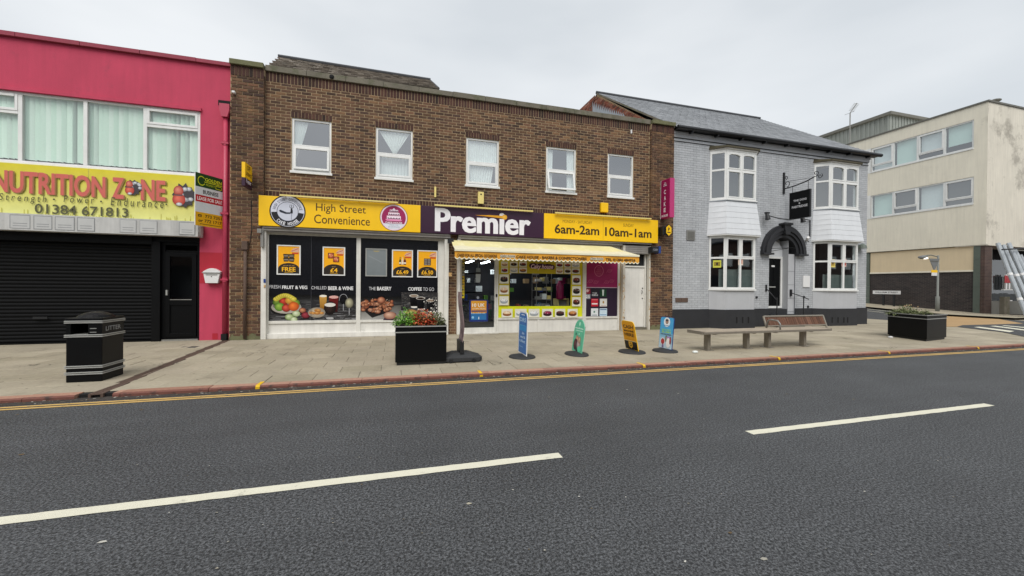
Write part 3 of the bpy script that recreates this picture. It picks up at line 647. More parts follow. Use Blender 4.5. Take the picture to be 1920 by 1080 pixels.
b = MB(); b.box(-5.1, -4.4, .02, .06, .0, .035); b.box(-4.95, -4.53, .036, .044, .94, .955); b.build('threshold', 'galv', dd)
b = MB(); b.box(-5.015, -4.985, .0, .04, 1.05, 1.17); b.build('handle', 'silverband', dd)
b = MB(); b.box(-12, -4.36, .6, .62, 0, 2.6); b.build('dark_inside', 'dark', red)
# rainwater pipe
dp = thing('rainwater_pipe', 'magenta painted rainwater pipe with hopper beside the brick pier', 'drainpipe')
b = MB(); X = -3.83; b.tube([(X,-.07,.16),(X,-.07,5.2)], .05, 10, 0); b.build('pipe', 'redpaint', dp, smooth=True)
b = MB(); b.prism([(X-.06,5.2),(X+.06,5.2),(X+.1,5.36),(X+.1,5.5),(X-.1,5.5),(X-.1,5.36)], -.16, -.005); b.build('hopper', 'redpaint', dp)
b = MB(); b.box(X-.17, X+.1, -.02, .0, 5.5, 5.62); b.build('outlet_hole', 'blackgap', dp)
b = MB()
for z in (1.42, 2.96, 4.6): b.box(X-.075, X+.075, -.13, -.002, z-.02, z+.02); b.tube([(X,-.07,z-.05),(X,-.07,z+.05)], .057, 10)
b.build('bracket', 'redpaint', dp); b = MB(); b.box(X-.055, X+.055, -.13, -.01, 0.01, .15); b.build('shoe', 'blackgap', dp)
# letter box
a = FX(385, 503); c = FX(417, 531); lb = thing('letterbox', 'white wall letterbox with arched lid on the red pillar', 'letterbox')
x0, x1_, z0, z1 = a[0], c[0], c[1], a[1]; w_ = x1_-x0; pts = [(x0+.05*1,z0),(x1_-.05,z0),(x1_-.0,z1-.08)]+[(x1_-w_*i/8, z1-.08+.08*math.sin(math.pi*i/8)) for i in range(1, 8)]+[(x0,z1-.08)]
b = MB(); b.prism(pts, -.13, -.003); b.build('body', 'whiteplastic', lb, bevel=.006)
b = MB(); b.box(x0-.012, x1_+.012, -.15, -.13, z1-.115, z1-.095); b.box(x0+.06, x1_-.06, -.142, -.13, z1-.155, z1-.14); b.build('lid_edge', 'silverband', lb)
b = MB(); b.tube([((x0+x1_)/2,-.14,z1-.19),((x0+x1_)/2,-.129,z1-.19)], .01, 8); b.build('lock', 'blacksteel', lb)
# estate agent's board
ea = thing('agents_board', 'green, white and yellow BUSINESS LEASE FOR SALE board jutting from the red pillar', 'sign')
th = math.radians(28.6); Wd = .67; Rt = Vector((-3.88, -.03, 0)); Ub = Vector((math.sin(th), math.cos(th), 0)); Lf = Rt-Ub*Wd
zt, zb = P(422, 337, 1, Rt.y).z, P(422, 430, 1, Rt.y).z; N = Vector((-math.cos(th), math.sin(th), 0)); N = N if N.y < 0 else -N
N = Ub.cross(Vector((0, 0, 1)))
b = MB(); H = zt-zb
b.T = Matrix(((Ub.x, -N.x, 0, Lf.x), (Ub.y, -N.y, 0, Lf.y), (0, 0, 1, zb), (0, 0, 0, 1)))
b.box(0, Wd, 0, .02, 0, H); b.build('board', 'whiteplastic', ea)
p = Print((Lf.x, Lf.y, zb), Ub, (0, 0, 1), N)
p.rect(0, Wd, H*.74, H, '#0d3d14'); p.ring(.14, H*.86, .09, .105, .82, '#c8cf20', 20, 40, 330)
p.text('GOLDEN', .22, .62, H*.87, H*.935, '#d6da2a', bold=.02); p.rect(.2, .63, H*.845, H*.857, '#d6da2a'); p.text('PROPERTY', .24, .46, H*.785, H*.825, '#b9c42a', bold=.01); p.rrect(.47, .62, H*.765, H*.83, .01, '#d6da2a'); p.rrect(.48, .61, H*.775, H*.82, .01, '#0d3d14')
p.rect(0, Wd, H*.26, H*.74, '#cfd3d6'); p.text('BUSINESS', .17, .54, H*.62, H*.695, '#1a1a1e', bold=.03)
p.rect(0, Wd, H*.455, H*.585, '#b3161f'); p.text('LEASE FOR SALE', .04, .63, H*.487, H*.555, '#f0e6e6', bold=.02)
p.rect(0, Wd, 0, H*.26, '#dca300'); p.text('773 7351', .22, .62, H*.165, H*.225, '#2b2208', bold=.02); p.text('or 772 1717', .07, .62, H*.075, H*.135, '#2b2208', bold=.02); p.rect(.06, .14, H*.17, H*.215, '#2b2208'); p.rect(.08, .12, H*.18, H*.195, '#dca300'); p.rect(.1, .6, H*.035, H*.045, '#4a3c10')
p.build('print', ea)
b = MB(); b.box(-3.9, -3.86, -.05, -.002, zb+.2, zb+.24); b.box(-3.9, -3.86, -.05, -.002, zt-.24, zt-.2); b.build('fixing', 'galv', ea)

# ================================================================== BRICK SHOP BUILDING
bk = thing('brick_building', 'two storey brown brick building with five small white upstairs windows', 'building')
BX0, BX1, TOP = -3.73, 8.515, 6.45
WINS = [(-2.46, -1.565), (-.505, .42), (1.85, 2.78), (4.20, 5.15), (6.21, 7.10)]; WA, WB = 4.085, 5.415
holes = [(a, c, WA, WB) for a, c in WINS]
SHOP = [(-2.95, 1.36, 0, 2.75), (1.62, 6.66, 0, 2.75), (6.76, 7.62, 0, 2.75)]
b = MB(); YM = .006
wall(b, BX0, BX1, 0, TOP, YM, holes+SHOP, .1)
b.box(BX0, -3.035, -.09, YM-.002, 0, TOP); b.box(7.68, BX1, -.09, YM-.002, 0, TOP)
b.box(BX0+.002, BX0+.1, .12, 9, 0, TOP); b.box(BX1-.1, BX1-.002, .12, 9, 0, TOP); b.box(BX0+.1, BX1-.1, 8.9, 9, 0, TOP); b.box(BX0+.1, BX1-.1, .12, 8.9, 6.1, 6.2); b.box(BX0+.1, BX1-.1, .12, 8.9, 2.9, 3.0)
b.build('wall', 'mortar', bk)
sold_w = [(a-.02, c+.02, WB+.0, WB+.145) for a, c in WINS]
cells = brick_cells(-3.03, 7.675, 2.7, TOP-.235, 0, [(a-.005, c+.005, WA-.06, WB) for a, c in WINS]+sold_w+[(-3.03, 7.67, 2.6, 3.585)])
cells += brick_cells(-3.03, -2.955, 0, 2.7, 0)+brick_cells(7.63, 7.675, 0, 2.7, 0)+brick_cells(1.37, 1.615, 0, 2.75, .0)
cells += brick_cells(BX0, -3.035, 0, TOP-.235, -.102)+brick_cells(7.68, BX1, 0, TOP-.235, -.102)
lay_bricks(bk, cells, 'brick_o', 'brick_s', .014)
b = MB()
def soldiers(b, x0, x1, z0, z1, y, w_=.0775):
    n = round((x1-x0)/w_); w_ = (x1-x0)/n
    for i in range(n): brick_geo(b, x0+i*w_+.005, z0+.004, w_-.01, z1-z0-.008, y+U(-.002, .002), .014)
soldiers(b, -3.03, 7.675, TOP-.235, TOP, 0); soldiers(b, BX0, -3.035, TOP-.235, TOP, -.102); soldiers(b, 7.68, BX1, TOP-.235, TOP, -.102)
for a, c, d, e in sold_w: soldiers(b, a, c, d, e, -.004)
soldiers(b, -3.03, 7.675, 3.38, 3.585, -.002)
b.build('soldier_courses', 'soldier', bk, kind='stuff')
# side returns of the piers
b = MB()
for j in range(84):
    for xx, s in ((-3.034, 1), (7.681, -1)):
        b.box(xx-.004, xx+.004, -.1, -.0, j*.075+.006, j*.075+.069)
b.build('pier_return_bricks', 'brick_s', bk, kind='stuff')
x = -3.03
while x < 7.6:
    q = MB(); L = min(.9, 7.675-x); q.box(x+.003, x+L-.003, -.05, .3, TOP+.002, TOP+.135+U(-.006, .008)); q.build('coping_stone', 'stone', bk, bevel=.008); x += .9
for a, c in ((BX0-.01, -3.04), (7.685, BX1+.01)):
    q = MB(); q.box(a, c, -.16, .3, TOP+.004, TOP+.12); q.build('coping_stone', 'mossstone', bk, bevel=.01)
b = MB(); x, z = FX(622, 144, -.05); b.ball((x, -.05, z), (.06, .03, .06)); b.build('coping_hole', 'blackgap', bk)
# shallow pitched roof behind the parapet at the left
e0, e1 = P(500, 124, 1, .6), P(822, 166, 1, .6); r0, r1 = P(523, 107, 1, 2.6), P(806, 151, 1, 2.6)
b = MB(); b.quad(e0, e1, r1-Vector((0,0,.04)), r0-Vector((0,0,.04)))
b.quad(e0-Vector((0,0,.35)), r0-Vector((0,0,.04)), Vector((r0.x-.2,5,r0.z-1.8)), Vector((e0.x-.2,5,e0.z-.6))); b.quad(r0, r1, Vector((r1.x,6,6.2)), Vector((r0.x,6,6.2))); b.quad(e0-Vector((0,0,.5)), e1-Vector((0,0,.5)), e1, e0); b.build('roof_deck', 'stone', bk)
b = MB(); nr = 9
for j in range(nr):
    t0, t1 = (j-.35)/nr, (j+1)/nr; A, B_ = e0.lerp(r0, t0), e1.lerp(r1, t0); C, D = e0.lerp(r0, t1), e1.lerp(r1, t1); n = 26
    for i in range(n):
        u0, u1 = (i+(j % 2)*.5)/n, (i+(j % 2)*.5+1)/n
        u0, u1 = max(0, u0), min(1, u1)
        if u1-u0 < .005: continue
        l = U(-.03, .03)
        a_, b_, c_, d_ = A.lerp(B_, u0), A.lerp(B_, u1), C.lerp(D, u1), C.lerp(D, u0)
        up = Vector((0, -.02, .03)); a_ = a_+up+Vector((.003,0,l*.3)); b_ = b_+up+Vector((-.003,0,l*.3)); b.quad(a_, b_, c_, d_); b.quad(a_-up, b_-up, b_, a_)
b.build('roof_shingles', 'shingle', bk, kind='stuff')
b = MB(); b.tube([r0+Vector((-.02,0,.03)), r1+Vector((.02,0,.03))], .05, 8); b.tube([r1, e1], .04, 6); b.build('ridge', 'ridge', bk)
b = MB(); b.box(1.2, 7.6, .35, .9, TOP, TOP+.16); b.build('back_kerb', 'stone', bk)
# upstairs windows
def brick_window(i):
    a, c = WINS[i]; nm = ['with a tied back curtain and its lower sash ajar', 'with crossed white net curtains', 'with a frosty white net curtain', 'with its lower sash swung out', 'without curtains'][i]
    wn = thing('window', ['first', 'second', 'third', 'fourth', 'fifth'][i]+' small white upstairs window from the red shop, '+nm, 'window', group='upstairs windows of the brick building')
    y0, y1 = .03, .095; zt = 4.75; b = MB(); frame(b, a, c, WA+.03, WB, y0, y1, .05); b.box(a+.05, c-.05, y0+.002, y1, zt-.03, zt+.03); b.build('frame', 'upvc', wn, bevel=.003)
    b = MB(); b.box(a-.03, c+.03, -.035, .1, WA-.03, WA+.028); b.build('sill', 'upvc', wn, bevel=.004)
    ang = [.065, 0, 0, .2, 0][i]; T = Matrix.Translation((0, y0-.012, zt-.03)) @ Matrix.Rotation(-ang, 4, 'X')
    hh = zt-.03-(WA+.08); b = MB(T); frame(b, a+.045, c-.045, -hh, 0, 0, .045, .05); b.build('sash', 'upvc', wn, bevel=.003)
    b = MB(T); b.rect(a+.095, c-.095, -hh+.05, -.05, .02); b.build('pane', 'glass_up', wn)
    pane(a+.05, c-.05, zt+.03, WB-.05, y0+.03, 'glass_up', wn)
    cur = MB(); Y = .112
    def drape(pts_top, pts_bot, n=14, y=Y):
        for k in range(n):
            t0, t1 = k/n, (k+1)/n; dy = .012*(1 if k % 2 else -1)
            A = Vector(pts_top[0]).lerp(Vector(pts_top[1]), t0); B = Vector(pts_top[0]).lerp(Vector(pts_top[1]), t1); C = Vector(pts_bot[0]).lerp(Vector(pts_bot[1]), t1); D = Vector(pts_bot[0]).lerp(Vector(pts_bot[1]), t0)
            cur.quad((D.x,y+dy,D.y),(C.x,y-dy,C.y),(B.x,y-dy,B.y),(A.x,y+dy,A.y))
    if i == 0: drape(((a+.05,WB-.05),(a+.36,WB-.05)), ((a+.05,zt),(a+.2,zt))); drape(((a+.05,zt),(a+.2,zt)), ((a+.05,WA+.35),(a+.08,WA+.35)))
    if i == 1: drape(((a+.08,WB-.06),(c-.08,WB-.06)), ((a+.42,zt+.06),(a+.52,zt+.06)), 16); drape(((a+.06,zt-.02),(c-.06,zt-.02)), ((a+.06,WA+.1),(c-.06,WA+.1)), 20, .16)
    if i == 2: drape(((a+.05,WB-.05),(c-.05,WB-.05)), ((a+.05,zt),(c-.05,zt)), 26); drape(((a+.05,zt),(c-.12,zt)), ((a+.1,WA+.06),(c-.22,WA+.06)), 20)
    if i == 3: drape(((a+.05,WB-.05),(a+.24,WB-.05)), ((a+.05,WA+.08),(a+.22,WA+.08)), 6); drape(((c-.27,WB-.05),(c-.05,WB-.05)), ((c-.25,WA+.08),(c-.05,WA+.08)), 6)
    if i == 4: drape(((a+.05,WA+.3),(c-.05,WA+.24)), ((a+.05,WA+.08),(c-.05,WA+.08)), 4, .4)
    if cur.v: cur.build('curtain', 'net' if i < 4 else 'dark', wn)  # fifth window: no curtain, a low dark sheet added to darken the pane
for i in range(5): brick_window(i)
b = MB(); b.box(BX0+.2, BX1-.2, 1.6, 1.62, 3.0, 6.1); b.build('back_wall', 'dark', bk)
for a, c in ((BX0, -3.08), (7.70, BX1)):
    b = MB(); n = 14
    for k in range(n):
        x0, x1_ = a+(c-a)*k/n, a+(c-a)*(k+1)/n; h_ = .10+U(-.03, .05); b.box(x0, x1_, -.107, -.09, 0, h_)
    b.build('moss_patch', 'mossstone', bk)

# ---------------------------------------------------------------- fascia sign
YF = -.22
fs = thing('fascia_sign', 'long yellow and purple shop sign reading High Street Convenience and Premier', 'shop sign')
f0 = FX(485, 366, YF)[0]; f1 = FX(1234, 412, YF)[0]; s1 = FX(788.5, 388, YF)[0]; s2 = FX(1020, 400, YF)[0]
ZT = (FX(485, 366, YF)[1]+FX(1234, 413, YF)[1])/2; ZB = (FX(485, 421, YF)[1]+FX(1232, 457, YF)[1])/2
for a, c, mt in ((f0, s1, 'yellowsign'), (s1+.003, s2, 'purplesign'), (s2+.003, f1, 'yellowsign')):
    b = MB(); b.box(a, c, YF, -.105 if a < -2.9 or c > 7.6 else -.004, ZB, ZT); b.build('board', mt, fs, bevel=.004)
b = MB(); xm = FX(1131, 420, YF)[0]; b.box(xm-.002, xm+.002, YF-.001, YF+.01, ZB+.01, ZT-.01); b.build('panel_joint', 'dark', fs)
for l, r in ((524, 746), (815, 1000), (1042, 1222)):
    a = FX(l, 370, YF-.1)[0]; c = FX(r, 380, YF-.1)[0]; b = MB(); b.box(a, c, YF-.1, YF-.045, ZT+.0, ZT+.035)
    for k in range(4): xx = a+.1+(c-a-.2)*k/3; b.box(xx-.012, xx+.012, YF-.045, -.01, ZT+.01, ZT+.022)
    b.build('light_trough', 'cream_t', fs)
def T_(pr, s, l, t, r, bt, col, y=YF, **k):
    xa = FX(l, t, y)[0]; xb = FX(r, bt, y)[0]; cxp = (l+r)/2; z1_, z0_ = FX(cxp, t, y)[1], FX(cxp, bt, y)[1]; pr.text(s, xa, xb, z0_, z1_, col, **k)
p = Print((0, YF, 0))
T_(p, 'High Street', 592.5, 383.5, 686, 402.5, '#4a3208', bold=.004); T_(p, 'Convenience', 589, 404.5, 693.5, 421, '#4a3208', bold=.004)
T_(p, 'MONDAY - SATURDAY', 1055, 413.5, 1110, 419, '#8a6a10'); T_(p, 'SUNDAY', 1168.5, 419.5, 1188, 425.5, '#8a6a10')
T_(p, '6am-2am', 1040, 422, 1123.5, 439.5, '#3a2808', bold=.022); T_(p, '10am-1am', 1134.5, 428, 1221.5, 444.5, '#3a2808', bold=.022)
p.build('lettering', fs)
p = Print((0, YF, 0), lift=.003)
T_(p, 'Premier', 815.5, 395, 995, 438, '#e8e6ea', bold=.055)
x0, z0 = FX(890, 402.5, YF); x1_, z1 = FX(946, 407, YF)
p.poly([(x0,z0-.012),(x1_,z1-.045),(x1_+.02,z1),(x1_-.02,z1+.03),((x0+x1_)/2,z0+.012)], '#dd9c1c'); p.shade(x1_, z1-.005, .075, .07, '#f0c050', '#dd9c1c')
p.build('main_lettering', fs)
def roundel(pr, u, v, r):
    pr.ell(u, v, r, r, '#1b100a', 40); pr.ell(u, v, r*.93, r*.93, '#cdd0dc', 40)
    pr.ring(u, v, r*.9, r*.9, .62, '#15161a', 24, 185, 355); pr.ell(u, v, r*.6, r*.6, '#3c4050', 32); pr.ell(u, v, r*.57, r*.57, '#c4c8d6', 32)
    pr.arc('HIGH STREET CONVENIENCE', u, v, r*.75, r*.17, 172, 8, '#4a4e62', .01); pr.arc('CAKE HOUSE', u, v, r*.76, r*.2, 222, 318, '#e4e4ea', .03, inner=True)
    k = r*.57; pr.poly([(u-k*.85,v+k*.05),(u-k*.7,v-k*.12),(u-k*.2,v-k*.28),(u+k*.25,v-k*.25),(u+k*.35,v-k*.08),(u-k*.1,v-k*.1),(u-k*.7,v+k*.15)], '#1d2433')
    pr.poly([(u+k*.25,v-k*.2),(u+k*.48,v-k*.2),(u+k*.5,v+k*.1),(u+k*.42,v+k*.35),(u+k*.3,v+k*.3)], '#14161f')
    for s in (-1, 1):
        pr.line((u+k*.38,v+k*.3), (u+k*(.38+s*.2),v+k*.5), k*.05, '#2a2d3a'); pr.line((u+k*(.38+s*.2),v+k*.5), (u+k*(.38+s*.14),v+k*.75), k*.04, '#2a2d3a')
    pr.line((u+k*.38,v+k*.3), (u+k*.38,v+k*.75), k*.05, '#2a2d3a'); pr.line((u+k*.38,v-k*.2), (u+k*.36,v-k*.85), k*.06, '#8a8fa0')
def cakelogo(pr, u, v, r):
    pr.ell(u, v, r, r, '#7a4a1c', 40); pr.ell(u, v, r*.96, r*.96, '#e6d2dc', 40); pr.ell(u, v, r*.86, r*.86, '#9a1a55', 40)
    pr.ell(u, v, r*.86, r*.86, '#dcdfe8', 20, 212, 328)
    for w_, a, h_ in ((.5, -.12, .24), (.4, .16, .2), (.3, .4, .17)):
        pr.rect(u-r*w_, u+r*w_, v+r*a, v+r*(a+h_), '#ecdbe6'); pr.rect(u-r*w_*.85, u+r*w_*.85, v+r*(a+.02), v+r*(a+.06), '#5e2048')
        for k in range(5): pr.ell(u-r*w_*.8+r*w_*1.6*k/4, v+r*(a+.07), r*.05, r*.05, '#5e2048', 8)
    pr.poly([(u-r*.12,v+r*.57),(u+r*.12,v+r*.57),(u,v+r*.72)], '#ecdbe6'); pr.poly([(u-r*.62,v-r*.14),(u+r*.62,v-r*.14),(u+r*.5,v-r*.26),(u-r*.5,v-r*.26)], '#e38ab6')
    pr.text('CAKE HOUSE', u-r*.6, u+r*.6, v-r*.45, v-r*.32, '#efdbe6', bold=.03); pr.text('CAKES FOR', u-r*.32, u+r*.32, v-r*.58, v-r*.52, '#8a7a94'); pr.text('ALL OCCASIONS', u-r*.42, u+r*.42, v-r*.72, v-r*.66, '#8a7a94')
p = Print((0, YF, 0), lift=.003)
u, v = FX(539.5, 396.5, YF); roundel(p, u, v, .39); p.build('stag_roundel', fs)
p = Print((0, YF, 0), lift=.003); u, v = FX(738.5, 408, YF); cakelogo(p, u, v, .345); p.build('cake_roundel', fs)
# ---------------------------------------------------------------- left shop front
sf = thing('shopfront', 'left shop window covered in black food posters, FRESH FRUIT & VEG to COFFEE TO GO', 'shop front')
b = MB(); b.box(-3.05, 1.42, -.16, -.004, 2.60, ZB-.003); b.box(-3.02, 1.4, -.19, -.16, 2.66, ZB-.006); b.box(-2.94, 1.4, -.12, -.1, 2.565, 2.6); b.build('shutter_box', 'greyhouse', sf, bevel=.01)
b = MB(); b.box(-3.075, -2.965, -.12, .05, 0, 2.6); b.build('shutter_guide', 'upvcdirty', sf, bevel=.006); b = MB(); b.box(1.27, 1.385, -.12, .05, 0, 2.6); b.build('shutter_guide', 'upvcdirty', sf, bevel=.006)
b = MB(); Y0, Y1 = .0, .08
b.box(-2.965, -2.94, Y0, Y1, .0, 2.6); b.box(1.11, 1.27, Y0, Y1, 0, 2.6); b.box(-.955, -.85, Y0, Y1, .12, 2.6); b.box(-2.94, -.955, Y0, Y1, 2.53, 2.6); b.box(-.85, 1.11, Y0, Y1, 2.53, 2.6); b.box(-2.94, -.955, -.01, Y1, .36, .43); b.box(-.85, 1.11, -.01, Y1, .36, .43)
b.build('window_frame', 'upvcdirty', sf, bevel=.004)
b = MB(); b.box(-2.94, -.955, .02, .1, .12, .36); b.box(-.85, 1.11, .02, .1, .12, .36); b.build('lower_panel', 'whitepanel', sf)
b = MB(); b.box(-2.965, 1.27, -.05, .12, 0, .12); b.build('plinth', 'whitepanel', sf, bevel=.008)
def woodtable(pr, x0, x1, z0, z1, fade=True):
    """printed photograph of a grey plank table top"""
    pr.rect(x0, x1, z0, z1, '#2d2c2e')
    for i in range(150):
        z = z0+(z1-z0)*R()**1.3; L = U(.05, .4); x = U(x0, x1-L*.3); t = 1-(z-z0)/(z1-z0); g = int(40+R()*110*t+15); pr.rect(max(x0, x), min(x1, x+L), z, min(z1, z+U(.004, .016)), '#%02x%02x%02x' % (g, g, int(g*1.02)), False)
    pr.h += pr.step
    if fade:
        for k in range(6): pr.rect(x0, x1, z1-(k+1)*.02, z1-k*.02, '#%02x%02x%02x' % ((18+k*4,)*3), False)
        pr.h += pr.step
def vinyl(x0, x1, split, pics, y=.03):
    p = Print((0, y-.002, 0)); zt, zb = 2.53, .43
    p.rect(x0, x1, zb, zt, '#14151a')
    for a, c, f in pics: f(p, a, c)
    if split: p.rect(split-.004, split+.004, zb, zt, '#4a4b50')
    return p.build('vinyl_print', sf, 'vinyl')
def TT(pr, s, l, t, r, bt, y, col='#c9c9cc', **k): T_(pr, s, l, t, r, bt, col, y, **k)
VY = .028
def fruit(p, a, c):
    zt = FX(540, 553, VY)[1]; woodtable(p, a, c, .435, zt); u, v = FX(537, 573, VY)
    p.shade(u+.02, v-.09, .36, .17, '#222', '#151515') if False else None
    p.ell(u+.02, v-.12, .36, .12, '#1c1b1c'); p.shade(u, v-.04, .335, .16, '#e0ddd4', '#9c968a'); p.ell(u, v+.0, .3, .12, '#77706a')
    for du, dv, r_, h_, l_ in ((-.2,.08,.1,'#7e9a40','#32501c'),(.2,.06,.1,'#9ab04a','#4d6a24'),(-.06,.1,.1,'#d8503c','#6a1c18'),(.07,.13,.1,'#e6b04a','#a8702a'),(-.15,-.03,.11,'#9cc050','#47702a'),(.0,-.06,.1,'#e0604c','#7c2018'),(.16,-.02,.12,'#f0803a','#a8441c')): p.shade(u+du, v+dv, r_, r_*.95, h_, l_)
    for k in range(10): t = k/9; p.shade(u-.22+.38*t, v+.16+.09*math.sin(math.pi*t), .07, .055, '#e8d860', '#a89c34', 10)
    for du, dv, r_, h_, l_ in ((.36,-.12,.08,'#d89a70','#6a2c24'),(.43,-.24,.1,'#a8404c','#4a121c'),(.22,-.2,.09,'#dfe6c8','#8fa070'),(.07,-.28,.1,'#d0dcb0','#6a8048'),(.17,-.34,.08,'#dfe6c8','#7f9060')): p.shade(u+du, v+dv, r_, r_*.8, h_, l_)
    TT(p, 'FRESH', 505.5, 534.5, 526, 541, VY, bold=.002); TT(p, 'FRUIT & VEG', 529, 535.5, 576.5, 542, VY, '#dededf', bold=.03)
def beer(p, a, c):
    zt = FX(620, 553, VY)[1]; woodtable(p, a, c, .435, zt)
    def cup(px, py, w_, h_, body, dk, top):
        u, v = FX(px, py, VY); p.poly([(u-w_*.8,v-h_),(u+w_*.8,v-h_),(u+w_,v),(u-w_,v)], [dk, dk, body, body]); p.ell(u, v, w_, w_*.35, top, 14)
    cup(606, 555, .085, .33, '#c89a4c', '#8a5c1c', '#e8e2d4'); cup(626, 557, .11, .38, '#6a1c1c', '#2a0c0c', '#d8a8a0')
    u, v = FX(619, 573, VY); p.ell(u, v-.32, .09, .03, '#a8a8a8', 12); p.shade(u, v-.06, .14, .17, '#3a2a26', '#0c0909'); p.ell(u, v+.02, .13, .05, '#d8d4cc', 14)
    u, v = FX(644, 559, VY); p.ring(u, v-.02, .1, .13, .9, '#9a9a9e', 16); p.shade(u, v-.06, .09, .09, '#16161a', '#060608'); p.line((u, v-.15), (u, v-.32), .012, '#a8a8ac')
    u, v = FX(655, 568, VY); p.shade(u, v, .1, .13, '#c8c4a4', '#5a564a'); p.line((u, v-.13), (u, v-.3), .012, '#b8b8bc')
    u, v = FX(594, 586, VY); p.shade(u, v, .2, .13, '#c4b8a0', '#8a8074')
    for k in range(12): p.shade(u+U(-.12, .12), v+U(-.03, .08), .06, .035, '#e0a860', '#9c6430', 8)
    TT(p, 'CHILLED', 584, 536.5, 612.5, 542.5, VY, bold=.002); TT(p, 'BEER & WINE', 615.5, 537, 662.5, 544, VY, '#dededf', bold=.03)
def bakery(p, a, c):
    zt = FX(715, 556, VY)[1]; woodtable(p, a, c, .435, zt); p.poly([(a,.435),(c,.435),(c,.8),(a,.72)], ['#a09e9a', '#8a8886', '#55544f', '#6a6864']); u, v = FX(707, 577, VY)
    p.poly([(u-.42,v+.02),(u+.4,v+.08),(u+.3,v-.12),(u-.12,v-.26)], '#1c1a1c')
    for k in range(60):
        t = R(); du, dv = U(-.38, .38), U(-.14, .2); dv = dv*(1-abs(du)*.9); p.shade(u+du, v+dv+.03, U(.035, .075), U(.03, .06), random.choice(['#d09470', '#c88a64', '#b87858', '#d8a484']), random.choice(['#6a3424', '#5a2c24', '#7c4830']), 10)
    for k in range(40):
        du, dv = U(-.34, .36), U(-.1, .24); p.line((u+du, v+dv), (u+du+U(-.03,.03), v+dv+U(-.02,.03)), .007, random.choice(['#f0dccc', '#4a2418', '#e0b898', '#5c3020']))
    p.shade(u+.1, v+.2, .1, .085, '#d89a78', '#703828'); p.poly([(u+.15,v-.32),(u+.5,v-.34),(u+.47,v-.14),(u+.25,v-.16)], '#3f2c38'); p.shade(u+.32, v-.2, .16, .1, '#d8b098', '#8a5c4c')
    TT(p, 'THE', 692, 538, 704.5, 544, VY, bold=.002); TT(p, 'BAKERY', 707, 537.5, 734, 544.5, VY, '#dededf', bold=.03)
def coffee(p, a, c):
    zt = FX(790, 548, VY)[1]; woodtable(p, a, c, .435, zt, False); zt2 = .43+(zt-.43)*.45
    for i in range(160): x = U(a, c-.05); z = U(zt2, zt-.01); g = int(U(60, 120)); p.rect(x, x+U(.01, .05), z, z+.01, '#%02x%02x%02x' % (g, int(g*.97), int(g*.93)), False)
    p.h += p.step; p.poly([(a,.435),(c,.435),(c,.62),(a,.66)], ['#b8b4ae', '#a8a49e', '#6a6866', '#8a8884'])
    for px, py in ((776, 554.5), (788.5, 559), (807, 563.5)):
        u, v = FX(px, py, VY); p.ell(u+.02, v-.29, .1, .035, '#e0ddd6', 12); p.poly([(u-.085,v-.28),(u+.085,v-.28),(u+.11,v),(u-.11,v)], ['#0a0a0c', '#050506', '#121215', '#1c1c20']); p.ell(u, v, .118, .04, '#d4d0c8', 16); p.ell(u, v-.003, .098, .03, '#8a7868' if px != 788.5 else '#2a1c16', 16)
    u, v = FX(771, 587, VY); p.shade(u, v, .16, .1, '#d8b080', '#9c7040')
    for i in range(70): x, z = c-abs(random.gauss(0, .16))-.02, U(.5, 1.0); g = random.choice(['#101012', '#e0ddd6', '#7c7a76']); p.ell(min(max(x, a), c-.02), z, .014, .02, g, 6)
    TT(p, 'COFFEE', 765, 538.5, 790.5, 545, VY, '#dededf', bold=.03); TT(p, 'TO GO', 793, 539, 813.5, 545.5, VY, bold=.002)
xs_ = FX(584, 500, VY)[0]; xs3 = FX(752, 570, VY)[0]
vinyl(-2.94, -.955, xs_, [(-2.94, xs_, fruit), (xs_, -.955, beer)]); vinyl(-.85, 1.11, None, [(-.85, xs3, bakery), (xs3, 1.11, coffee)])
b = MB(); b.rect(-2.94, -.955, .43, 2.53, .032); b.rect(-.85, 1.11, .43, 2.53, .032); b.build('window_glass', 'dark', sf)
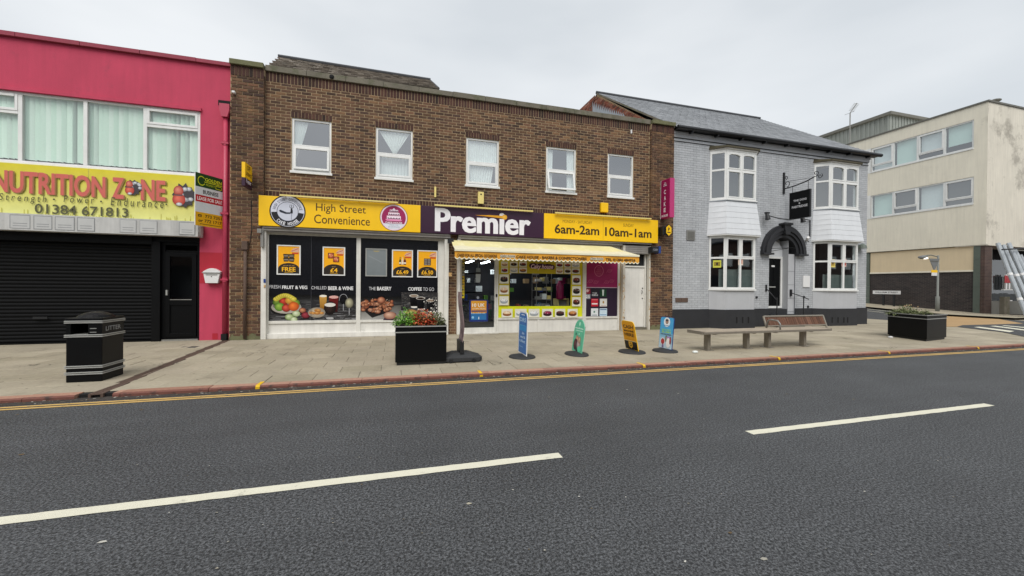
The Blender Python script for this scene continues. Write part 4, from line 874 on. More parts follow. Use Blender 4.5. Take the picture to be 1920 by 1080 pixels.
# snap frame posters on it
posters = [((519,459.5,563.5,515.5), 'FREE', 'pots', 'orange poster reading FREE with black food pots, above FRESH FRUIT & VEG'), ((605,463,647,517), '£4', 'pizza', 'orange poster reading £4 with two pizzas, above CHILLED BEER & WINE'),
           ((685.5,466,725.5,518.5), None, None, 'empty grey poster frame above THE BAKERY'), ((735,468.5,774,520), '£6.49', 'bottles', 'orange poster reading £6.49 with wine bottles'), ((782.5,469.5,820,520.5), '£6.50', 'box', 'orange poster reading £6.50 with a dark box, rightmost of the row')]
for (l, t, r, bt), word, art, lab in posters:
    x0, x1_, z0, z1 = BX(l, t, r, bt, .0); o = thing('poster', lab, 'poster', group='poster frames on the left shop window')
    z0, z1 = FX((l+r)/2, bt-.3, .0)[1], FX((l+r)/2, t, .0)[1]
    b = MB(); frame(b, x0, x1_, z0, z1, -.004, .02, .028); b.build('frame', 'silverband' if word is None else 'upvc', o)
    p = Print((0, .008, 0)); a, c, d, e = x0+.026, x1_-.026, z0+.026, z1-.026; W_, H_ = c-a, e-d; cx = (a+c)/2
    if word is None:
        p.grad(a, c, d, e, '#6f7679', '#7d8487'); p.poly([(a+.05,e-.15),(c-.1,e-.32),(c-.06,e-.36),(a+.04,e-.18)], '#858b8e'); p.ell(cx, e-.03, .08, .03, '#a8986a', 10, 180, 360)
    else:
        p.rect(a, c, d, e, '#f0aa00'); p.h += .0004
        p.poly([(a, d), (c, d)]+[(cx+W_*.5*math.cos(math.radians(x)), d+H_*.17+H_*.22*math.sin(math.radians(x))) for x in range(0, 181, 15)], '#231a10')
        p.text(word, a+W_*(.18 if len(word) > 2 else .32), c-W_*(.18 if len(word) > 2 else .32), d+H_*.08, d+H_*.24, '#f0b41c', bold=.035); p.text('ONLY' if word[0] == '£' else 'BUY ONE GET ONE', cx-W_*.1*(1 if word[0] == '£' else 2.6), cx+W_*.1*(1 if word[0] == '£' else 2.6), d+H_*.28, d+H_*.31, '#d8b070'); p.rect(a+W_*.3, c-W_*.3, d+H_*.035, d+H_*.05, '#c89a30')
        p.poly([(c-W_*.42,e-H_*.2),(c-W_*.03,e-H_*.22),(c-W_*.03,e-H_*.04),(c-W_*.3,e-H_*.08)], '#d8a890'); p.rect(c-W_*.35, c-W_*.05, e-H_*.28, e-H_*.23, '#c8401c'); p.line((c-W_*.38,e-H_*.18),(c-W_*.06,e-H_*.08),.012,'#a83c20')
        if art == 'pots':
            for k in range(2):
                for j in range(2): u, v = cx-.06+.12*k, d+H_*(.5+.14*j); p.poly([(u-.05,v-.04),(u+.05,v-.04),(u+.062,v+.04),(u-.062,v+.04)], '#2c2620'); p.rect(u-.045, u+.045, v-.012, v+.018, '#8a7c6c'); p.rect(u-.065, u+.065, v+.036, v+.048, '#15120e')
        if art == 'pizza':
            for du, dv in ((-.07, .06), (.05, -.03)): u, v = cx+du, d+H_*.62+dv; p.rect(u-.07, u+.07, v-.07, v+.07, '#6a3c18'); p.shade(u, v, .065, .065, '#e08a5c', '#9c2c1c'); [p.ell(u+U(-.04,.04), v+U(-.04,.04), .008, .008, '#f0d0a0', 6) for _ in range(6)]
        if art == 'bottles':
            for du, col, w_ in ((-.06, '#3c4a1c', .025), (0, '#d8c8b0', .025), (.06, '#5c1c20', .03)): u, v = cx+du, d+H_*.46; p.rect(u-w_, u+w_, v, v+.1, col); p.poly([(u-w_,v+.1),(u+w_,v+.1),(u+.008,v+.15),(u+.008,v+.2),(u-.008,v+.2),(u-.008,v+.15)], col); p.rect(u-w_, u+w_, v+.02, v+.06, '#e8e0d0')
        if art == 'box':
            u, v = cx, d+H_*.58; p.rect(u-.09, u+.09, v-.09, v+.09, '#2a1c18')
            for k in range(3):
                for j in range(2): p.rect(u-.08+.085*j, u-.01+.085*j, v-.08+.057*k, v-.04+.057*k, '#8a8078')
    p.build('print', o)
# ---------------------------------------------------------------- bakery shop front (right)
bf = thing('shopfront', 'bakery shop front with glass door and cake pictures round its window, under the yellow awning', 'shop front')
D0, D1 = FX(862, 560, .05)[0], FX(930.5, 560, .05)[0]; V0, V1 = FX(934, 560, .02)[0], FX(1092, 560, .02)[0]; W0, W1 = FX(1098.5, 560, .02)[0], FX(1157.5, 560, .02)[0]
b = MB(); b.box(1.63, 6.66, -.15, -.01, 2.60, ZB-.003); b.box(1.66, 7.66, -.185, -.15, 2.66, ZB-.006); b.box(6.78, 7.64, -.12, -.01, 2.36, 2.62)
for k in range(4): b.box(6.78, 7.64, -.128, -.12, 2.375+k*.06, 2.42+k*.06)
b.build('shutter_box', 'greyhouse', bf, bevel=.006)
b = MB(); b.box(1.62, 1.70, -.12, .06, 0, 2.6); b.build('shutter_guide', 'upvcdirty', bf, bevel=.006)
b = MB(); b.box(6.70, 6.78, -.12, .06, 0, 2.62); b.build('shutter_guide', 'rustpost', bf, bevel=.006); b = MB(); b.box(7.62, 7.675, -.12, .06, 0, 2.62); b.build('shutter_guide', 'rustpost', bf, bevel=.006)
b = MB()
for x_, dx in ((6.70, .08), (6.715, .06), (7.62, .055)):
    for _ in range(16):
        x = x_+U(.01, dx-.015); z = U(.1, 2.3); n = 6; s = U(.01, .035); b.add([(x+min(s, dx*.3)*math.cos(6.28*i/n)*U(.5,1), -.1225, z+s*1.6*math.sin(6.28*i/n)*U(.5,1)) for i in range(n)], [tuple(range(n))])
b.build('rust_patch', 'rustbit', bf)
b = MB(); Y0, Y1 = .0, .08
b.box(1.70, D0-.0, Y0, Y1, 0, 2.6); b.box(D1, V0, Y0-.01, Y1, 0, 2.6); b.box(V1, W0, Y0, Y1, .12, 2.6); b.box(W1, 6.66, Y0, Y1, 0, 2.6)
b.box(D0, D1, Y0, Y1, 2.13, 2.6); b.box(V0, V1, Y0, Y1, 2.10, 2.6); b.box(W0, W1, Y0, Y1, 2.13, 2.6); b.box(V0, V1, -.015, Y1, .375, .43); b.box(W0, W1, -.015, Y1, .375, .43)
b.build('window_frame', 'upvcdirty', bf, bevel=.004)
xm = FX(1009, 600, .02)[0]
b = MB(); b.box(V0, xm-.03, .02, .1, 0, .375); b.box(xm+.03, V1, .02, .1, 0, .375); b.box(xm-.03, xm+.03, .0, .1, 0, .375); b.box(W0, W1, .02, .1, 0, .375); b.build('lower_panel', 'whitepanel', bf)
dr_ = thing('glass_door', 'white framed glass shop door with a blue and orange 10 UK poster', 'door')
b = MB(); frame(b, D0, D1, .03, 2.12, .03, .09, .055); b.box(D0+.055, D1-.055, .03, .09, .085, .16); b.build('frame', 'upvcdirty', dr_, bevel=.004)
pane(D0+.05, D1-.05, .16, 2.07, .06, 'glass_dark', dr_)
b = MB(); b.box(1.70, D1+.05, -.06, .03, 0, .03); b.build('step', 'upvcdirty', dr_)
b = MB(); b.box(D1-.02, D1+.02, -.01, .03, 1.02, 1.1); b.build('lock', 'blackgap', dr_)
DY = .055; p = Print((0, DY, 0)); a = FX(861.5, 500, DY)[0]; c = FX(871, 500, DY)[0]
for i, col in enumerate(['#b8a43c', '#9c9468', '#8d8a80', '#c8a81c', '#d0a820', '#c8b020', '#d8c41c']): z = 2.06-i*.155; p.rect(a, c, z-.145, z, col); p.rect(a+.02, c-.02, z-.09, z-.05, '#4a4630'); p.ell((a+c)/2, z-.03, .015, .015, '#6a6244', 8)
x0, x1_, z0, z1 = BX(880, 561, 915, 605, DY); z1 = FX(897, 562, DY)[1]; z0 = FX(897, 603, DY)[1]; p.rrect(x0, x1_, z0, z1, .03, '#14286c'); q = .05; p.grad(x0+q, x1_-q, z0+.24, z1-.03, '#d88c1c', '#e0a030'); p.rect(x0+q, x1_-q, z0+.05, z0+.24, '#2a6ea8')
for i in range(14): p.poly([(x0+q+i*.028,z0+.22),(x0+q+i*.028+.03,z0+.22),(x0+q+i*.028+.015,z0+.22+U(.01,.06))], '#a8bcc4')
p.text('10 UK', x0+.08, x1_-.1, z1-.2, z1-.1, '#f0e8d8', bold=.04); p.text('ATTRACTIONS', x0+.08, x1_-.08, z1-.27, z1-.23, '#f0e0c0', bold=.02); p.rect(x0+.06, x1_-.06, z1-.33, z1-.3, '#2c3c74'); p.ell(x0+.1, z0+.12, .035, .035, '#8ec0e0', 12); p.ell((x0+x1_)/2, z0+.1, .012, .04, '#e0ecf0', 10)
p.ell((x0+x1_)/2-.03, z1+.06, .04, .04, '#8b9098', 14); u, v = FX(896, 520, DY); p.poly([(u-.06,v-.14),(u+.06,v-.14),(u+.075,v+.09),(u-.065,v+.09)], '#a9aeb0'); p.rect(u-.085, u+.085, v+.09, v+.15, '#1c1d20'); p.poly([(u-.06,v+.15),(u+.07,v+.15),(u+.06,v+.26),(u-.05,v+.26)], '#7b8288'); p.line((u, v+.26), (u+.01, v+.4), .01, '#8a8f92')
p.build('stuck_on_prints', dr_)
# window with cake picture border
GY = .03; p = Print((0, GY, 0)); zt_, zb_ = 2.10, .43
ia, ic = FX(955, 540, GY)[0], FX(1070, 540, GY)[0]; iz1 = FX(1010, 513, GY)[1]; iz0 = FX(1010, 574, GY)[1]
Yc, Yb = '#d8c81c', '#dcdf16'
for r_ in ((V0, ia, zb_, zt_, Yc), (ic, V1, zb_, zt_, Yc), (ia, ic, iz1, zt_, '#c4b01c'), (ia, ic, zb_, iz0, Yb)): p.rect(*r_, adv=False)
p.h += p.step; p.rect(V0, V1, zb_, iz0, Yb)
def cake(pr, x0, x1_, z0, z1, kind):
    pr.rrect(x0, x1_, z0, z1, .008, '#e2dfd0'); u, v = (x0+x1_)/2, (z0+z1)/2; w_, h_ = (x1_-x0)*.4, (z1-z0)*.36
    col = [('#e0c09a','#8a5a34','#f0e0c8'), ('#8a1c24','#3a0a10','#c8404c'), ('#2c1a16','#0c0605','#5a3a30'), ('#d8dde0','#9aa0a4','#f4f4f4'), ('#5a2418','#2a0e08','#8a3c28'), ('#b06a34','#5a2c14','#d89a5c'), ('#6a1a3c','#2a0614','#a83058')][kind % 7]
    pr.ell(u, v-h_*.35, w_, h_*.6, col[1], 14); pr.rect(u-w_, u+w_, v-h_*.35, v+h_*.2, col[1]) if kind % 2 else pr.poly([(u-w_,v-h_*.3),(u+w_,v-h_*.3),(u+w_*.9,v+h_*.3),(u-w_*.9,v+h_*.3)], col[1])
    pr.shade(u, v+h_*.22, w_*.95, h_*.5, col[2], col[0], 12)
    for k in range(5): t = 6.28*k/5+kind; pr.ell(u+w_*.6*math.cos(t), v+h_*.25+h_*.28*math.sin(t), .01, .008, random.choice(['#b01c28', '#f0f0e8', '#3a1a10', '#c8a020']), 6)
k = 0
for l, r, bt in ((939.5,952.5,0),(956,970.5,0),(973,987.5,0),(1042,1055.5,0),(1057.5,1070,0),(1071,1086,0)):
    for t, bb in ((490.5, 500), (501.5, 511.5)):
        dy = (l-940)*.006*1.0; x0 = FX(l, t, GY)[0]; x1_ = FX(r, t, GY)[0]; cx = (l+r)/2; cake(p, x0, x1_, FX(cx, bb+dy+ (0 if l < 1000 else 1), GY)[1], FX(cx, t+dy+(0 if l < 1000 else 1), GY)[1], k); k += 1
for i in range(3):
    t = 514+i*20.3; cake(p, FX(935.5, 540, GY)[0], FX(953, 540, GY)[0], FX(944, t+17.5, GY)[1], FX(944, t+.5, GY)[1], [2, 0, 3][i]); cake(p, FX(1071.5, 540, GY)[0], FX(1087.5, 540, GY)[0], FX(1079, t+19.5, GY)[1], FX(1079, t+2.5, GY)[1], [4, 2, 4][i])
for i, (l, r) in enumerate(((939.5,960),(964.5,986),(990,1010),(1015,1035),(1039,1058),(1062.5,1081))): cake(p, FX(l, 580, GY)[0], FX(r, 580, GY)[0], FX((l+r)/2, 595, GY)[1], FX((l+r)/2, 579, GY)[1], [0, 3, 3, 6, 2, 5][i])
u0, v1 = FX(991.5, 493, GY); u1, v0 = FX(1037.5, 509, GY)
for i in range(9): t = i/8; p.ell(u0+.06+(u1-u0-.12)*t, v1-.08-.02*t+.012*math.sin(i*2.2), .075, .075, '#3a1430', 12)
p.text('Caky house', u0+.04, u1-.04, v0+.03, v1-.035, '#e8c8d8', bold=.02, shear=.25)
p.build('cake_print', bf)
pane(ia-.02, ic+.02, iz0-.02, iz1+.02, .045, 'glass_dark', bf)
b = MB(); b.rect(V0, ia, zb_, zt_, .034); b.rect(ic, V1, zb_, zt_, .034); b.rect(ia, ic, iz1, zt_, .034); b.rect(ia, ic, zb_, iz0, .034); b.rect(W0, W1, .43, 2.13, .034); b.build('window_glass', 'dark', bf)
# magenta and purple panels
p = Print((0, GY, 0)); zm = FX(1128, 538.5, GY)[1]; p.rect(W0, W1, zm, 2.13, '#8f1050'); p.rect(W0, W1, .43, zm-.02, '#24122c'); p.rect(W0, W1, zm-.02, zm, '#c8a8b8')
u, v = FX(1123, 508, GY); p.ring(u, v, .155, .17, .92, '#c8708c', 24)
for i, (s, w_) in enumerate((('cake', .07), ('cake', .1), ('bakers', .12), ('house', .1))): p.text(s, u-w_*.8, u+w_*.8, v+.08-i*.06, v+.11-i*.06, '#b85c70', bold=.02)
for px, py in ((1107,527),(1117,529),(1137,529),(1146,527),(1142,508)):
    u, v = FX(px, py, GY)
    for k in range(6): t = k*.5; p.line((u-.1+.03*k, v-.06+.02*(k % 2)), (u-.04+.03*k, v+.05), .008, '#b84a74')
    p.ring(u, v, .07, .05, .85, '#b84a74', 12)
def sq(l, t, r, bt, col): x0 = FX(l, t, GY)[0]; x1_ = FX(r, t, GY)[0]; z1 = FX((l+r)/2, t, GY)[1]; z0 = FX((l+r)/2, bt, GY)[1]; p.rrect(x0, x1_, z0, z1, .008, col); return x0, x1_, z0, z1
x0, x1_, z0, z1 = sq(1096.5, 541, 1106.5, 551, '#8e1c30'); p.text('*', x0+.03, x1_-.03, z0+.05, z1-.02, '#e8c8c8', bold=.04); x0, x1_, z0, z1 = sq(1096.5, 551.5, 1106.5, 560.5, '#8e9298'); p.text('25', x0+.02, x1_-.02, z0+.03, z1-.03, '#e8e8e8', bold=.02)
x0, x1_, z0, z1 = sq(1109, 542, 1121, 556, '#1c1620'); p.text('THE', x0+.02, x1_-.04, z0+.09, z0+.12, '#d8d8dc', bold=.03); p.text('DELI', x0+.01, x1_-.01, z0+.02, z0+.07, '#d8d8dc', bold=.05)
x0, x1_, z0, z1 = sq(1124, 542, 1136.5, 556.5, '#0d3d22'); p.poly([((x0+x1_)/2-.02,z0+.03),((x0+x1_)/2+.02,z0+.03),((x0+x1_)/2+.035,z1-.02),((x0+x1_)/2-.035,z1-.02)], '#c8d4cc')
x0, x1_, z0, z1 = sq(1108, 560, 1121, 574.5, '#c01c30'); p.rect(x0+.02, x1_-.02, z0+.06, z0+.1, '#f0e0e0'); p.rect(x0+.02, x1_-.02, z1-.04, z1-.025, '#e89ca0')
x0, x1_, z0, z1 = sq(1124, 560, 1137.5, 574.5, '#dcdad4'); p.ell((x0+x1_)/2, (z0+z1)/2+.01, .03, .04, '#a8843c', 10); p.rect(x0+.03, x1_-.03, z0+.02, z0+.03, '#b06060')
x0, x1_, z0, z1 = sq(1107.5, 578, 1121, 592.5, '#dbe0e2'); p.ell((x0+x1_)/2-.01, (z0+z1)/2+.01, .03, .03, '#4c7c6c', 10); p.rect(x0+.04, x1_-.04, z0+.02, z0+.04, '#4c5064')
x0, x1_, z0, z1 = sq(1123.5, 578, 1137.5, 592.5, '#c8dce8'); p.rect(x0+.015, x1_-.015, z1-.05, z1-.025, '#3c5c8c'); p.rect(x0+.015, x1_-.015, z0+.03, z0+.05, '#4c80b0')
p.build('panel_print', bf)
# side door
sd = thing('side_door', 'plain white flush door between rusty posts at the right end of the brick building', 'door')
b = MB(); b.box(6.82, 7.56, .05, .1, .08, 1.94); b.build('leaf', 'whitepanel', sd, bevel=.004)
b = MB(); b.box(6.785, 6.82, .02, .12, 0, 2.36); b.box(7.56, 7.615, .02, .12, 0, 2.36); b.box(6.82, 7.56, .02, .12, 1.95, 2.0); b.build('frame', 'upvcdirty', sd, bevel=.003)
pane(6.82, 7.56, 2.0, 2.36, .07, 'dark', sd, 'top_light'); b = MB(); b.box(6.785, 7.62, -.03, .05, 0, .07); b.build('step', 'stone', sd)
b = MB(); b.tube([(7.47,.03,1.24),(7.47,.0,1.19),(7.47,.03,1.12)], .009, 6); b.tube([(7.5,.03,1.3),(7.5,.049,1.3)], .018, 8); b.tube([(7.5,.03,.98),(7.5,.049,.98)], .016, 8); b.build('handle', 'blacksteel', sd)
# inside of the shop
ins = thing('shop_interior', 'dim shop inside seen through the bakery door and window', 'shop room')
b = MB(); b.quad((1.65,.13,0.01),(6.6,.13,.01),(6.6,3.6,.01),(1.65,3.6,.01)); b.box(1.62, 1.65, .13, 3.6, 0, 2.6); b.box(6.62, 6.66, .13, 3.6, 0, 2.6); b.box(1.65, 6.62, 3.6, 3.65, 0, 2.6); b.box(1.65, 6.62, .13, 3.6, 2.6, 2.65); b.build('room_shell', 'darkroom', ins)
for x in (2.35, 2.9, 3.5): b = MB(); b.box(x-.04, x+.04, 1.1+x*.2, 2.2+x*.2, 2.1, 2.125); b.build('strip_light', 'strip', ins)
for x in (3.2, 4.3): b = MB(); b.box(x, x+.9, .7, .76, 2.25, 2.28); b.build('strip_light', 'strip', ins)  # extra strips out of sight above the window, added to light the display
SH = thing('display_shelves', 'white wire shelves of boxes and cake tins inside the bakery window', 'shelf unit'); xa, xb = FX(1006, 545, .35)[0], FX(1034, 545, .35)[0]
b = MB()
for x in (xa, xb): b.box(x-.008, x+.008, .35, .37, .55, 2.1); b.box(x-.008, x+.008, .75, .77, .55, 2.1)
for z in (.66, .93, 1.2, 1.47): b.box(xa, xb, .35, .77, z, z+.012)
b.build('frame', 'galv', SH)
for z in (.672, .942, 1.212, 1.482):
    x = xa+.03
    while x < xb-.1:
        w_ = U(.07, .16); h_ = U(.07, .17); g = MB(); g.box(x, min(x+w_, xb-.01), .38, .6, z, z+h_); g.build('box_of_cakes', random.choice(['whiteplastic', 'net', 'galv', 'whitepanel', 'cream_t']), SH); x += w_+.02
gl = thing('pink_bottle', 'tall magenta canister inside the right half of the bakery window', 'canister'); u, v = FX(1050, 541, .45)
b = MB(); b.tube([(u,.45,v-.33),(u,.45,v-.3),(u,.45,v+.1),(u,.45,v+.2),(u,.45,v+.25)], [.1,.12,.12,.06,.05], 14); b.build('body', 'pink', gl, smooth=True); b = MB(); b.tube([(u,.45,v+.25),(u,.45,v+.33)], .07, 10); b.build('cap', 'net', gl)
cs = thing('display_counter', 'low glass topped counter inside the bakery window', 'counter'); x0 = FX(1044, 560, .6)[0]; x1_ = FX(1064, 560, .6)[0]; b = MB(); frame(b, x0, x1_, .5, .95, .5, .9, .03); b.build('frame', 'cream_t', cs); b = MB(); b.box(x0+.03, x1_-.03, .6, .62, .53, .92); b.build('front', 'greyhouse', cs)
b = MB()
for k in range(5):
    for z in (.5, .8, 1.1, 1.4, 1.7): b.box(2.0+k*.0, 2.6, 1.6, 1.9, z, z+.03)
b.build('shelf', 'galv', ins)
for k in range(34): b = MB(); x = U(1.9, 6.2); z = random.choice((.53, .83, 1.13, 1.43, 1.73)); b.box(x, x+U(.08,.2), 2.4, 2.6, z, z+U(.1,.22)); b.build('goods', random.choice(['greyhouse', 'redpaint', 'blueplastic', 'galv', 'buff', 'pink', 'leaf_g', 'net']), ins)
# awning
aw = thing('awning', 'cream cloth awning with scalloped orange valance, CAKE HOUSE BAKERS & CONFECTIONERS', 'awning')
AX0, AX1, AY = FX(852.5, 470, -.85)[0], FX(1198, 480, -.85)[0], -.85
az1 = (FX(853, 466, AY)[1]+FX(1197, 479, AY)[1])/2
b = MB(); n = 24
for i in range(n):
    t0, t1 = i/n, (i+1)/n; f_ = lambda t: AX0+(AX1-AX0)*t; w0, w1 = AX0+.0+(AX1-.55-AX0)*t0, AX0+(AX1-.55-AX0)*t1; sg_ = lambda t: .012*math.sin(t*40)
    b.quad((f_(t0),AY,az1),(f_(t1),AY,az1),((f_(t1)+w1)/2,-.52,az1+.12+sg_(t1)-.01),((f_(t0)+w0)/2,-.52,az1+.12+sg_(t0)-.01)); b.quad(((f_(t0)+w0)/2,-.52,az1+.12+sg_(t0)-.01),((f_(t1)+w1)/2,-.52,az1+.12+sg_(t1)-.01),(w1,-.2,az1+.29),(w0,-.2,az1+.29), 1)
b.build('canopy', ['canopy', 'canopytop'], aw)
b = MB(); b.add([(AX1,AY,az1),(AX1-.55,-.2,az1+.29),(AX1-.55,-.2,az1+.02)], [(0,1,2)]); b.build('end_cheek', 'canopy', aw)
b = MB(); b.box(AX0, AX1, AY-.04, AY+.03, az1-.055, az1+.01); b.build('front_bar', 'scallop', aw, bevel=.01)
zv1 = az1-.055; zv0 = zv1-.185; nS = 44; pts = [(AX0, zv1)]; L = AX1-AX0; sc = [(AX0, zv1-.0)]
poly = []; edge = []
for i in range(nS):
    x0 = AX0+L*i/nS; s_ = L/nS
    for k in range(7): t = k/6; poly.append((x0+s_*t, zv0+.035-.04*math.sin(math.pi*t))); edge.append((x0+s_*t, zv0+.022-.045*math.sin(math.pi*t)))
b = MB()
for i in range(len(poly)-1):
    if poly[i+1][0]-poly[i][0] < 1e-6: continue
    yy = AY-.015-.006*math.sin(poly[i][0]*7); y2 = AY-.015-.006*math.sin(poly[i+1][0]*7)
    b.quad((poly[i][0],yy,poly[i][1]),(poly[i+1][0],y2,poly[i+1][1]),(poly[i+1][0],y2,zv1),(poly[i][0],yy,zv1), 0); b.quad((edge[i][0],yy-.001,edge[i][1]),(edge[i+1][0],y2-.001,edge[i+1][1]),(poly[i+1][0],y2-.001,poly[i+1][1]+.012),(poly[i][0],yy-.001,poly[i][1]+.012), 1)
b.build('valance', ['valance', 'scallop'], aw)
VY2 = AY-.025; p = Print((0, VY2, 0))
for s, l, r in (('CAKES FOR ALL SPECIAL OCCASIONS', 857.5, 932), ('CAKE HOUSE - BAKERS & CONFECTIONERS', 968, 1100), ('TEL 01384 484926', 1135.5, 1191.5)):
    xa, xb = FX(l, 476, VY2)[0], FX(r, 483, VY2)[0]; p.text(s, xa, xb, zv0+.05, zv0+.125, '#3a2408', bold=.028)
for l, r in ((938, 966), (1107, 1131)):
    xa, xb = FX(l, 478, VY2)[0], FX(r, 480, VY2)[0]
    for i in range(7): p.ell(xa+.03+(xb-xa-.06)*i/6, zv0+.095, .04, .04, '#c8c0a8', 10)
    p.text('Caky house', xa, xb, zv0+.06, zv0+.13, '#5a5048', bold=.02, shear=.3)
p.build('lettering', aw)
b = MB(); b.tube([(AX0+.08,-.18,az1+.25),(AX0+.05,-.5,az1+.0),(AX0+.1,AY+.02,az1-.03)], .02, 6); b.tube([(AX1-.6,-.18,az1+.25),(AX1-.1,-.5,az1+.0),(AX1-.1,AY+.02,az1-.03)], .02, 6); b.build('arm', 'greyhouse', aw)
b = MB(); b.box(AX0-.1, AX0+.05, -.3, -.19, az1+.2, az1+.32); b.build('bracket', 'blacksteel', aw)
# small things on the brick wall
def small(name, label, cat, l, t, r, bt, y0, y1, mt, **k):
    o = thing(name, label, cat); x0 = FX(l, t, y0)[0]; x1_ = FX(r, t, y0)[0]; z1 = FX((l+r)/2, t, y0)[1]; z0 = FX((l+r)/2, bt, y0)[1]; b = MB(); b.box(x0, x1_, y0, y1, z0, z1); b.build('body', mt, o, **k); return o, x0, x1_, z0, z1
o, a, c, d, e = small('alarm_box', 'cream bell box with round sounder on the bricks above PREMIER', 'alarm', 896.5, 359.5, 907.5, 382, -.07, -.002, 'cream_t', bevel=.01); b = MB(); b.tube([((a+c)/2,-.075,e-.07),((a+c)/2,-.069,e-.07)], .022, 10); b.build('sounder', 'dark', o)
small('conduit_stub', 'thin cream vertical conduit stub between the second and third upstairs windows', 'pipe', 814.5, 350, 818, 369.5, -.03, -.002, 'cream_t')
o, a, c, d, e = small('alarm_box', 'yellow tapered alarm box above the 10am opening hours', 'alarm', 1127.5, 380, 1141, 398, -.11, -.002, 'yellowsign', bevel=.02)
small('weep_pipe', 'short white overflow pipe high on the bricks near the right parapet', 'pipe', 1183.5, 243, 1185.3, 250, -.05, -.002, 'whiteplastic')
o = thing('soil_pipe', 'dark brown rainwater pipe with square hopper on the left brick pier', 'drainpipe'); X = FX(459.5, 500, -.16)[0]
b = MB(); b.tube([(X,-.155,.03),(X,-.155,2.3)], .035, 10); b.build('pipe', 'ironrust', o, smooth=True); b = MB(); zt_ = FX(459, 452, -.2)[1]; b.box(X-.06, X+.06, -.22, -.103, zt_-.2, zt_); b.build('hopper', 'ironrust', o, bevel=.008)
b = MB(); x = FX(471, 400, -.11)[0]; b.tube([(x,-.112,3.3),(x+.01,-.112,2.6),(x-.03,-.112,2.25)], .008, 5); o = thing('cable', 'thin black cable hanging down the left brick pier', 'cable'); b.build('run', 'blacksteel', o)
o = thing('shutter_bracket', 'grey steel bracket at the left end of the fascia sign', 'bracket'); b = MB(); x, z = FX(492, 447, -.16); b.box(x-.03, x+.03, -.2, -.103, z-.2, z+.2); b.box(x-.09, x+.0, -.24, -.2, z+.12, z+.22); b.build('plate', 'galv', o)
for l, t, r, bt, mt, lab in ((494,523,498,530,'blueplastic','small blue sticker switch on the left shutter guide'),(494.5,534,497.5,539,'rustbit','small orange lock on the left shutter guide'),(841.5,511,847.5,518,'rustbit','small orange lock plate between the two shop fronts'),(1160,531,1163,536,'rustbit','small lock plate on the post by the white side door')): small('lock_plate', lab, 'lock', l, t, r, bt, -.135, -.121, mt)
for i, (px, py) in enumerate(((463,160),(525,170),(660,183))): pass
# projecting signs
def projecting(name, label, cat, X, y_in, y_out, z0, z1, th_, mt, edge=None):
    o = thing(name, label, cat); b = MB(); b.box(X, X+th_, y_out, y_in, z0, z1); b.build('box', mt, o, bevel=.006)
    b = MB(); b.box(X+th_*.3, X+th_*.7, y_in, -.1 if X < -3 or X > 7.6 else -.0, z0+.15, z0+.19); b.box(X+th_*.3, X+th_*.7, y_in, -.1 if X < -3 or X > 7.6 else 0, z1-.2, z1-.16); b.build('bracket', 'blacksteel', o); return o
X = -3.42; o = thing('projecting_sign', 'small yellow and purple off licence sign jutting from the left brick pier', 'sign')
yo = -.62; zT = P(453, 303, 1, yo).z; zM = P(453, 332, 1, yo).z; zB_ = P(453, 347.5, 1, yo).z; X = P(453, 320, 1, yo).x
b = MB(); b.box(X, X+.07, yo, -.16, zM, zT); b.build('upper_box', 'yellowsign', o, bevel=.004); b = MB(); b.box(X, X+.07, yo, -.16, zB_, zM-.004); b.build('lower_box', 'purplesign', o, bevel=.004)
b = MB(); b.box(X+.02, X+.05, -.16, -.103, zM-.03, zM+.03); b.build('bracket', 'blacksteel', o)
p = Print((X+.07, yo, 0), (0, 1, 0), (0, 0, 1), (1, 0, 0)); p.text('OFF', .13, .33, zM+.2, zM+.31, '#6a4a08', bold=.03); p.text('LICENCE', .05, .41, zM+.07, zM+.15, '#6a4a08', bold=.03); p.text('Premier', .06, .4, zB_+.08, zB_+.18, '#d8d0dc', bold=.05); p.build('lettering', o)
# magenta cake house sign
yo, yi = -.56, -.12; Xo = P(1255.5, 380, 1, yo).x; zt_ = P(1256, 333, 1, yo).z; zb_ = P(1255, 407, 1, yo).z; wth = P(1264.5, 380, 1, yo).x-Xo
o = thing('projecting_sign', 'tall narrow magenta CAKE HOUSE sign jutting out where brick meets grey wall', 'sign')
b = MB(); b.box(Xo+.012, Xo+wth, yo, yi, zb_, zt_); b.build('box', 'pinkedge', o, bevel=.004); b = MB(); b.box(Xo, Xo+.012, yo+.012, yi-.02, zb_+.015, zt_-.015); b.build('face', 'pink', o); b = MB(); b.box(Xo-.0, Xo+.012, yi-.02, yi, zb_, zt_); b.build('rear_edge', 'upvc', o)
p = Print((Xo, yi, 0), (0, -1, 0), (0, 0, 1), (-1, 0, 0)); W_ = yi-yo; H_ = zt_-zb_
for i, ch in enumerate('CAKE'): p.text(ch, W_*.38, W_*.6, zb_+H_*(.62-.155*i), zb_+H_*(.73-.155*i), '#e6d6e0', bold=.03)
p.text('HOUSE', W_*.14, W_*.84, zb_+H_*.035, zb_+H_*.095, '#e6d6e0', bold=.03)
for i, w_ in enumerate((.09, .14, .2)): p.rect(W_*(.5-w_), W_*(.5+w_), zb_+H_*(.9-.035*i), zb_+H_*(.915-.035*i), '#e6d6e0')
p.build('lettering', o)
b = MB(); b.box(Xo+.02, Xo+.06, yi, -.103, zt_-.2, zt_-.16); b.box(Xo+.02, Xo+.06, yi, -.103, zb_+.15, zb_+.19); b.build('bracket', 'blacksteel', o)
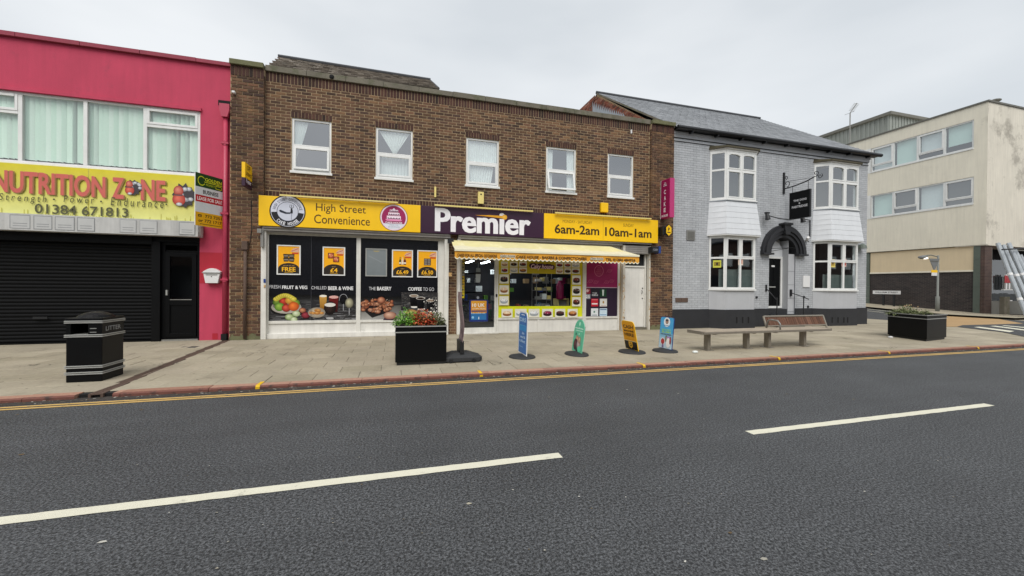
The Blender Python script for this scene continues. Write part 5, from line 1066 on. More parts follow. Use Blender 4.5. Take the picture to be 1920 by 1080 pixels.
# hexagon PayPoint style sign
o = thing('projecting_sign', 'small yellow hexagonal sign on a black box just right of the fascia', 'sign'); u, v = FX(1253, 432, -.38)
b = MB(); b.box(u-.18, u-.06, -.36, -.103, v-.14, v+.12); b.build('case', 'blacksteel', o, bevel=.01); pts = [(u+.105*math.cos(math.radians(a)), v+.17*math.sin(math.radians(a))) for a in range(30, 390, 60)]; b = MB(); b.prism([(u+(x-u)*1.2, v+(z-v)*1.15) for x, z in pts], -.40, -.36); b.build('rim', 'blacksteel', o); b = MB(); b.prism(pts, -.412, -.401); b.build('face', 'yellowsign', o)
p = Print((0, -.412, 0)); p.text('P', u-.035, u+.03, v-.03, v+.08, '#4a3a10', bold=.05); p.rect(u-.06, u+.06, v-.08, v-.05, '#4a3a10'); p.build('lettering', o)
o = thing('projecting_sign', 'small black box sign with a blue edge under the yellow hexagon', 'sign'); u, v = FX(1229, 469, -.3); b = MB(); b.box(u-.14, u+.09, -.34, -.103, v-.08, v+.1); b.build('case', 'blacksteel', o, bevel=.008); b = MB(); b.box(u+.091, u+.17, -.34, -.12, v-.1, v+.12); b.build('blue_end', 'blueplastic', o, bevel=.006)
p = Print((0, -.34, 0)); p.text('CASH', u-.11, u+.05, v-.02, v+.04, '#8a8c94', bold=.02); p.build('lettering', o)
small('door_entry_box', 'small terracotta box on the bricks right of the white side door', 'box', 1220, 521, 1227, 528, -.13, -.103, 'redbrick')
small('air_vent_pipe', 'small white security camera at the top of the brick pier beside the red shop', 'camera', 434, 169.5, 440, 173.5, -.2, -.103, 'whiteplastic', bevel=.01)

# ================================================================== GREY PUB
pb = thing('grey_pub', 'grey painted brick pub with black plinth, arched black doorway and two white bays', 'pub')
PX0, PX1, PT = 8.525, 17.33, 6.33
BAYS = [(10.0, 11.9), (14.60, 16.66)]
DX0, DX1 = 12.56, 13.76; DR = 13.47
EH = [(a+.02, c-.02, .0, 5.98) for a, c in BAYS]
b = MB(); door_h = (DX0, DX1, .38, 3.16)
wall(b, PX0, PX1, 0, PT, .006, [(a+.05, c-.05, .1, 5.95) for a, c in BAYS]+[door_h], .1)
b.box(PX1-.2, PX1, .11, 10, 0, PT); b.box(PX0, PX0+.1, .11, 10, 0, PT); b.box(PX0, PX1, 9.9, 10, 0, PT)
b.build('wall', 'painted_joint', pb)
holes = [(a, c, 0, 6.0) for a, c in BAYS]+[(DX0, DX1, 0, 3.2)]
arc_c = ((DX0+DX1)/2, 2.56)
cells = [c for c in brick_cells(PX0+.0, PX1, .62, PT, 0, holes, jt=.006) if not math.hypot(c[0]+c[2]/2-arc_c[0], c[1]+c[3]/2-arc_c[1]) < .95 or c[1] < 2.5]
lay_bricks(pb, cells, 'painted_o', 'painted_s', .008, .003, jit=.0015)
b = MB()
for j in range(int((PT-.6)/.075)):
    z = .62+j*.075
    for i in range(44): y = i*.225+(j % 2)*.11+.02; b.box(PX1, PX1+.005, y+.003, y+.221, z+.003, z+.072)
b.build('side_brickwork', 'painted_s', pb, kind='stuff')
b = MB(); b.box(PX0-.0, PX1+.03, -.035, -.0, 6.17, 6.30); b.box(PX0, PX1+.05, -.06, 0, 6.27, 6.35); b.box(PX0, PX1+.02, -.02, 0, 6.06, 6.085); b.build('cornice', 'painted_smooth', pb); b = MB(); b.box(PX0, PX1+.02, -.012, -.0, 6.145, 6.17); b.box(PX0, PX1+.01, -.01, 0, 6.035, 6.058); b.build('cornice_shadow', 'plinth', pb)  # dark strips under the ledges paint in their shadow lines
# plinth with bays following
def bayplan(a, c, d, o=0): return [(a-o*.4, 0), (a+d-o*.4, -d-o), (c-d+o*.4, -d-o), (c+o*.4, 0)]
d_ = .34
segs = [(PX0, BAYS[0][0]), (BAYS[0][1], DX0), (DX1, BAYS[1][0]), (BAYS[1][1], PX1+.025)]
b = MB()
for a, c in segs: b.box(a, c, -.03, 0.0, 0, .62)
b.box(PX1, PX1+.025, 0, 10, 0, .62)
for a, c in BAYS: b.extr(bayplan(a, c, d_, .02), 0, .62)
b.build('plinth', 'plinth', pb)
b = MB()
for px in (1382, 1393, 1404, 1561, 1572, 1583, 1590):
    x, z = FX(px, 600, -d_-.03); b.box(x-.02, x+.02, -d_-.03, -d_-.015, z-.1, z+.1)
b.build('vent_slot', 'blackgap', pb)
def on_plan(pl, i):
    """matrix whose x runs along side i of the bay plan, z up, y into the wall"""
    A, B = Vector((*pl[i], 0)), Vector((*pl[i+1], 0)); u = (B-A).normalized(); n = Vector((-u.y, u.x, 0))
    return Matrix(((u.x, n.x, 0, A.x), (u.y, n.y, 0, A.y), (0, 0, 1, 0), (0, 0, 0, 1))), (B-A).length
for bi, (a, c) in enumerate(BAYS):
    side_ = 'left' if bi == 0 else 'right'; zs = lambda z: z
    for lvl, (z0, z1, tz) in enumerate(((1.30, 3.02, 2.32), (4.24, 5.80, 5.2))):
        lab = 'white %s bay window of the grey pub, %s' % (('ground floor', 'upstairs')[lvl], ('nearer the brick shop', 'beyond the arched doorway')[bi])
        bw = thing('bay_window', lab, 'window', group='white bay windows of the grey pub')
        pl = bayplan(a, c, d_)
        b = MB(); panes = []
        for i in range(3):
            T, L = on_plan(pl, i); b.T = T; w_ = .055
            frame(b, 0, L, z0, z1, -.01, .06, w_ if i != 1 else w_); b.box(w_, L-w_, -.008, .058, tz-.03, tz+.03)
            if i == 1: b.box(L/2-.035, L/2+.035, -.009, .059, z0+w_, tz-.03); b.box(L/2-.035, L/2+.035, -.009, .059, tz+.03, z1-w_)
            if i == 1:
                for u0, u1 in ((w_, L/2-.035), (L/2+.035, L-w_)):
                    frame(b, u0, u1, tz+.03, z1-w_, -.018, .05, .035); um = (u0+u1)/2
                    if lvl == 0 and False: pass
                    if lvl == 1:
                        frame(b, u0, u1, z0+w_, tz-.03, -.018, .05, .035)
                        for s in (-1, 1): b.prism([(um+s*(u1-u0)*.5*.98, z1-w_-.035), (um+s*(u1-u0)*.2, z1-w_-.035), (um+s*(u1-u0)*.42, z1-w_-.07)][::s], -.016, .04)
            panes.append((T, L))
        b.T = None
        b.build('frame', 'upvc', bw, bevel=.003)
        b = MB(); b.extr(bayplan(a, c, d_, .05), z0-.05, z0-.002); b.build('sill', 'upvc', bw)
        for T, L in panes: pane(.03, L-.03, z0+.03, z1-.03, .02, 'glass_pub', bw, T=T)
        if lvl == 1:
            b = MB(); b.box(a+.15, c-.15, .3, .31, z0, z1); b.build('curtain', 'net' if False else 'room', bw)
        else:
            b = MB(); b.box(a-.4, c+.4, 1.6, 1.62, 0, z1+.3); b.box(a+.1, c-.1, .1, .4, z0-.4, z0-.3); b.build('dark_inside', 'dark', bw); b = MB(); b.box(a+.22, c-.22, -.2, -.19, .65, 1.95-bi*.1); b.build('reflection_sheet', 'reflectsheet', bw)  # grey sheet added inside; its colour stands in for reflections in the glass
        if lvl == 1:
            b = MB(); b.extr(bayplan(a, c, d_, .02), z1+.002, z1+.06); b.build('head', 'upvc', bw)
            b = MB(); b.extr(bayplan(a, c, d_, .06), z1+.06, z1+.10); b.build('moulding', 'upvcdirty', bw); b = MB(); b.extr(bayplan(a-.02, c+.02, d_, .10), z1+.10, z1+.155); pp = bayplan(a, c, d_, .1); k = len(b.v); b.add([(*q, z1+.155) for q in pp]+[(a-.03, -.0, z1+.23), (c+.03, -.0, z1+.23)], [(1,2,5,4),(0,1,4),(2,3,5)]); b.build('lead_cap', 'mosslead', bw)
        else:
            b = MB(); b.extr(bayplan(a, c, d_, .01), z1+.002, z1+.03); b.build('head', 'upvc', bw)
            b = MB(); b.extr(bayplan(a, c, d_, -.005), .62, z0-.052); b.build('apron', 'painted_smooth', bw)
    # flared boarded apron between the floors
    ap = thing('boarded_apron', 'flared white boarded apron between the two floors of the bay %s' % ('nearer the brick shop', 'beyond the arched doorway')[bi], 'cladding', group='boarded aprons of the pub bays')
    zt_, zb_ = 4.18, 3.08; nb = 6; fl = lambda t: .02+.12*t
    for j in range(nb):
        t0, t1 = j/nb, (j+1)/nb; zA, zB_ = zt_-(zt_-zb_)*t0, zt_-(zt_-zb_)*t1+.004; oA, oB = fl(t0), fl(t1)+.004
        pA, pB = bayplan(a-oA*.3, c+oA*.3, d_, oA), bayplan(a-oB*.3, c+oB*.3, d_, oB); b = MB()
        for i in range(3): b.quad((*pB[i], zB_), (*pB[i+1], zB_), (*pA[i+1], zA), (*pA[i], zA)); pC = bayplan(a-fl(t1)*.3, c+fl(t1)*.3, d_, fl(t1)-.004); b.quad((*pC[i], zB_), (*pC[i+1], zB_), (*pB[i+1], zB_), (*pB[i], zB_))
        b.build('cladding_board', 'cladding', ap)
    b = MB(); b.extr(bayplan(a-.045, c+.045, d_, .13), zb_-.035, zb_-.0); b.build('drip_board', 'upvc', ap); b = MB(); b.extr(bayplan(a-.01, c+.01, d_, .05), zt_+.0, zt_+.02); b.build('top_board', 'lead', ap)
# posters stuck inside the pub's lower windows
for i, (l, t, r, bt, y, col, c2, lab) in enumerate(((1335,481,1347,496,-.17,'#c8c84a','#8a7a20','yellow paper in the side pane of the nearer pub bay'),(1385,482,1394,497,-.35,'#d8c8b8','#c06a4a','orange and white paper in the front pane of the nearer pub bay'),(1558,486,1567,501,-.35,'#d8c86a','#a88a30','yellow paper in the farther pub bay'),(1579,485,1588,500,-.35,'#c8a8a0','#a83c30','red patterned paper in the farther pub bay'))):
    o = thing('poster', lab, 'poster', group='papers in the pub windows'); 
    if i == 0: T, L = on_plan(bayplan(*BAYS[0], d_), 0); p = Print(T @ Vector((0, .014, 0)), T.to_3x3() @ Vector((1, 0, 0)), (0, 0, 1), T.to_3x3() @ Vector((0, -1, 0))); x0, x1_ = .12, .36; z0, z1 = 2.0, 2.24; 
    else: p = Print((0, -d_+.015, 0)); x0 = FX(l, t, -d_)[0]; x1_ = FX(r, t, -d_)[0]; z1 = FX(l, t, -d_)[1]; z0 = FX(l, bt, -d_)[1]
    p.rect(x0, x1_, z0, z1, col); p.rect(x0+.03, x1_-.03, z0+.05, z1-.05, c2); p.ell((x0+x1_)/2, (z0+z1)/2, .03, .05, '#2a2420', 10); p.build('sheet', o)
# doorway: arch rings, soffit, reveals, door
dw = thing('arched_doorway', 'black moulded arch and recessed doorway of the grey pub', 'doorway'); cx, cz = arc_c
def ring_mb(b, r0_, r1__, y0, y1, n=28):
    for i in range(n):
        t0, t1 = math.pi*i/n, math.pi*(i+1)/n; q = [(cx+r*math.cos(t), cz+r*math.sin(t)) for r, t in ((r0_, t0), (r1__, t0), (r1__, t1), (r0_, t1))]; b.prism(q, y0, y1)
for r0_, r1__, y0, nm in ((.90, 1.0, -.10, 'outer_moulding'), (.80, .90, -.15, 'moulding'), (.70, .80, -.11, 'moulding'), (.575, .70, -.06, 'inner_ring')):
    b = MB(); ring_mb(b, r0_, r1__, y0, .02); b.build(nm, 'plinth', dw)
b = MB(); ring_mb(b, .575, .6, .02, .34, 20); b.build('soffit', 'plinth', dw)
b = MB(); b.prism([(cx-.1,cz+.66),(cx+.1,cz+.66),(cx+.15,cz+1.0),(cx-.15,cz+1.0)], -.2, 0); b.box(cx-.2, cx+.2, -.23, 0, cz+1.0, cz+1.06); b.build('keystone', 'plinth', dw)
b = MB()
for s in (-1, 1): x = cx+s*.79; b.box(x-.22, x+.22, -.17, .0, cz-.06, cz-.001)
b.build('impost', 'plinth', dw)
b = MB(); b.box(DR, DX1, .035, .05, .0, 2.56); b.box(DR, DR+.02, .05, .34, 0, 3.2); b.box(DX0-.02, DX0, .1, .34, 0, 2.56); b.box(DX0-.2, DX1+.3, .36, .38, 0, 3.2); b.build('reveal', 'painted_smooth', dw)
b = MB()
for k in range(4): z = .5+k*.48; b.box(DR, DX1-.0, .031, .035, z, z+.012)
b.build('reveal_joint', 'painted_joint', dw)
b = MB(); b.extr([(DX0+.0,-.38),(DX1-.0,-.38),(DX1,.3),(DX0,.3)], 0, .2); b.build('lower_step', 'concrete', dw); b = MB(); b.extr([(DX0,-.1),(DX1,-.1),(DX1,.3),(DX0,.3)], .2, .42); b.extr([(DX0,.06),(DR,.06),(DR,.32),(DX0,.32)], .42, .6); b.build('upper_step', 'plinth', dw)
pd = thing('pub_door', 'narrow black pub door in a white frame under a white fanlight', 'door'); a, c = 12.60, 13.465
zt_ = FX(1453, 481, .28)[1]; zb_ = .62
b = MB(); frame(b, a, c, zb_, zt_, .25, .33, .075); b.build('frame', 'upvc', pd); b = MB(); b.box(a+.075, c-.075, .28, .31, zb_+.075, zt_-.075); 
for z0, z1 in ((.8, 1.45), (1.6, 2.35)):
    for x0, x1_ in ((a+.15, a+.4), (a+.47, c-.15)): b.box(x0, x1_, .27, .28, z0, z1)
b.build('leaf', 'blackdoor', pd)
b = MB(); n = 14; b.prism([(13.06+.46*math.cos(math.pi*i/n), zt_+.002+.56*math.sin(math.pi*i/n)) for i in range(n+1)], .27, .31); b.build('fanlight_panel', 'cladding', pd); x, z = FX(1450, 499, .25); b = MB(); b.box(x-.07, x+.07, .255, .27, z-.03, z+.03); b.build('nameplate', 'whiteplastic', pd); x, z = FX(1443, 538, .23); b = MB(); b.box(x-.02, x+.28, .235, .25, z-.02, z+.02); b.build('letter_plate', 'silverband', pd)
b = MB(); b.tube([(DX0,-.05,cz+.16),(cx+.4,-.05,cz+.22),(DX1+.1,-.05,cz+.16)], .01, 6); b.tube([(DX0,-.04,cz+.06),(cx+.2,-.04,cz+.2)], .01, 6); o = thing('cable', 'black cables slung across the arched doorway', 'cable'); b.build('run', 'blacksteel', o)
# handrails by the door
for i, (lab, pts) in enumerate((('black handrail on the left of the pub steps', [(1436,540),(1447,552),(1456,562)]), ('black handrail on the right of the pub steps', [(1483,549),(1507,557),(1516,561)]))):
    o = thing('handrail', lab, 'handrail', group='handrails at the pub door'); b = MB(); y = -.3
    q = [P(px, py, 1, yy) for (px, py), yy in zip(pts, (.0, -.25, -.55))]; b.tube(q, .016, 8); b.build('rail', 'blacksteel', o)
    b = MB(); e = q[1] if i else q[1]+Vector((.12, -.1, -.1)); b.tube([(e.x, e.y, .0), (e.x, e.y, e.z)], .018, 8); b.build('post', 'blacksteel', o)
    b = MB(); e = q[0]; b.box(e.x-.03, e.x+.03, e.y-.03, e.y+.02, e.z-.12, e.z+.12); b.build('wall_plate', 'blacksteel', o)
for px, py in ((1419.5,557.5),(1508,556.5),(1516,575)): x, z = FX(px, py, -.03); b = MB(); b.tube([(x,-.03,z),(x,0,z)], .04, 10); o = thing('wall_boss', 'round black boss on the grey wall %s' % {1419.5:'left of the pub door', 1508:'right of the pub door', 1516:'low down right of the pub steps'}[px], 'boss', group='bosses by the pub door'); b.build('disc', 'blacksteel', o)
small('notice_board', 'blank white notice board on the grey wall beside the farther bay', 'notice board', 1506.5, 517, 1519, 538.5, -.03, -.002, 'whiteplastic', bevel=.006)
o, a, c, d, e = small('wall_vent', 'square grey louvred vent on the grey wall left of the nearer bay', 'vent', 1288, 431.5, 1303.5, 450, -.03, -.002, 'galv')
for k in range(6): b = MB(); z = d+.03+(e-d-.06)*k/6; b.box(a+.03, c-.03, -.038, -.03, z, z+.02); b.build('louvre', 'roofedge', o)
for l, r, nm in ((1267, 1278, 'left'), (1278.5, 1290, 'right')): small('air_brick', '%s of two brown air bricks low on the grey wall' % nm, 'air brick', l, 558.5, r, 566.5, -.02, -.001, 'ironrust')
o = thing('wall_lamp', 'dull green dome lamp high on the right end of the pub', 'lamp'); x, z = FX(1617, 462, -.12); b = MB(); b.tube([(x,-.12,z+.1),(x,-.12,z+.04),(x,-.12,z-.08)], [.04,.12,.15], 12); b.build('shade', 'greentile', o); b = MB(); b.box(x-.03, x+.03, -.06, -.0, z-.02, z+.08); b.build('arm', 'blacksteel', o)
o = thing('security_camera', 'white security camera above the notice board right of the arch', 'camera'); x, z = FX(1515, 447, -.15); b = MB(); b.tube([(x+.1,-.02,z-.05),(x-.08,-.22,z+.03)], .045, 10); b.build('body', 'whiteplastic', o); b = MB(); b.tube([(x+.1,-.02,z-.06),(x+.1,-.1,z-.1)], .02, 6); b.build('mount', 'blacksteel', o)
# roof
rf_y, rf_z = 5.08, 9.88; ey, ez = -.17, 6.44; XL, XR = 8.49, 17.62
b = MB(); b.quad((XL,ey,ez),(XR,ey,ez),(XR,rf_y,rf_z),(XL,rf_y,rf_z)); b.quad((XL,rf_y,rf_z),(XR,rf_y,rf_z),(XR,10.3,6.4),(XL,10.3,6.4)); b.build('roof', 'slate', pb)
sl = MB(); nr = 30; rs = (Vector((0, rf_y, rf_z))-Vector((0, ey, ez))); nrm = Vector((0, -rs.z, rs.y)).normalized()
for j in range(nr):
    t0, t1 = (j-.12)/nr, (j+1)/nr; o0 = Vector((0, ey, ez))+rs*max(t0, -.01)+nrm*.022; o1 = Vector((0, ey, ez))+rs*t1+nrm*.006; n = 30; off = (j % 2)*.5
    for i in range(-1, n):
        x0, x1_ = XL+(XR-XL)*max(0, (i+off)/n), XL+(XR-XL)*min(1, (i+off+1)/n)
        if x1_-x0 < .02: continue
        q = U(-.004, .004); sl.quad((x0+.003,o0.y,o0.z+q),(x1_-.003,o0.y,o0.z+q),(x1_-.003,o1.y,o1.z),(x0+.003,o1.y,o1.z)); sl.quad((x0+.003,o0.y+.006,o0.z-.02),(x1_-.003,o0.y+.006,o0.z-.02),(x1_-.003,o0.y,o0.z+q),(x0+.003,o0.y,o0.z+q))
sl.build('roof_slates', 'slate', pb, kind='stuff')
b = MB(); b.tube([(XL-.02,rf_y,rf_z+.03),(XR+.02,rf_y,rf_z+.03)], .07, 8); b.build('ridge', 'ridge', pb)
b = MB(); b.tube([(PX0+.01,ey-.06,ez-.03),(XR+.05,ey-.06,ez-.03)], .065, 10); b.box(PX0+.01, XR, ey, .0, ez-.07, ez-.04); b.build('gutter', 'gutter', pb)
b = MB()
for k in range(9): x = PX0+.6+k*1.0; b.box(x-.03, x+.03, ey-.05, -.03, ez-.14, ez-.05)
b.build('gutter_bracket', 'gutter', pb)
b = MB(); b.add([(PX0,0,6.3),(PX0,rf_y,rf_z-.05),(PX0,10,6.3)], [(0,1,2)]); b.add([(PX1,0,6.3),(PX1,rf_y,rf_z-.05),(PX1,10,6.3)], [(0,1,2)]); b.build('gable', 'mortar', pb)
def line_z(y): return ez+(rf_z-ez)*(y-ey)/(rf_y-ey)
b = MB()
for j in range(int((rf_z-6.1)/.075)):
    z = 6.15+j*.075
    for i in range(46):
        y = i*.225+(j % 2)*.112
        if z+.09 < min(line_z(y), line_z(y+.225)) and y < 8: b.box(PX0-.012, PX0, y+.005, y+.22, z+.005, z+.07)
b.build('gable_brickwork', 'redbrick', pb, kind='stuff')
b = MB(); b.add([(XL-.02,ey,ez-.05),(XL-.02,rf_y,rf_z-.05),(XL-.02,rf_y,rf_z+.02),(XL-.02,ey,ez+.02)], [(0,1,2,3)]); b.build('verge', 'stone', pb)
b = MB(); A, B = P(1111, 203, 0, PX0-.03), P(1172, 219, 0, PX0-.03); n = 16
for i in range(n): t0, t1 = i/n, (i+1)/n; q0, q1 = A.lerp(B, t0), A.lerp(B, t1); h0 = .32*(1-t0*.6); b.add([(PX0-.03,q0.y,q0.z-.4),(PX0-.03,q1.y,q1.z-.4),(PX0-.03,q1.y,q1.z),(PX0-.03,q0.y,q0.z+h0)], [(0,1,2,3)])
b.build('stepped_flashing', 'lead', pb)
# hanging sign and its bracket
hs = thing('pub_sign', 'black hanging sign reading THE DOG & PARTRIDGE on a scrolled iron bracket', 'sign'); X = 13.15
zA, zB_ = 4.615, 3.73
b = MB(); b.box(X-.02, X+.02, -.97, -.28, zB_, zA); b.build('board', 'blackpaint', hs)
b = MB(); frame(b, -.99, -.26, zB_-.02, zA+.02, -.03, .03, .02); bb = MB(); [bb.add([(X+v.y, v.x, v.z) for v in b.v], b.f)]; bb.build('board_edge', 'blacksteel', hs)
p = Print((X-.02, -.28, 0), (0, -1, 0), (0, 0, 1), (-1, 0, 0)); p.text('THE DOG', .12, .58, 4.3, 4.37, '#c8c8cc', bold=.03); p.text('&', .31, .37, 4.2, 4.26, '#c8c8cc', bold=.02); p.text('PARTRIDGE', .07, .62, 4.08, 4.16, '#c8c8cc', bold=.03); p.build('lettering', hs)
b = MB(); b.box(X-.03, X+.03, -.05, -.001, 4.67, 5.42); b.tube([(X,-.04,4.84),(X,-.45,4.86),(X,-.85,4.92),(X,-1.1,5.0)], .02, 8); b.tube([(X,-.35,4.87),(X,-.35,4.66),(X,-.35,4.62)], .008, 6); b.tube([(X,-.9,4.93),(X,-.9,4.62)], .008, 6)
def scroll(b, y, z, r, a0, turns, d=1):
    pts = []
    for i in range(22): t = i/21; rr = r*(1-.75*t); a = a0+d*turns*6.283*t; pts.append((X, y+rr*math.cos(a), z+rr*math.sin(a)))
    b.tube(pts, .012, 6)
scroll(b, -1.15, 5.1, .1, -1.2, 1.1, -1); scroll(b, -1.28, 4.98, .08, 2.4, 1.1, 1); scroll(b, -.14, 5.0, .12, -1.6, .9, -1); scroll(b, -.1, 5.22, .07, -1.6, 1, -1); b.tube([(X,-.05,5.08),(X,-.95,5.0)], .006, 5); b.build('scrolled_bracket', 'blacksteel', hs)
o = thing('floodlight', 'pair of black sign lamps on a curved bar over the pub arch', 'lamp'); q = [P(1440, 404, 1, -.1), P(1460, 409.5, 1, -.3), P(1480, 412, 1, -.5), P(1500, 409, 1, -.3), P(1519, 413, 1, -.03)]
b = MB(); b.tube(q, .018, 8); b.tube([q[-1], (q[-1].x, -.03, P(1519, 445, 1, -.03).z)], .018, 8); b.build('bar', 'blacksteel', o)
for px, py, y in ((1437, 405, -.15), (1503, 410, -.35)): c_ = P(px, py, 1, y); b = MB(); b.tube([c_+Vector((0,0,.1)), c_+Vector((0,-.03,.02)), c_+Vector((0,-.06,-.13))], [.04,.06,.08], 10); b.box(c_.x-.06, c_.x+.1, c_.y-.05, c_.y+.03, c_.z+.08, c_.z+.13); b.build('lamp_head', 'blacksteel', o)

# ================================================================== CREAM BUILDING
cb = thing('cream_building', 'three storey cream rendered building across the side street, with bands of windows', 'building')
CX, CY0, CY1, CT = 29.78, 2.33, 17.0, 11.22
WB2 = [(8.97, 10.5, 2.86, 7.72, 0), (5.985, 7.43, 2.83, 7.7, 1)]
Tm = Matrix(((0, 1, 0, CX), (1, 0, 0, 0), (0, 0, 1, 0), (0, 0, 0, 1)))   # local x = street y, local y = depth
b = MB(Tm); wall(b, CY0, CY1, 3.72, CT, 0, [(w[2], w[3], w[0], w[1]) for w in WB2]+[(8.4, 13.5, 8.97, 10.5), (8.4, 13.5, 5.985, 7.43)], .15)
b.box(CY0, CY1, .12, .15, 3.72, 3.75); b.T = None; b.box(CX, CX+.14, CY0+.0, CY1, 3.72, 3.74); b.box(CX+.2, 55, CY1-.1, CY1, 0, CT); b.box(CX+.2, 55, CY0+.2, CY1, CT-.2, CT-.15); b.box(CX+.2, 55, CY0+.1, CY1, 3.75, 3.85)
b.build('side_wall', 'cream', cb)
b = MB(); wall(b, CX, 55, 3.72, CT, CY0, [], .1); b.box(CX, 55, CY0, CY0+1.2, 3.70, 3.719); b.build('front_wall', 'creamdirty', cb)
b = MB(); b.box(CX-.05, CX+.2, CY0-.05, CY1, CT, CT+.09); b.box(CX+.2, 55, CY0-.05, CY0+.2, CT, CT+.09); b.build('roof_edge', 'roofedge', cb)
b = MB(); b.box(CX+.12, CX+.2, 2.82, 7.75, -.2, 2.36); b.build('lower_brick', 'darkbrick', cb); b = MB(); b.box(CX+.08, CX+.2, 2.82, 7.72, 2.36, 3.70); b.build('beige_panel', 'beige', cb)
b = MB(); b.box(CX+.06, CX+.2, 2.82, 7.74, 2.33, 2.42); b.build('ledge', 'cream', cb)
zz = [0, .75, 1.5, 2.25, 3.0, 3.70]
for y0, y1 in ((2.55, 2.815), (7.76, 8.2)):
    for i in range(5): b = MB(); b.box(CX+.03, CX+.2, y0, y1, zz[i]+.004, zz[i+1]-.004); b.build('green_tile', 'greentile', cb)
b = MB(); b.box(CX+.05, CX+.2, 8.2, CY1, -.2, 3.7); b.build('lower_brick_beyond', 'darkbrick', cb)
b = MB(); b.box(CX+.03, CX+.62, CY0+.05, 2.545, 0, 3.70); b.build('corner_pier', 'brownbrick', cb)
for n_, (z0, z1, y0, y1, k) in enumerate(WB2):
    wn = thing('ribbon_window', ('upper', 'lower')[n_]+' band of four white framed windows on the cream side wall', 'window', group='window bands of the cream building')
    b = MB(Tm); frame(b, y0, y1, z0, z1, .03, .1, .07); w_ = (y1-y0)/4; b.box(y0-.0, y1, -.03, .06, z0-.06, z0-.0)
    ps = []
    for i in range(4):
        l, r = y0+i*w_, y0+(i+1)*w_
        if i: b.box(l-.05, l+.05, .028, .102, z0+.07, z1-.07)
        op = (i in (1, 3)) if n_ == 0 else (i in (0, 2))
        if op: b.box(l+.06, r-.06, .02, .098, z0+.33, z0+.42); frame(b, l+.05, r-.05, z0+.4, z1-.07, .01, .09, .06)
    b.build('frame', 'upvc', wn)
    for i in range(4): pane(y0+i*w_+.05, y0+(i+1)*w_-.05, z0+.06, z1-.06, .07, 'glass_cream', wn, T=Tm)
    for i in range(4):
        b = MB(Tm); l = y0+i*w_+.08; r = l+w_-.16; zc_ = z0+(.0 if n_ else .42*(1 if i in (0, 1) else 0)); b.box(l, r, .22, .23, zc_, z1); b.build('blind', ['blind', 'net', 'blind', 'net'][(i+n_) % 4] if n_ == 0 else ['room', 'net', 'room', 'blind'][i], wn)
    b = MB(Tm); b.box(y1, y1+.6, -.004, .02, z0-.06, z1+.02); b.build('white_panel', 'upvc', wn)
b = MB(Tm); b.box(2.4, 13, 1.0, 1.05, 4, 11); b.build('back_wall', 'room', cb)
# plant room on its roof
q0, q1 = P(1550, 257, 0, 33), P(1668, 215, 0, 33); pr_ = thing('rooftop_room', 'grey metal clad plant room on the flat roof of the cream building', 'roof structure')
zt_ = (q0.z+q1.z)/2; b = MB(); b.box(33, 44, q1.y, q0.y+6, 11.2, zt_); b.build('cladding', 'metalclad', pr_)
b = MB(); y = q1.y
while y < q0.y+5: b.box(32.96, 33, y, y+.12, 11.3, zt_); y += .3
x = 33
while x < 40: b.box(x, x+.12, q1.y-.04, q1.y, 11.3, zt_); x += .3
b.build('ribs', 'metalclad', pr_); b = MB(); b.box(32.8, 44.2, q1.y-.2, q0.y+6.2, zt_, zt_+.2); b.build('roof', 'roofedge', pr_)
o = thing('aerial', 'thin television aerial on a pole above the pub roof', 'aerial'); XA = 30.6; a_, b_, c_ = P(1593, 285, 0, XA), P(1593, 212, 0, XA), P(1607, 193, 0, XA+.2)
b = MB(); b.tube([(XA,a_.y,11.0),(XA,a_.y,b_.z)], .035, 6); b.build('pole', 'galv', o); b = MB(); b.tube([(XA,a_.y,b_.z),(XA+.2,c_.y,c_.z)], .025, 6)
for k in range(7): t = .2+.12*k; q = Vector((XA,a_.y,b_.z)).lerp(Vector((XA+.2,c_.y,c_.z)), t); b.tube([(q.x-.25,q.y,q.z),(q.x+.25,q.y,q.z)], .012, 4)
b.tube([(XA,a_.y-.25,b_.z),(XA,a_.y+.35,b_.z)], .012, 4); b.build('aerial_arms', 'galv', o)
o = thing('roof_vent', 'small dark cowl on the front roof edge of the cream building', 'vent'); q = P(1866, 189, 1, 3.0); b = MB(); b.tube([(q.x,3.0,CT),(q.x,3.0,q.z)], .12, 10); b.ball((q.x,3,q.z), (.25,.25,.09)); b.build('cowl', 'roofedge', o)
# shop opening on the high street side
b = MB(); b.box(CX+.62, 55, CY0+1.3, CY0+1.35, 0, 3.7); b.build('shop_recess', 'dark', cb)
b = MB(); x = CX+.72; b.box(x, x+.05, CY0+.1, CY0+.18, 0, 3.7); b.box(CX+1.35, CX+1.41, CY0+.4, CY0+.46, 0, 3.0); b.box(CX+1.41, 55, CY0+.4, CY0+.5, .0, .75); b.box(CX+.62, 36, CY0-.3, CY0-.28, 3.45, 3.5); b.build('shopfront_frame', 'roofedge', cb)
pane(CX+1.42, 40, .75, 3.0, CY0+.45, 'glass_dark', cb, 'shop_glass')
o = thing('goods_stand', 'stand of red and white packets in the far right shop window', 'display stand'); q0 = P(1880, 515, 1, CY0+.3); q1 = P(1896, 555, 1, CY0+.3)
b = MB(); b.box(q0.x, q1.x, CY0+.25, CY0+.35, .75, .8); b.box(q0.x, q1.x, CY0+.25, CY0+.35, 1.35, 1.4); b.build('rack', 'upvc', o)
for k in range(5): b = MB(); x = q0.x+.02+(q1.x-q0.x-.1)*k/5; b.box(x, x+.12, CY0+.24, CY0+.3, 1.4, 2.1+.1*(k % 2)); b.build('packet', 'whiteplastic' if k % 2 else 'galv', o); b = MB(); b.box(x, x+.12, CY0+.22, CY0+.235, 1.75, 2.15); b.build('packet_top', 'redbox', o)
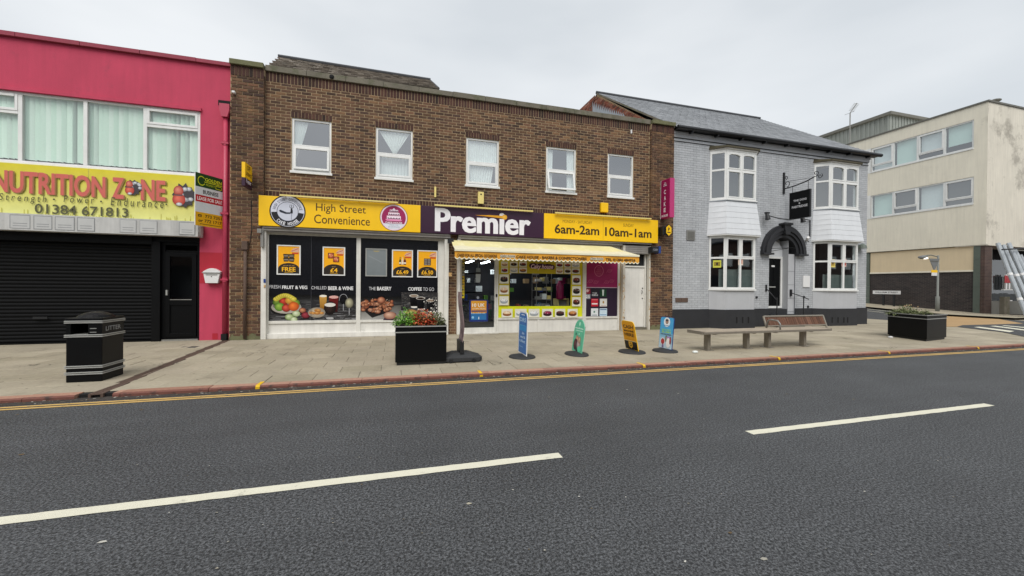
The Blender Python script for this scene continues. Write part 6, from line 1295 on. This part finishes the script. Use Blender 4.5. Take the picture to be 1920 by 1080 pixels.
o = thing('litter_post', 'short pale stone post in front of the far right shop', 'post'); q = P(1874, 592, 2, 0); b = MB(); b.box(q.x-.22, q.x+.22, CY0-.5, CY0-.3, 0, 1.0); b.build('body', 'stone', o, bevel=.02)
o = thing('red_container', 'red plastic container at the right edge beneath the leaning tubes', 'container'); q = P(1914, 592, 2, 0); b = MB(); b.extr([(q.x-.25,.6),(q.x+1.0,.6),(q.x+1.1,1.4),(q.x-.2,1.4)], .1, 1.9); b.build('body', 'redbox', o, bevel=.05)
b = MB(); b.ball((q.x-.05,.62,.08), .08); b.build('wheel', 'whiteplastic', o)
def bundle(label, tops, ft, n):
    o = thing('wrapped_tubes', label, 'tubes', group='bundles of silver wrapped tubes')
    for k in range(n):
        A = tops+Vector((.24*k, -.08*k, -.03*k*(k % 2)*3)); B = ft+Vector((.27*k+.05*(k % 2), -.12*k, 0)); b = MB(); b.tube([A, A.lerp(B, .33)+Vector((0,0,-.02)), A.lerp(B, .66), B], .085, 10); b.build('tube', 'tube', o, smooth=False)
        for t in (.42, .74): c_ = A.lerp(B, t); d = (B-A).normalized()*.06; b = MB(); b.tube([c_-d, c_+d], .093, 10); b.build('tape', 'whiteplastic', o)
    return o
bundle('bundle of long silver wrapped tubes leaning against the right corner building', P(1871, 456, 1, 1.4), P(1928, 600, 1, .2), 4)
bundle('shorter silver wrapped tubes leaning at the right edge of the photo', P(1912, 478, 1, 1.2), P(1975, 600, 1, .2), 2)
o = thing('steel_rail', 'thin dark steel rail tied across the leaning tubes', 'rail'); b = MB(); b.tube([P(1879, 468, 1, .9), P(1930, 465, 1, .9)], .035, 6); b.build('bar', 'blacksteel', o)
# street name plate
o = thing('street_nameplate', 'white street name plate WILLIAM STREET low on two posts by the dark brick wall', 'street sign'); XS = 29.2
a_, c_ = P(1636.5, 544, 0, XS), P(1688, 552, 0, XS); zA = P(1662, 545, 0, XS).z; zB_ = P(1662, 551.5, 0, XS).z
b = MB(); b.box(XS, XS+.04, c_.y, a_.y, zB_, zA); b.build('plate', 'whiteplastic', o)
b = MB(); b.box(XS+.04, XS+.1, c_.y+.3, c_.y+.4, 0, zA); b.box(XS+.04, XS+.1, a_.y-.6, a_.y-.5, 0, zA); b.build('post', 'blacksteel', o)
p = Print((XS, a_.y, 0), (0, -1, 0), (0, 0, 1), (-1, 0, 0)); W_ = a_.y-c_.y; p.text('WILLIAM STREET', W_*.08, W_*.92, zB_+.06, zA-.06, '#3a3a3c', bold=.02); p.build('lettering', o)
# lamp column with the back of a triangular sign
XL_ = 28.4; q = P(1757.5, 586, 0, XL_); T0 = P(1754, 478, 0, XL_); y_ = q.y
o = thing('street_lamp', 'low grey lamp column with one arm, standing before the dark brick side wall', 'street lamp')
zt_ = P(1755, 479, 0, XL_).z; b = MB(); b.tube([(XL_,y_,.05),(XL_,y_,.95),(XL_,y_,1.0),(XL_,y_,zt_)], [.09,.09,.05,.045], 10); b.build('column', 'post_grey', o, smooth=True)
A = P(1753, 477, 0, XL_); e = P(1738, 480, 1, y_); b = MB(); b.tube([(XL_,y_,zt_-.08),(XL_-.3,y_+.15,zt_+.02),(e.x,y_+.2,e.z+.02)], .03, 8); b.build('arm', 'post_grey', o)
h_ = P(1731, 482.5, 1, y_+.2); b = MB(); b.ball((h_.x,y_+.2,h_.z), (.34,.16,.1)); b.build('lamp_head', 'signback', o); b = MB(); b.ball((h_.x+.05,y_+.15,h_.z-.04), (.2,.11,.07)); b.build('lens', 'lampglow', o)
o = thing('give_way_sign', 'grey back of a triangular road sign on the lamp column', 'road sign'); c_ = P(1751.5, 485, 1, y_-.1); e = P(1752, 506, 1, y_-.1); w_ = .42
b = MB(); b.prism([(c_.x-w_, c_.z), (c_.x+w_, c_.z), (c_.x+.05, e.z), (c_.x-.05, e.z)], y_-.12, y_-.1); b.build('plate', 'signback', o); b = MB(); b.box(c_.x-w_*.7, c_.x+w_*.7, y_-.14, y_-.12, c_.z-.15, c_.z-.12); b.build('channel', 'roofedge', o)
o = thing('plate_sign', 'small yellow and white plate below the triangular sign', 'road sign'); c_ = P(1751.5, 506.5, 1, y_-.13); e = P(1751.5, 517, 1, y_-.13); zm = c_.z-.13
b = MB(); b.box(c_.x-.24, c_.x+.24, y_-.15, y_-.13, zm, c_.z); b.build('upper_plate', 'yellowsign', o); b = MB(); b.box(c_.x-.22, c_.x+.22, y_-.15, y_-.13, e.z, zm-.003); b.build('lower_plate', 'whiteplastic', o)

# ================================================================== STREET FURNITURE
# litter bin
lb = thing('litter_bin', 'black square litter bin with silver bands and domed lid, lettered LITTER', 'litter bin')
bx0, bx1, by0, by1 = -4.17, -3.785, -4.25, -3.80
def slabbox(b, o, z0, z1): b.extr([(bx0-o,by0-o),(bx1+o,by0-o),(bx1+o,by1+o),(bx0-o,by1+o)], z0, z1)
b = MB(); slabbox(b, 0, .0, .6); b.build('body', 'blackpaint', lb, bevel=.012)
b = MB()
for x, y in ((bx0,by0),(bx1-.05,by0),(bx0,by1-.05),(bx1-.05,by1-.05)): b.box(x, x+.05, y, y+.05, .6, .79)
b.box(bx1-.03, bx1, by0+.05, by1-.05, .6, .79); b.box(bx0, bx0+.03, by0+.05, by1-.05, .6, .79); b.box(bx0+.05, bx1-.05, by1-.03, by1, .6, .79); b.box(bx1-.15, bx1-.05, by0, by0+.01, .6, .79); b.build('hood', 'blackpaint', lb)
b = MB(); b.box(bx1-.13, bx1-.06, by0-.003, by0, .71, .718); b.box(bx1-.13, bx1-.06, by0-.003, by0, .66, .668); b.build('stub_plate', 'silverband', lb)
for z in (.1, .185, .60, .785):
    for dz in (0, .022): b = MB(); slabbox(b, .014, z+dz, z+dz+.014); b.build('band', 'silverband', lb, bevel=.004)
b = MB(); slabbox(b, .008, .82, .855); b.build('lid', 'blackpaint', lb, bevel=.008)
b = MB(); cx_, cy_ = (bx0+bx1)/2, (by0+by1)/2; n = 20; prof = [(.20,.855),(.17,.885),(.11,.915),(.05,.93),(0.001,.932)]
for k in range(len(prof)-1):
    for i in range(n):
        t0, t1 = 6.2832*i/n, 6.2832*(i+1)/n; (r0_, z0), (r1__, z1) = prof[k], prof[k+1]
        b.quad((cx_+r0_*math.cos(t0),cy_+r0_*math.sin(t0),z0),(cx_+r0_*math.cos(t1),cy_+r0_*math.sin(t1),z0),(cx_+r1__*math.cos(t1),cy_+r1__*math.sin(t1),z1),(cx_+r1__*math.cos(t0),cy_+r1__*math.sin(t0),z1))
b.build('dome', 'blackpaint', lb, smooth=True)
p = Print((bx1, by0, 0), (0, 1, 0), (0, 0, 1), (1, 0, 0), lift=.002); p.text('LITTER', .07, .38, .675, .735, '#8f9193', bold=.01); p.build('lettering', lb)

# planters and what grows in them
def leafclump(name, label, mt, c, r, h, n, L, W, group, petals=0, droop=.4):
    o = thing(name, label, 'plant', group=group); b = MB()
    for _ in range(n):
        a = R()*6.283; rr = r*math.sqrt(R()); x, y = c[0]+rr*math.cos(a)*1.0, c[1]+rr*math.sin(a); z = c[2]+h*(1-(rr/r)**2*.8)*U(.25, 1.05)
        d = Vector((math.cos(a+U(-.9, .9)), math.sin(a+U(-.9, .9)), U(-.1, 1.1))).normalized(); s = d.cross(Vector((U(-.3,.3), U(-.3,.3), 1))).normalized()*W*U(.6, 1.2); l = L*U(.6, 1.3); p0 = Vector((x, y, z))
        b.add([p0, p0+d*l*.5+s, p0+d*l-Vector((0,0,l*droop)), p0+d*l*.5-s], [(0,1,2,3)])
    b.build('foliage', mt, o)
    b = MB()
    for _ in range(14): a = R()*6.28; rr = r*R()*.7; b.tube([(c[0],c[1],c[2]-.02),(c[0]+rr*math.cos(a), c[1]+rr*math.sin(a), c[2]+h*.7)], .004, 4)
    b.build('stems', 'leaf_d', o)
    if petals:
        b = MB()
        for _ in range(petals): a = R()*6.28; rr = r*R(); b.ball((c[0]+rr*math.cos(a), c[1]+rr*math.sin(a)-.02, c[2]+h*U(.5, 1)), .014, 6)
        b.build('flower_heads', 'petal', o)
def planter(label, pts, H, bands):
    o = thing('planter', label, 'planter', group='square black street planters'); c = Vector((sum(p[0] for p in pts)/4, sum(p[1] for p in pts)/4))
    def off(k): return [tuple(c+(Vector(p)-c)*(1+k)) for p in pts]
    b = MB(); b.extr(off(-.06), 0, .05); b.build('foot', 'blacksteel', o); b = MB(); b.extr(pts, .05, H-.12); b.build('body', 'blackpaint', o, bevel=.01)
    oo, ii = off(.0), off(-.07); b = MB()
    for i in range(4):
        j = (i+1) % 4; b.add([(*oo[i],H-.12),(*oo[j],H-.12),(*oo[j],H),(*oo[i],H),(*ii[i],H-.12),(*ii[j],H-.12),(*ii[j],H),(*ii[i],H)], [(0,1,2,3),(3,2,6,7),(7,6,5,4)])
    b.build('rim', 'blackpaint', o)
    for z in bands: b = MB(); b.extr(off(.022), z, z+.018); b.build('band', 'silverband', o, bevel=.003) if z < H-.12 else None
    for z in bands:
        if z >= H-.12:
            b = MB(); q = off(.022)
            for i in range(4): j = (i+1) % 4; b.add([(*oo[i],z),(*oo[j],z),(*q[j],z),(*q[i],z),(*oo[i],z+.018),(*oo[j],z+.018),(*q[j],z+.018),(*q[i],z+.018)], [(3,2,6,7),(4,7,6,5)[::-1],(0,1,2,3)])
            b.build('band', 'silverband', o)
    b = MB(); b.extr(ii, H-.14, H-.045); b.build('soil', 'soil', o); return c, ii
c, ii = planter('black square planter with silver bands and red and green bedding, before the shop window', [(.01,-4.09),(.85,-4.11),(.87,-3.27),(.03,-3.25)], .66, (.54, .635))
leafclump('bedding_plant', 'bright green feathery bedding plant at the left of the near planter', 'leaf_g', (.2,-3.75,.61), .21, .32, 640, .07, .012, 'bedding plants in the near planter')
leafclump('bedding_plant', 'rusty red bedding plant in the middle of the near planter', 'leaf_r', (.48,-3.8,.61), .2, .31, 520, .065, .018, 'bedding plants in the near planter', 14)
leafclump('bedding_plant', 'dull green bushy plant at the right of the near planter', 'leaf_d', (.70,-3.75,.61), .17, .26, 400, .06, .012, 'bedding plants in the near planter', 4)
leafclump('bedding_plant', 'pale green plant behind the others in the near planter', 'leaf_g', (.38,-3.5,.61), .24, .26, 360, .07, .014, 'bedding plants in the near planter')
leafclump('bedding_plant', 'dark green tuft at the back right of the near planter', 'leaf_d', (.68,-3.5,.61), .13, .22, 200, .07, .01, 'bedding plants in the near planter')
c, ii = planter('black square planter with sparse weeds standing by the far street corner', [(13.15,-4.05),(14.34,-3.84),(14.72,-2.76),(13.54,-2.96)], .68, (.565, .66))
leafclump('bedding_plant', 'low dull green plant at the left of the far planter', 'leaf_d', (13.75,-3.15,.62), .3, .14, 300, .1, .016, 'weeds in the far planter', 0)
leafclump('bedding_plant', 'taller pale green plant at the back of the far planter', 'leaf_d', (14.05,-3.1,.62), .24, .28, 300, .08, .016, 'weeds in the far planter', 10)
leafclump('bedding_plant', 'sparse dark weeds at the right of the far planter', 'leaf_d', (14.25,-3.35,.62), .22, .15, 200, .09, .014, 'weeds in the far planter', 0)

# pavement signs: printed panel on a round rubber foot, standing across the pavement
def pavement_sign(label, X, ya, yb, H, lean, base, draw, mt='whiteplastic', rnd=.12, cut=False, thick=.012):
    o = thing('pavement_sign', label, 'pavement sign', group='pavement signs outside the shop'); yc = (ya+yb)/2; W_ = ya-yb
    V = Vector((math.sin(lean), 0, math.cos(lean))); N = Vector((-math.cos(lean), 0, math.sin(lean))); O = Vector((X, ya, .055))
    b = MB(); n = 28; rx, ry = base; prof = [(1,.0),(1,.012),(.93,.03),(.55,.05),(.2,.062),(.001,.064)]
    for k in range(len(prof)-1):
        for i in range(n):
            t0, t1 = 6.2832*i/n, 6.2832*(i+1)/n; (r0_, z0), (r1__, z1) = prof[k], prof[k+1]
            b.quad((X+r0_*rx*math.cos(t0),yc+r0_*ry*math.sin(t0),z0),(X+r0_*rx*math.cos(t1),yc+r0_*ry*math.sin(t1),z0),(X+r1__*rx*math.cos(t1),yc+r1__*ry*math.sin(t1),z1),(X+r1__*rx*math.cos(t0),yc+r1__*ry*math.sin(t0),z1))
    b.build('base', 'rubber', o, smooth=True)
    out_ = [(0,0),(W_,0)]
    rr = rnd
    if cut == 'arch': out_ += [(W_, H-W_*.5)]+[(W_/2+W_/2*math.cos(math.pi*i/10), H-W_*.5+W_*.5*math.sin(math.pi*i/10)) for i in range(1, 10)]+[(0, H-W_*.5)]
    else:
        for cx_, a0 in ((W_-rr, 0), (rr, 90)):
            for i in range(6): a = math.radians(a0+90*i/5); out_.append((cx_+rr*math.cos(a), H-rr+rr*math.sin(a)))
    Ud = Vector((0, -1, 0)); b = MB(); fr = [O+Ud*u+V*v for u, v in out_]; bk_ = [q-N*thick for q in fr]; k = len(fr)
    b.add(fr+bk_, [tuple(range(k)), tuple(range(2*k-1, k-1, -1))]+[(i, i+k, (i+1) % k+k, (i+1) % k) for i in range(k)]); b.build('panel', mt, o)
    p = Print(O, Ud, V, N, lift=.002); draw(p, W_, H, out_); p.build('print', o); return o
def sh(out_, W_, H, k): return [(W_/2+(u-W_/2)*(1-k/W_*2), k+(v)*(H-2*k)/H) for u, v in out_]
def d_blue(p, W_, H, o_):
    p.poly(sh(o_, W_, H, .025), '#2c6cb4'); p.rect(.03, W_-.03, H*.55, H*.68, '#1a86c8'); p.rect(W_*.3, W_*.7, H*.915, H*.935, '#dfe8f0')
    p.text('DRS', .07, W_-.07, H*.76, H*.86, '#a8cbe8', bold=.05); p.text('parcels', .1, W_-.08, H*.66, H*.7, '#5cb0e0', bold=.02)
    p.text('in', W_*.45, W_*.7, H*.47, H*.53, '#bcd8f2', bold=.04); p.text('send &', W_*.25, W_*.85, H*.38, H*.44, '#c0dcf4', bold=.05); p.text('collect', W_*.15, W_*.85, H*.28, H*.35, '#b0d0f0', bold=.04); p.text('here', W_*.2, W_*.6, H*.16, H*.2, '#7fb4e0', bold=.02)
def d_green(p, W_, H, o_):
    p.poly(sh(o_, W_, H, .012), '#5cb694'); p.ell(W_/2, H*.86, .03, .04, '#b8e8d0', 12); p.text('medicine', .05, W_-.05, H*.7, H*.75, '#dff4ea', bold=.04); p.text('collect here', .08, W_-.06, H*.63, H*.67, '#c8ecdc', bold=.03); p.ell(W_*.25, H*.53, .02, .03, '#14392c', 10); p.ell(W_*.55, H*.55, .02, .02, '#b8e8d0', 10)
    p.shade(W_*.42, H*.36, .07, .09, '#e0a890', '#9c6a58'); p.shade(W_*.32, H*.22, .09, .11, '#6a3a42', '#2c1820'); p.shade(W_*.5, H*.14, .07, .09, '#2a3c40', '#12242a'); p.shade(W_*.62, H*.24, .08, .1, '#c8b8b8', '#8a7478'); p.shade(W_*.66, H*.37, .05, .07, '#d8c0a0', '#8a6c50'); p.ell(W_*.72, H*.1, .08, .06, '#5cc8a0', 12)
def d_yellow(p, W_, H, o_):
    p.poly(sh(o_, W_, H, .01), '#e09a00'); p.rect(.01, W_-.01, .01, H*.3, '#14100e'); p.rect(.01, W_-.01, H*.3, H*.315, '#e8d8a0')
    p.text('CASH', .05, W_-.05, H*.74, H*.86, '#2e1c04', bold=.04); p.text('MACHINE', .06, W_-.05, H*.62, H*.69, '#2e1c04', bold=.04); p.text('HERE', .06, W_-.06, H*.47, H*.58, '#2e1c04', bold=.04); p.text('free to use inside', .1, W_-.1, H*.36, H*.385, '#8a6410')
    u = W_/2; p.poly([(u-.07,.17),(u-.065,.07),(u,.03),(u+.065,.07),(u+.07,.17)], '#e0a820'); p.ell(u, .11, .035, .04, '#14100e', 12); p.ell(u, .11, .018, .024, '#e0a820', 10)
def d_sky(p, W_, H, o_):
    p.poly(sh(o_, W_, H, .008), '#4aa6dc'); p.grad(.01, W_-.01, .01, H*.5, '#c8dce8', '#6cb4dc'); p.ell(W_/2, H*.84, .1, .1, '#e8eef2', 20); p.shade(W_/2, H*.86, .05, .055, '#d8a890', '#7c6a64'); p.ell(W_/2, H*.9, .05, .025, '#4a4448', 10); p.text('ices', W_*.3, W_*.7, H*.72, H*.75, '#20609c', bold=.03)
    p.text('ICE COLD', .07, W_-.07, H*.57, H*.62, '#a0dc70', bold=.05); p.text('SLUSH', .07, W_-.07, H*.5, H*.555, '#b8e04c', bold=.05); p.text('WE DELIVERED', .04, W_-.04, H*.435, H*.47, '#4c1c24', bold=.05)
    p.ell(W_*.3, H*.22, .075, .08, '#e8dce0', 16); p.shade(W_*.3, H*.22, .055, .06, '#d04044', '#8a1820'); p.poly([(W_*.26,.02),(W_*.4,.02),(W_*.36,H*.14),(W_*.28,H*.14)], '#7a6a9c'); p.shade(W_*.55, H*.32, .04, .07, '#98a088', '#4a5444'); p.ell(W_*.72, H*.33, .06, .05, '#b088bc', 12); p.ell(W_*.72, H*.2, .07, .1, '#eceaea', 14); p.shade(W_*.86, H*.28, .03, .08, '#c86464', '#6a2c2c')
pavement_sign('slim blue pavement sign with a white frame, second from the near planter', 2.30, -3.55, -4.06, .80, .02, (.25, .27), d_blue, rnd=.1)
pavement_sign('pale green arched pavement sign leaning right, third from the near planter', 3.43, -3.55, -4.0, .64, .13, (.22, .3), d_green, mt='mint', cut='arch', thick=.01)
pavement_sign('yellow and black CASH MACHINE HERE pavement sign leaning left', 4.66, -3.56, -4.02, .60, -.2, (.26, .3), d_yellow, mt='yellowsign', rnd=.08)
pavement_sign('light blue pavement sign with white roundel, nearest the bench', 5.42, -3.62, -4.05, .66, .08, (.24, .28), d_sky, mt='blueplastic', rnd=.05)
# tall bent banner with a water-filled base
o = thing('pavement_sign', 'edge-on mauve banner on a heavy black wheeled base beside the near planter', 'pavement sign', group='pavement signs outside the shop')
X = 1.13; yc = -3.82
b = MB(); pts = [(X-.3,yc-.26),(X+.3,yc-.26),(X+.36,yc-.18),(X+.36,yc+.18),(X+.3,yc+.26),(X-.3,yc+.26),(X-.36,yc+.18),(X-.36,yc-.18)]; b.extr(pts, .02, .08); q = [(X+(x-X)*.45, yc+(y-yc)*.6) for x, y in pts]; k = len(pts); b.add([(*p_, .08) for p_ in pts]+[(*p_, .15) for p_ in q], [tuple(range(k, 2*k))]+[(i, (i+1) % k, (i+1) % k+k, i+k) for i in range(k)]); b.build('base', 'rubber', o)
for s in (-.2, .2): b = MB(); b.tube([(X+s,yc-.29,.035),(X+s,yc-.25,.035)], .033, 12); b.build('wheel', 'blacksteel', o)
b = MB(); b.box(X-.035, X+.035, yc-.2, yc+.2, .14, .36); b.build('holder', 'blacksteel', o, bevel=.006)
b = MB(); n = 14; sw = lambda t: (.014*math.sin(t*5.5)+.02*t-.02*t*t); Hh = .88
fr = [(X+sw(i/n)*1.6, .34+Hh*i/n) for i in range(n+1)]
p = Print(lift=0)
for i in range(n):
    (xa, za), (xb, zb__) = fr[i], fr[i+1]; wa = .21*(1 if i < n-2 else .9); b.quad((xa,yc+.21,za),(xa,yc-.21,za),(xb,yc-.21,zb__),(xb,yc+.21,zb__)); b.quad((xa+.006,yc-.21,za),(xa+.006,yc+.21,za),(xb+.006,yc+.21,zb__),(xb+.006,yc-.21,zb__))
    b.quad((xa,yc-.21,za),(xa+.006,yc-.21,za),(xb+.006,yc-.21,zb__),(xb,yc-.21,zb__))
M['mauve'] = mat('mauve_banner', '#8f7a7c', .6, .3, 9, stain=('#4a2c3c', 5, .48, .8)); b.build('banner', 'mauve', o)

# bench
bn = thing('bench', 'long steel and timber bench, backless on the left with a slatted back on the right', 'bench')
BY = -3.9; zs_ = .42; XA, XB = FX(1289, 622, BY+.22)[0], FX(1541, 620, BY)[0]; xs_m = FX(1436, 620, BY)[0]
legx = [FX(px, 640, BY)[0] for px in (1326, 1399, 1439, 1505)]
for x in legx:
    b = MB(); b.extr([(x-.038,BY-.06),(x+.038,BY-.06),(x+.038,BY+.06),(x-.038,BY+.06)], 0.012, zs_-.07); b.box(x-.09, x+.09, BY-.11, BY+.11, 0, .012); b.box(x-.04, x+.04, BY-.22, BY+.22, zs_-.07, zs_-.045); b.build('leg', 'benchsteel', bn, bevel=.006)
for k in range(5):
    y = BY-.22+k*.09; b = MB(); b.box(XA+.02+(.06 if k < 1 else 0), XB-.02, y, y+.08, zs_-.043, zs_); b.build('seat_slat', 'wood', bn, bevel=.006)
for x0, x1_ in ((XA, XA+.02), (XB-.02, XB)): b = MB(); b.box(x0, x1_, BY-.225, BY+.235, zs_-.06, zs_+.006); b.build('end_cap', 'benchsteel', bn, bevel=.005)
b = MB(); b.box(XA+.02, XB-.02, BY-.245, BY-.222, zs_-.055, zs_-.01); b.build('front_rail', 'benchsteel', bn, bevel=.004)
by = BY+.2; zb0, zb1 = zs_+.04, FX(1490, 592.5, by+.08)[1]; xb0, xb1 = FX(1437, 600, by)[0], FX(1549, 600, by)[0]; tilt = .08
b = MB(); b.tube([(xb0,by+tilt,zb1),(xb1,by+tilt,zb1)], .022, 8); b.tube([(xb0,by,zb0),(xb1,by,zb0)], .018, 8); b.tube([(xb0,by-.02,zs_-.03),(xb0,by+tilt,zb1)], .022, 8); b.tube([(xb1,by-.02,zs_-.03),(xb1,by+tilt,zb1)], .022, 8); b.build('back_frame', 'benchsteel', bn)
n = 26; me = None
for i in range(n):
    w_ = (xb1-xb0-.06)/n; x = xb0+.03+i*w_
    if me is None:
        q = MB(); q.add([(0,-.012,zb0+.015),(w_*.9,-.012,zb0+.015),(w_*.9,tilt-.012,zb1-.02),(0,tilt-.012,zb1-.02),(0,.012,zb0+.015),(w_*.9,.012,zb0+.015),(w_*.9,tilt+.012,zb1-.02),(0,tilt+.012,zb1-.02)], [(0,1,2,3),(7,6,5,4),(0,4,5,1),(1,5,6,2),(2,6,7,3),(3,7,4,0)]); me = bpy.data.meshes.new('back_slat'); me.from_pydata([tuple(v) for v in q.v], [], q.f); me.materials.append(M['woodred'])
    o = link('back_slat', me, bn); o.location = (x, by+U(-.003, .003), 0)
b = MB(); xr = xb0-.02; b.tube([(xr,BY+.18,zs_),(xr,BY+.14,zs_+.17),(xr-.02,BY+.05,zs_+.2),(xr-.04,BY-.14,zs_+.19),(xr-.04,BY-.2,zs_+.12),(xr-.04,BY-.2,zs_)], .018, 8); b.build('armrest', 'galv', bn, smooth=True)
# bits of litter one can point at
for px, py, s, lab, mt in ((1304, 662, .06, 'crumpled pale wrapper on the pavement left of the bench', 'net'), (1671, 634, .07, 'crushed white cup lying by the far planter', 'whiteplastic')):
    q = P(px, py, 2, 0); o = thing('litter', lab, 'litter'); b = MB()
    for _ in range(3): b.ball((q.x+U(-.03,.03), q.y+U(-.02,.02), s*.4), (s*U(.6,1), s*U(.5,.9), s*.4), 7)
    b.build('wrapper', mt, o)
# terrace across the road, behind the photographer: it shows in the windows
tr = thing('opposite_terrace', 'brown terrace across the road, mirrored dimly in the shop and pub windows', 'terrace')
b = MB(); wall(b, -34, 52, -.2, 6.2, -24, [], .1); b.box(-34, 52, -33, -24.02, -.2, 6.2); b.build('wall', 'oppo', tr)
b = MB(); b.prism([(-34,6.2),(52,6.2),(52,6.3),(-34,6.3)], -24.3, -23.7); b.quad((-34,-23.8,6.3),(52,-23.8,6.3),(52,-28.5,8.6),(-34,-28.5,8.6)); b.build('roof', 'ridge', tr)
for k in range(17):
    x = -32+k*5; b = MB(); b.box(x, x+1.2, -23.99, -23.93, 3.6, 5.0); b.box(x+2.2, x+3.4, -23.99, -23.93, 3.6, 5.0); b.build('window', 'net', tr)
    b = MB(); b.box(x, x+3.6, -23.99, -23.9, .3, 2.6); b.build('shop_window', 'dark', tr)
b = MB(); b.box(-60, 80, -24, -22, -.3, 0); b.build('far_pavement', 'concrete', kind='structure')

# everything built into a house is a part of that house
def part_of(build_ing, names, keep=()):
    for o in list(SC.objects):
        if o.parent is None and o.name.split('.')[0] in names and o not in done:
            if not test(o): continue
            done.add(o); o.parent = build_ing
            for k in ('category', 'group'):
                if k in o: del o[k]
            if 'label' in o and o.name.split('.')[0] not in keep: del o['label']
done = set()
def midx(o):
    v = [c for c in o.children_recursive if c.type == 'MESH' and len(c.data.vertices)]
    return sum((c.matrix_basis.translation.x+c.data.vertices[0].co.x) for c in v)/max(1, len(v))
FIT = ('window', 'ribbon_window', 'bay_window', 'glass_door', 'shop_door', 'side_door', 'pub_door', 'roller_shutter', 'rainwater_pipe', 'soil_pipe', 'shopfront', 'shop_interior', 'arched_doorway', 'boarded_apron', 'rooftop_room', 'cable', 'conduit_stub', 'weep_pipe', 'wall_vent', 'air_brick', 'wall_boss', 'shutter_bracket', 'lock_plate', 'roof_vent', 'awning_box')
for bld, xa_, xb_ in ((red, -30, -3.74), (bk, -3.74, 8.52), (pb, 8.52, 17.7), (cb, 17.7, 60)):
    test = lambda o, xa_=xa_, xb_=xb_: xa_ <= midx(o) < xb_
    part_of(bld, FIT, ('window', 'bay_window', 'glass_door', 'side_door', 'shopfront', 'ribbon_window'))
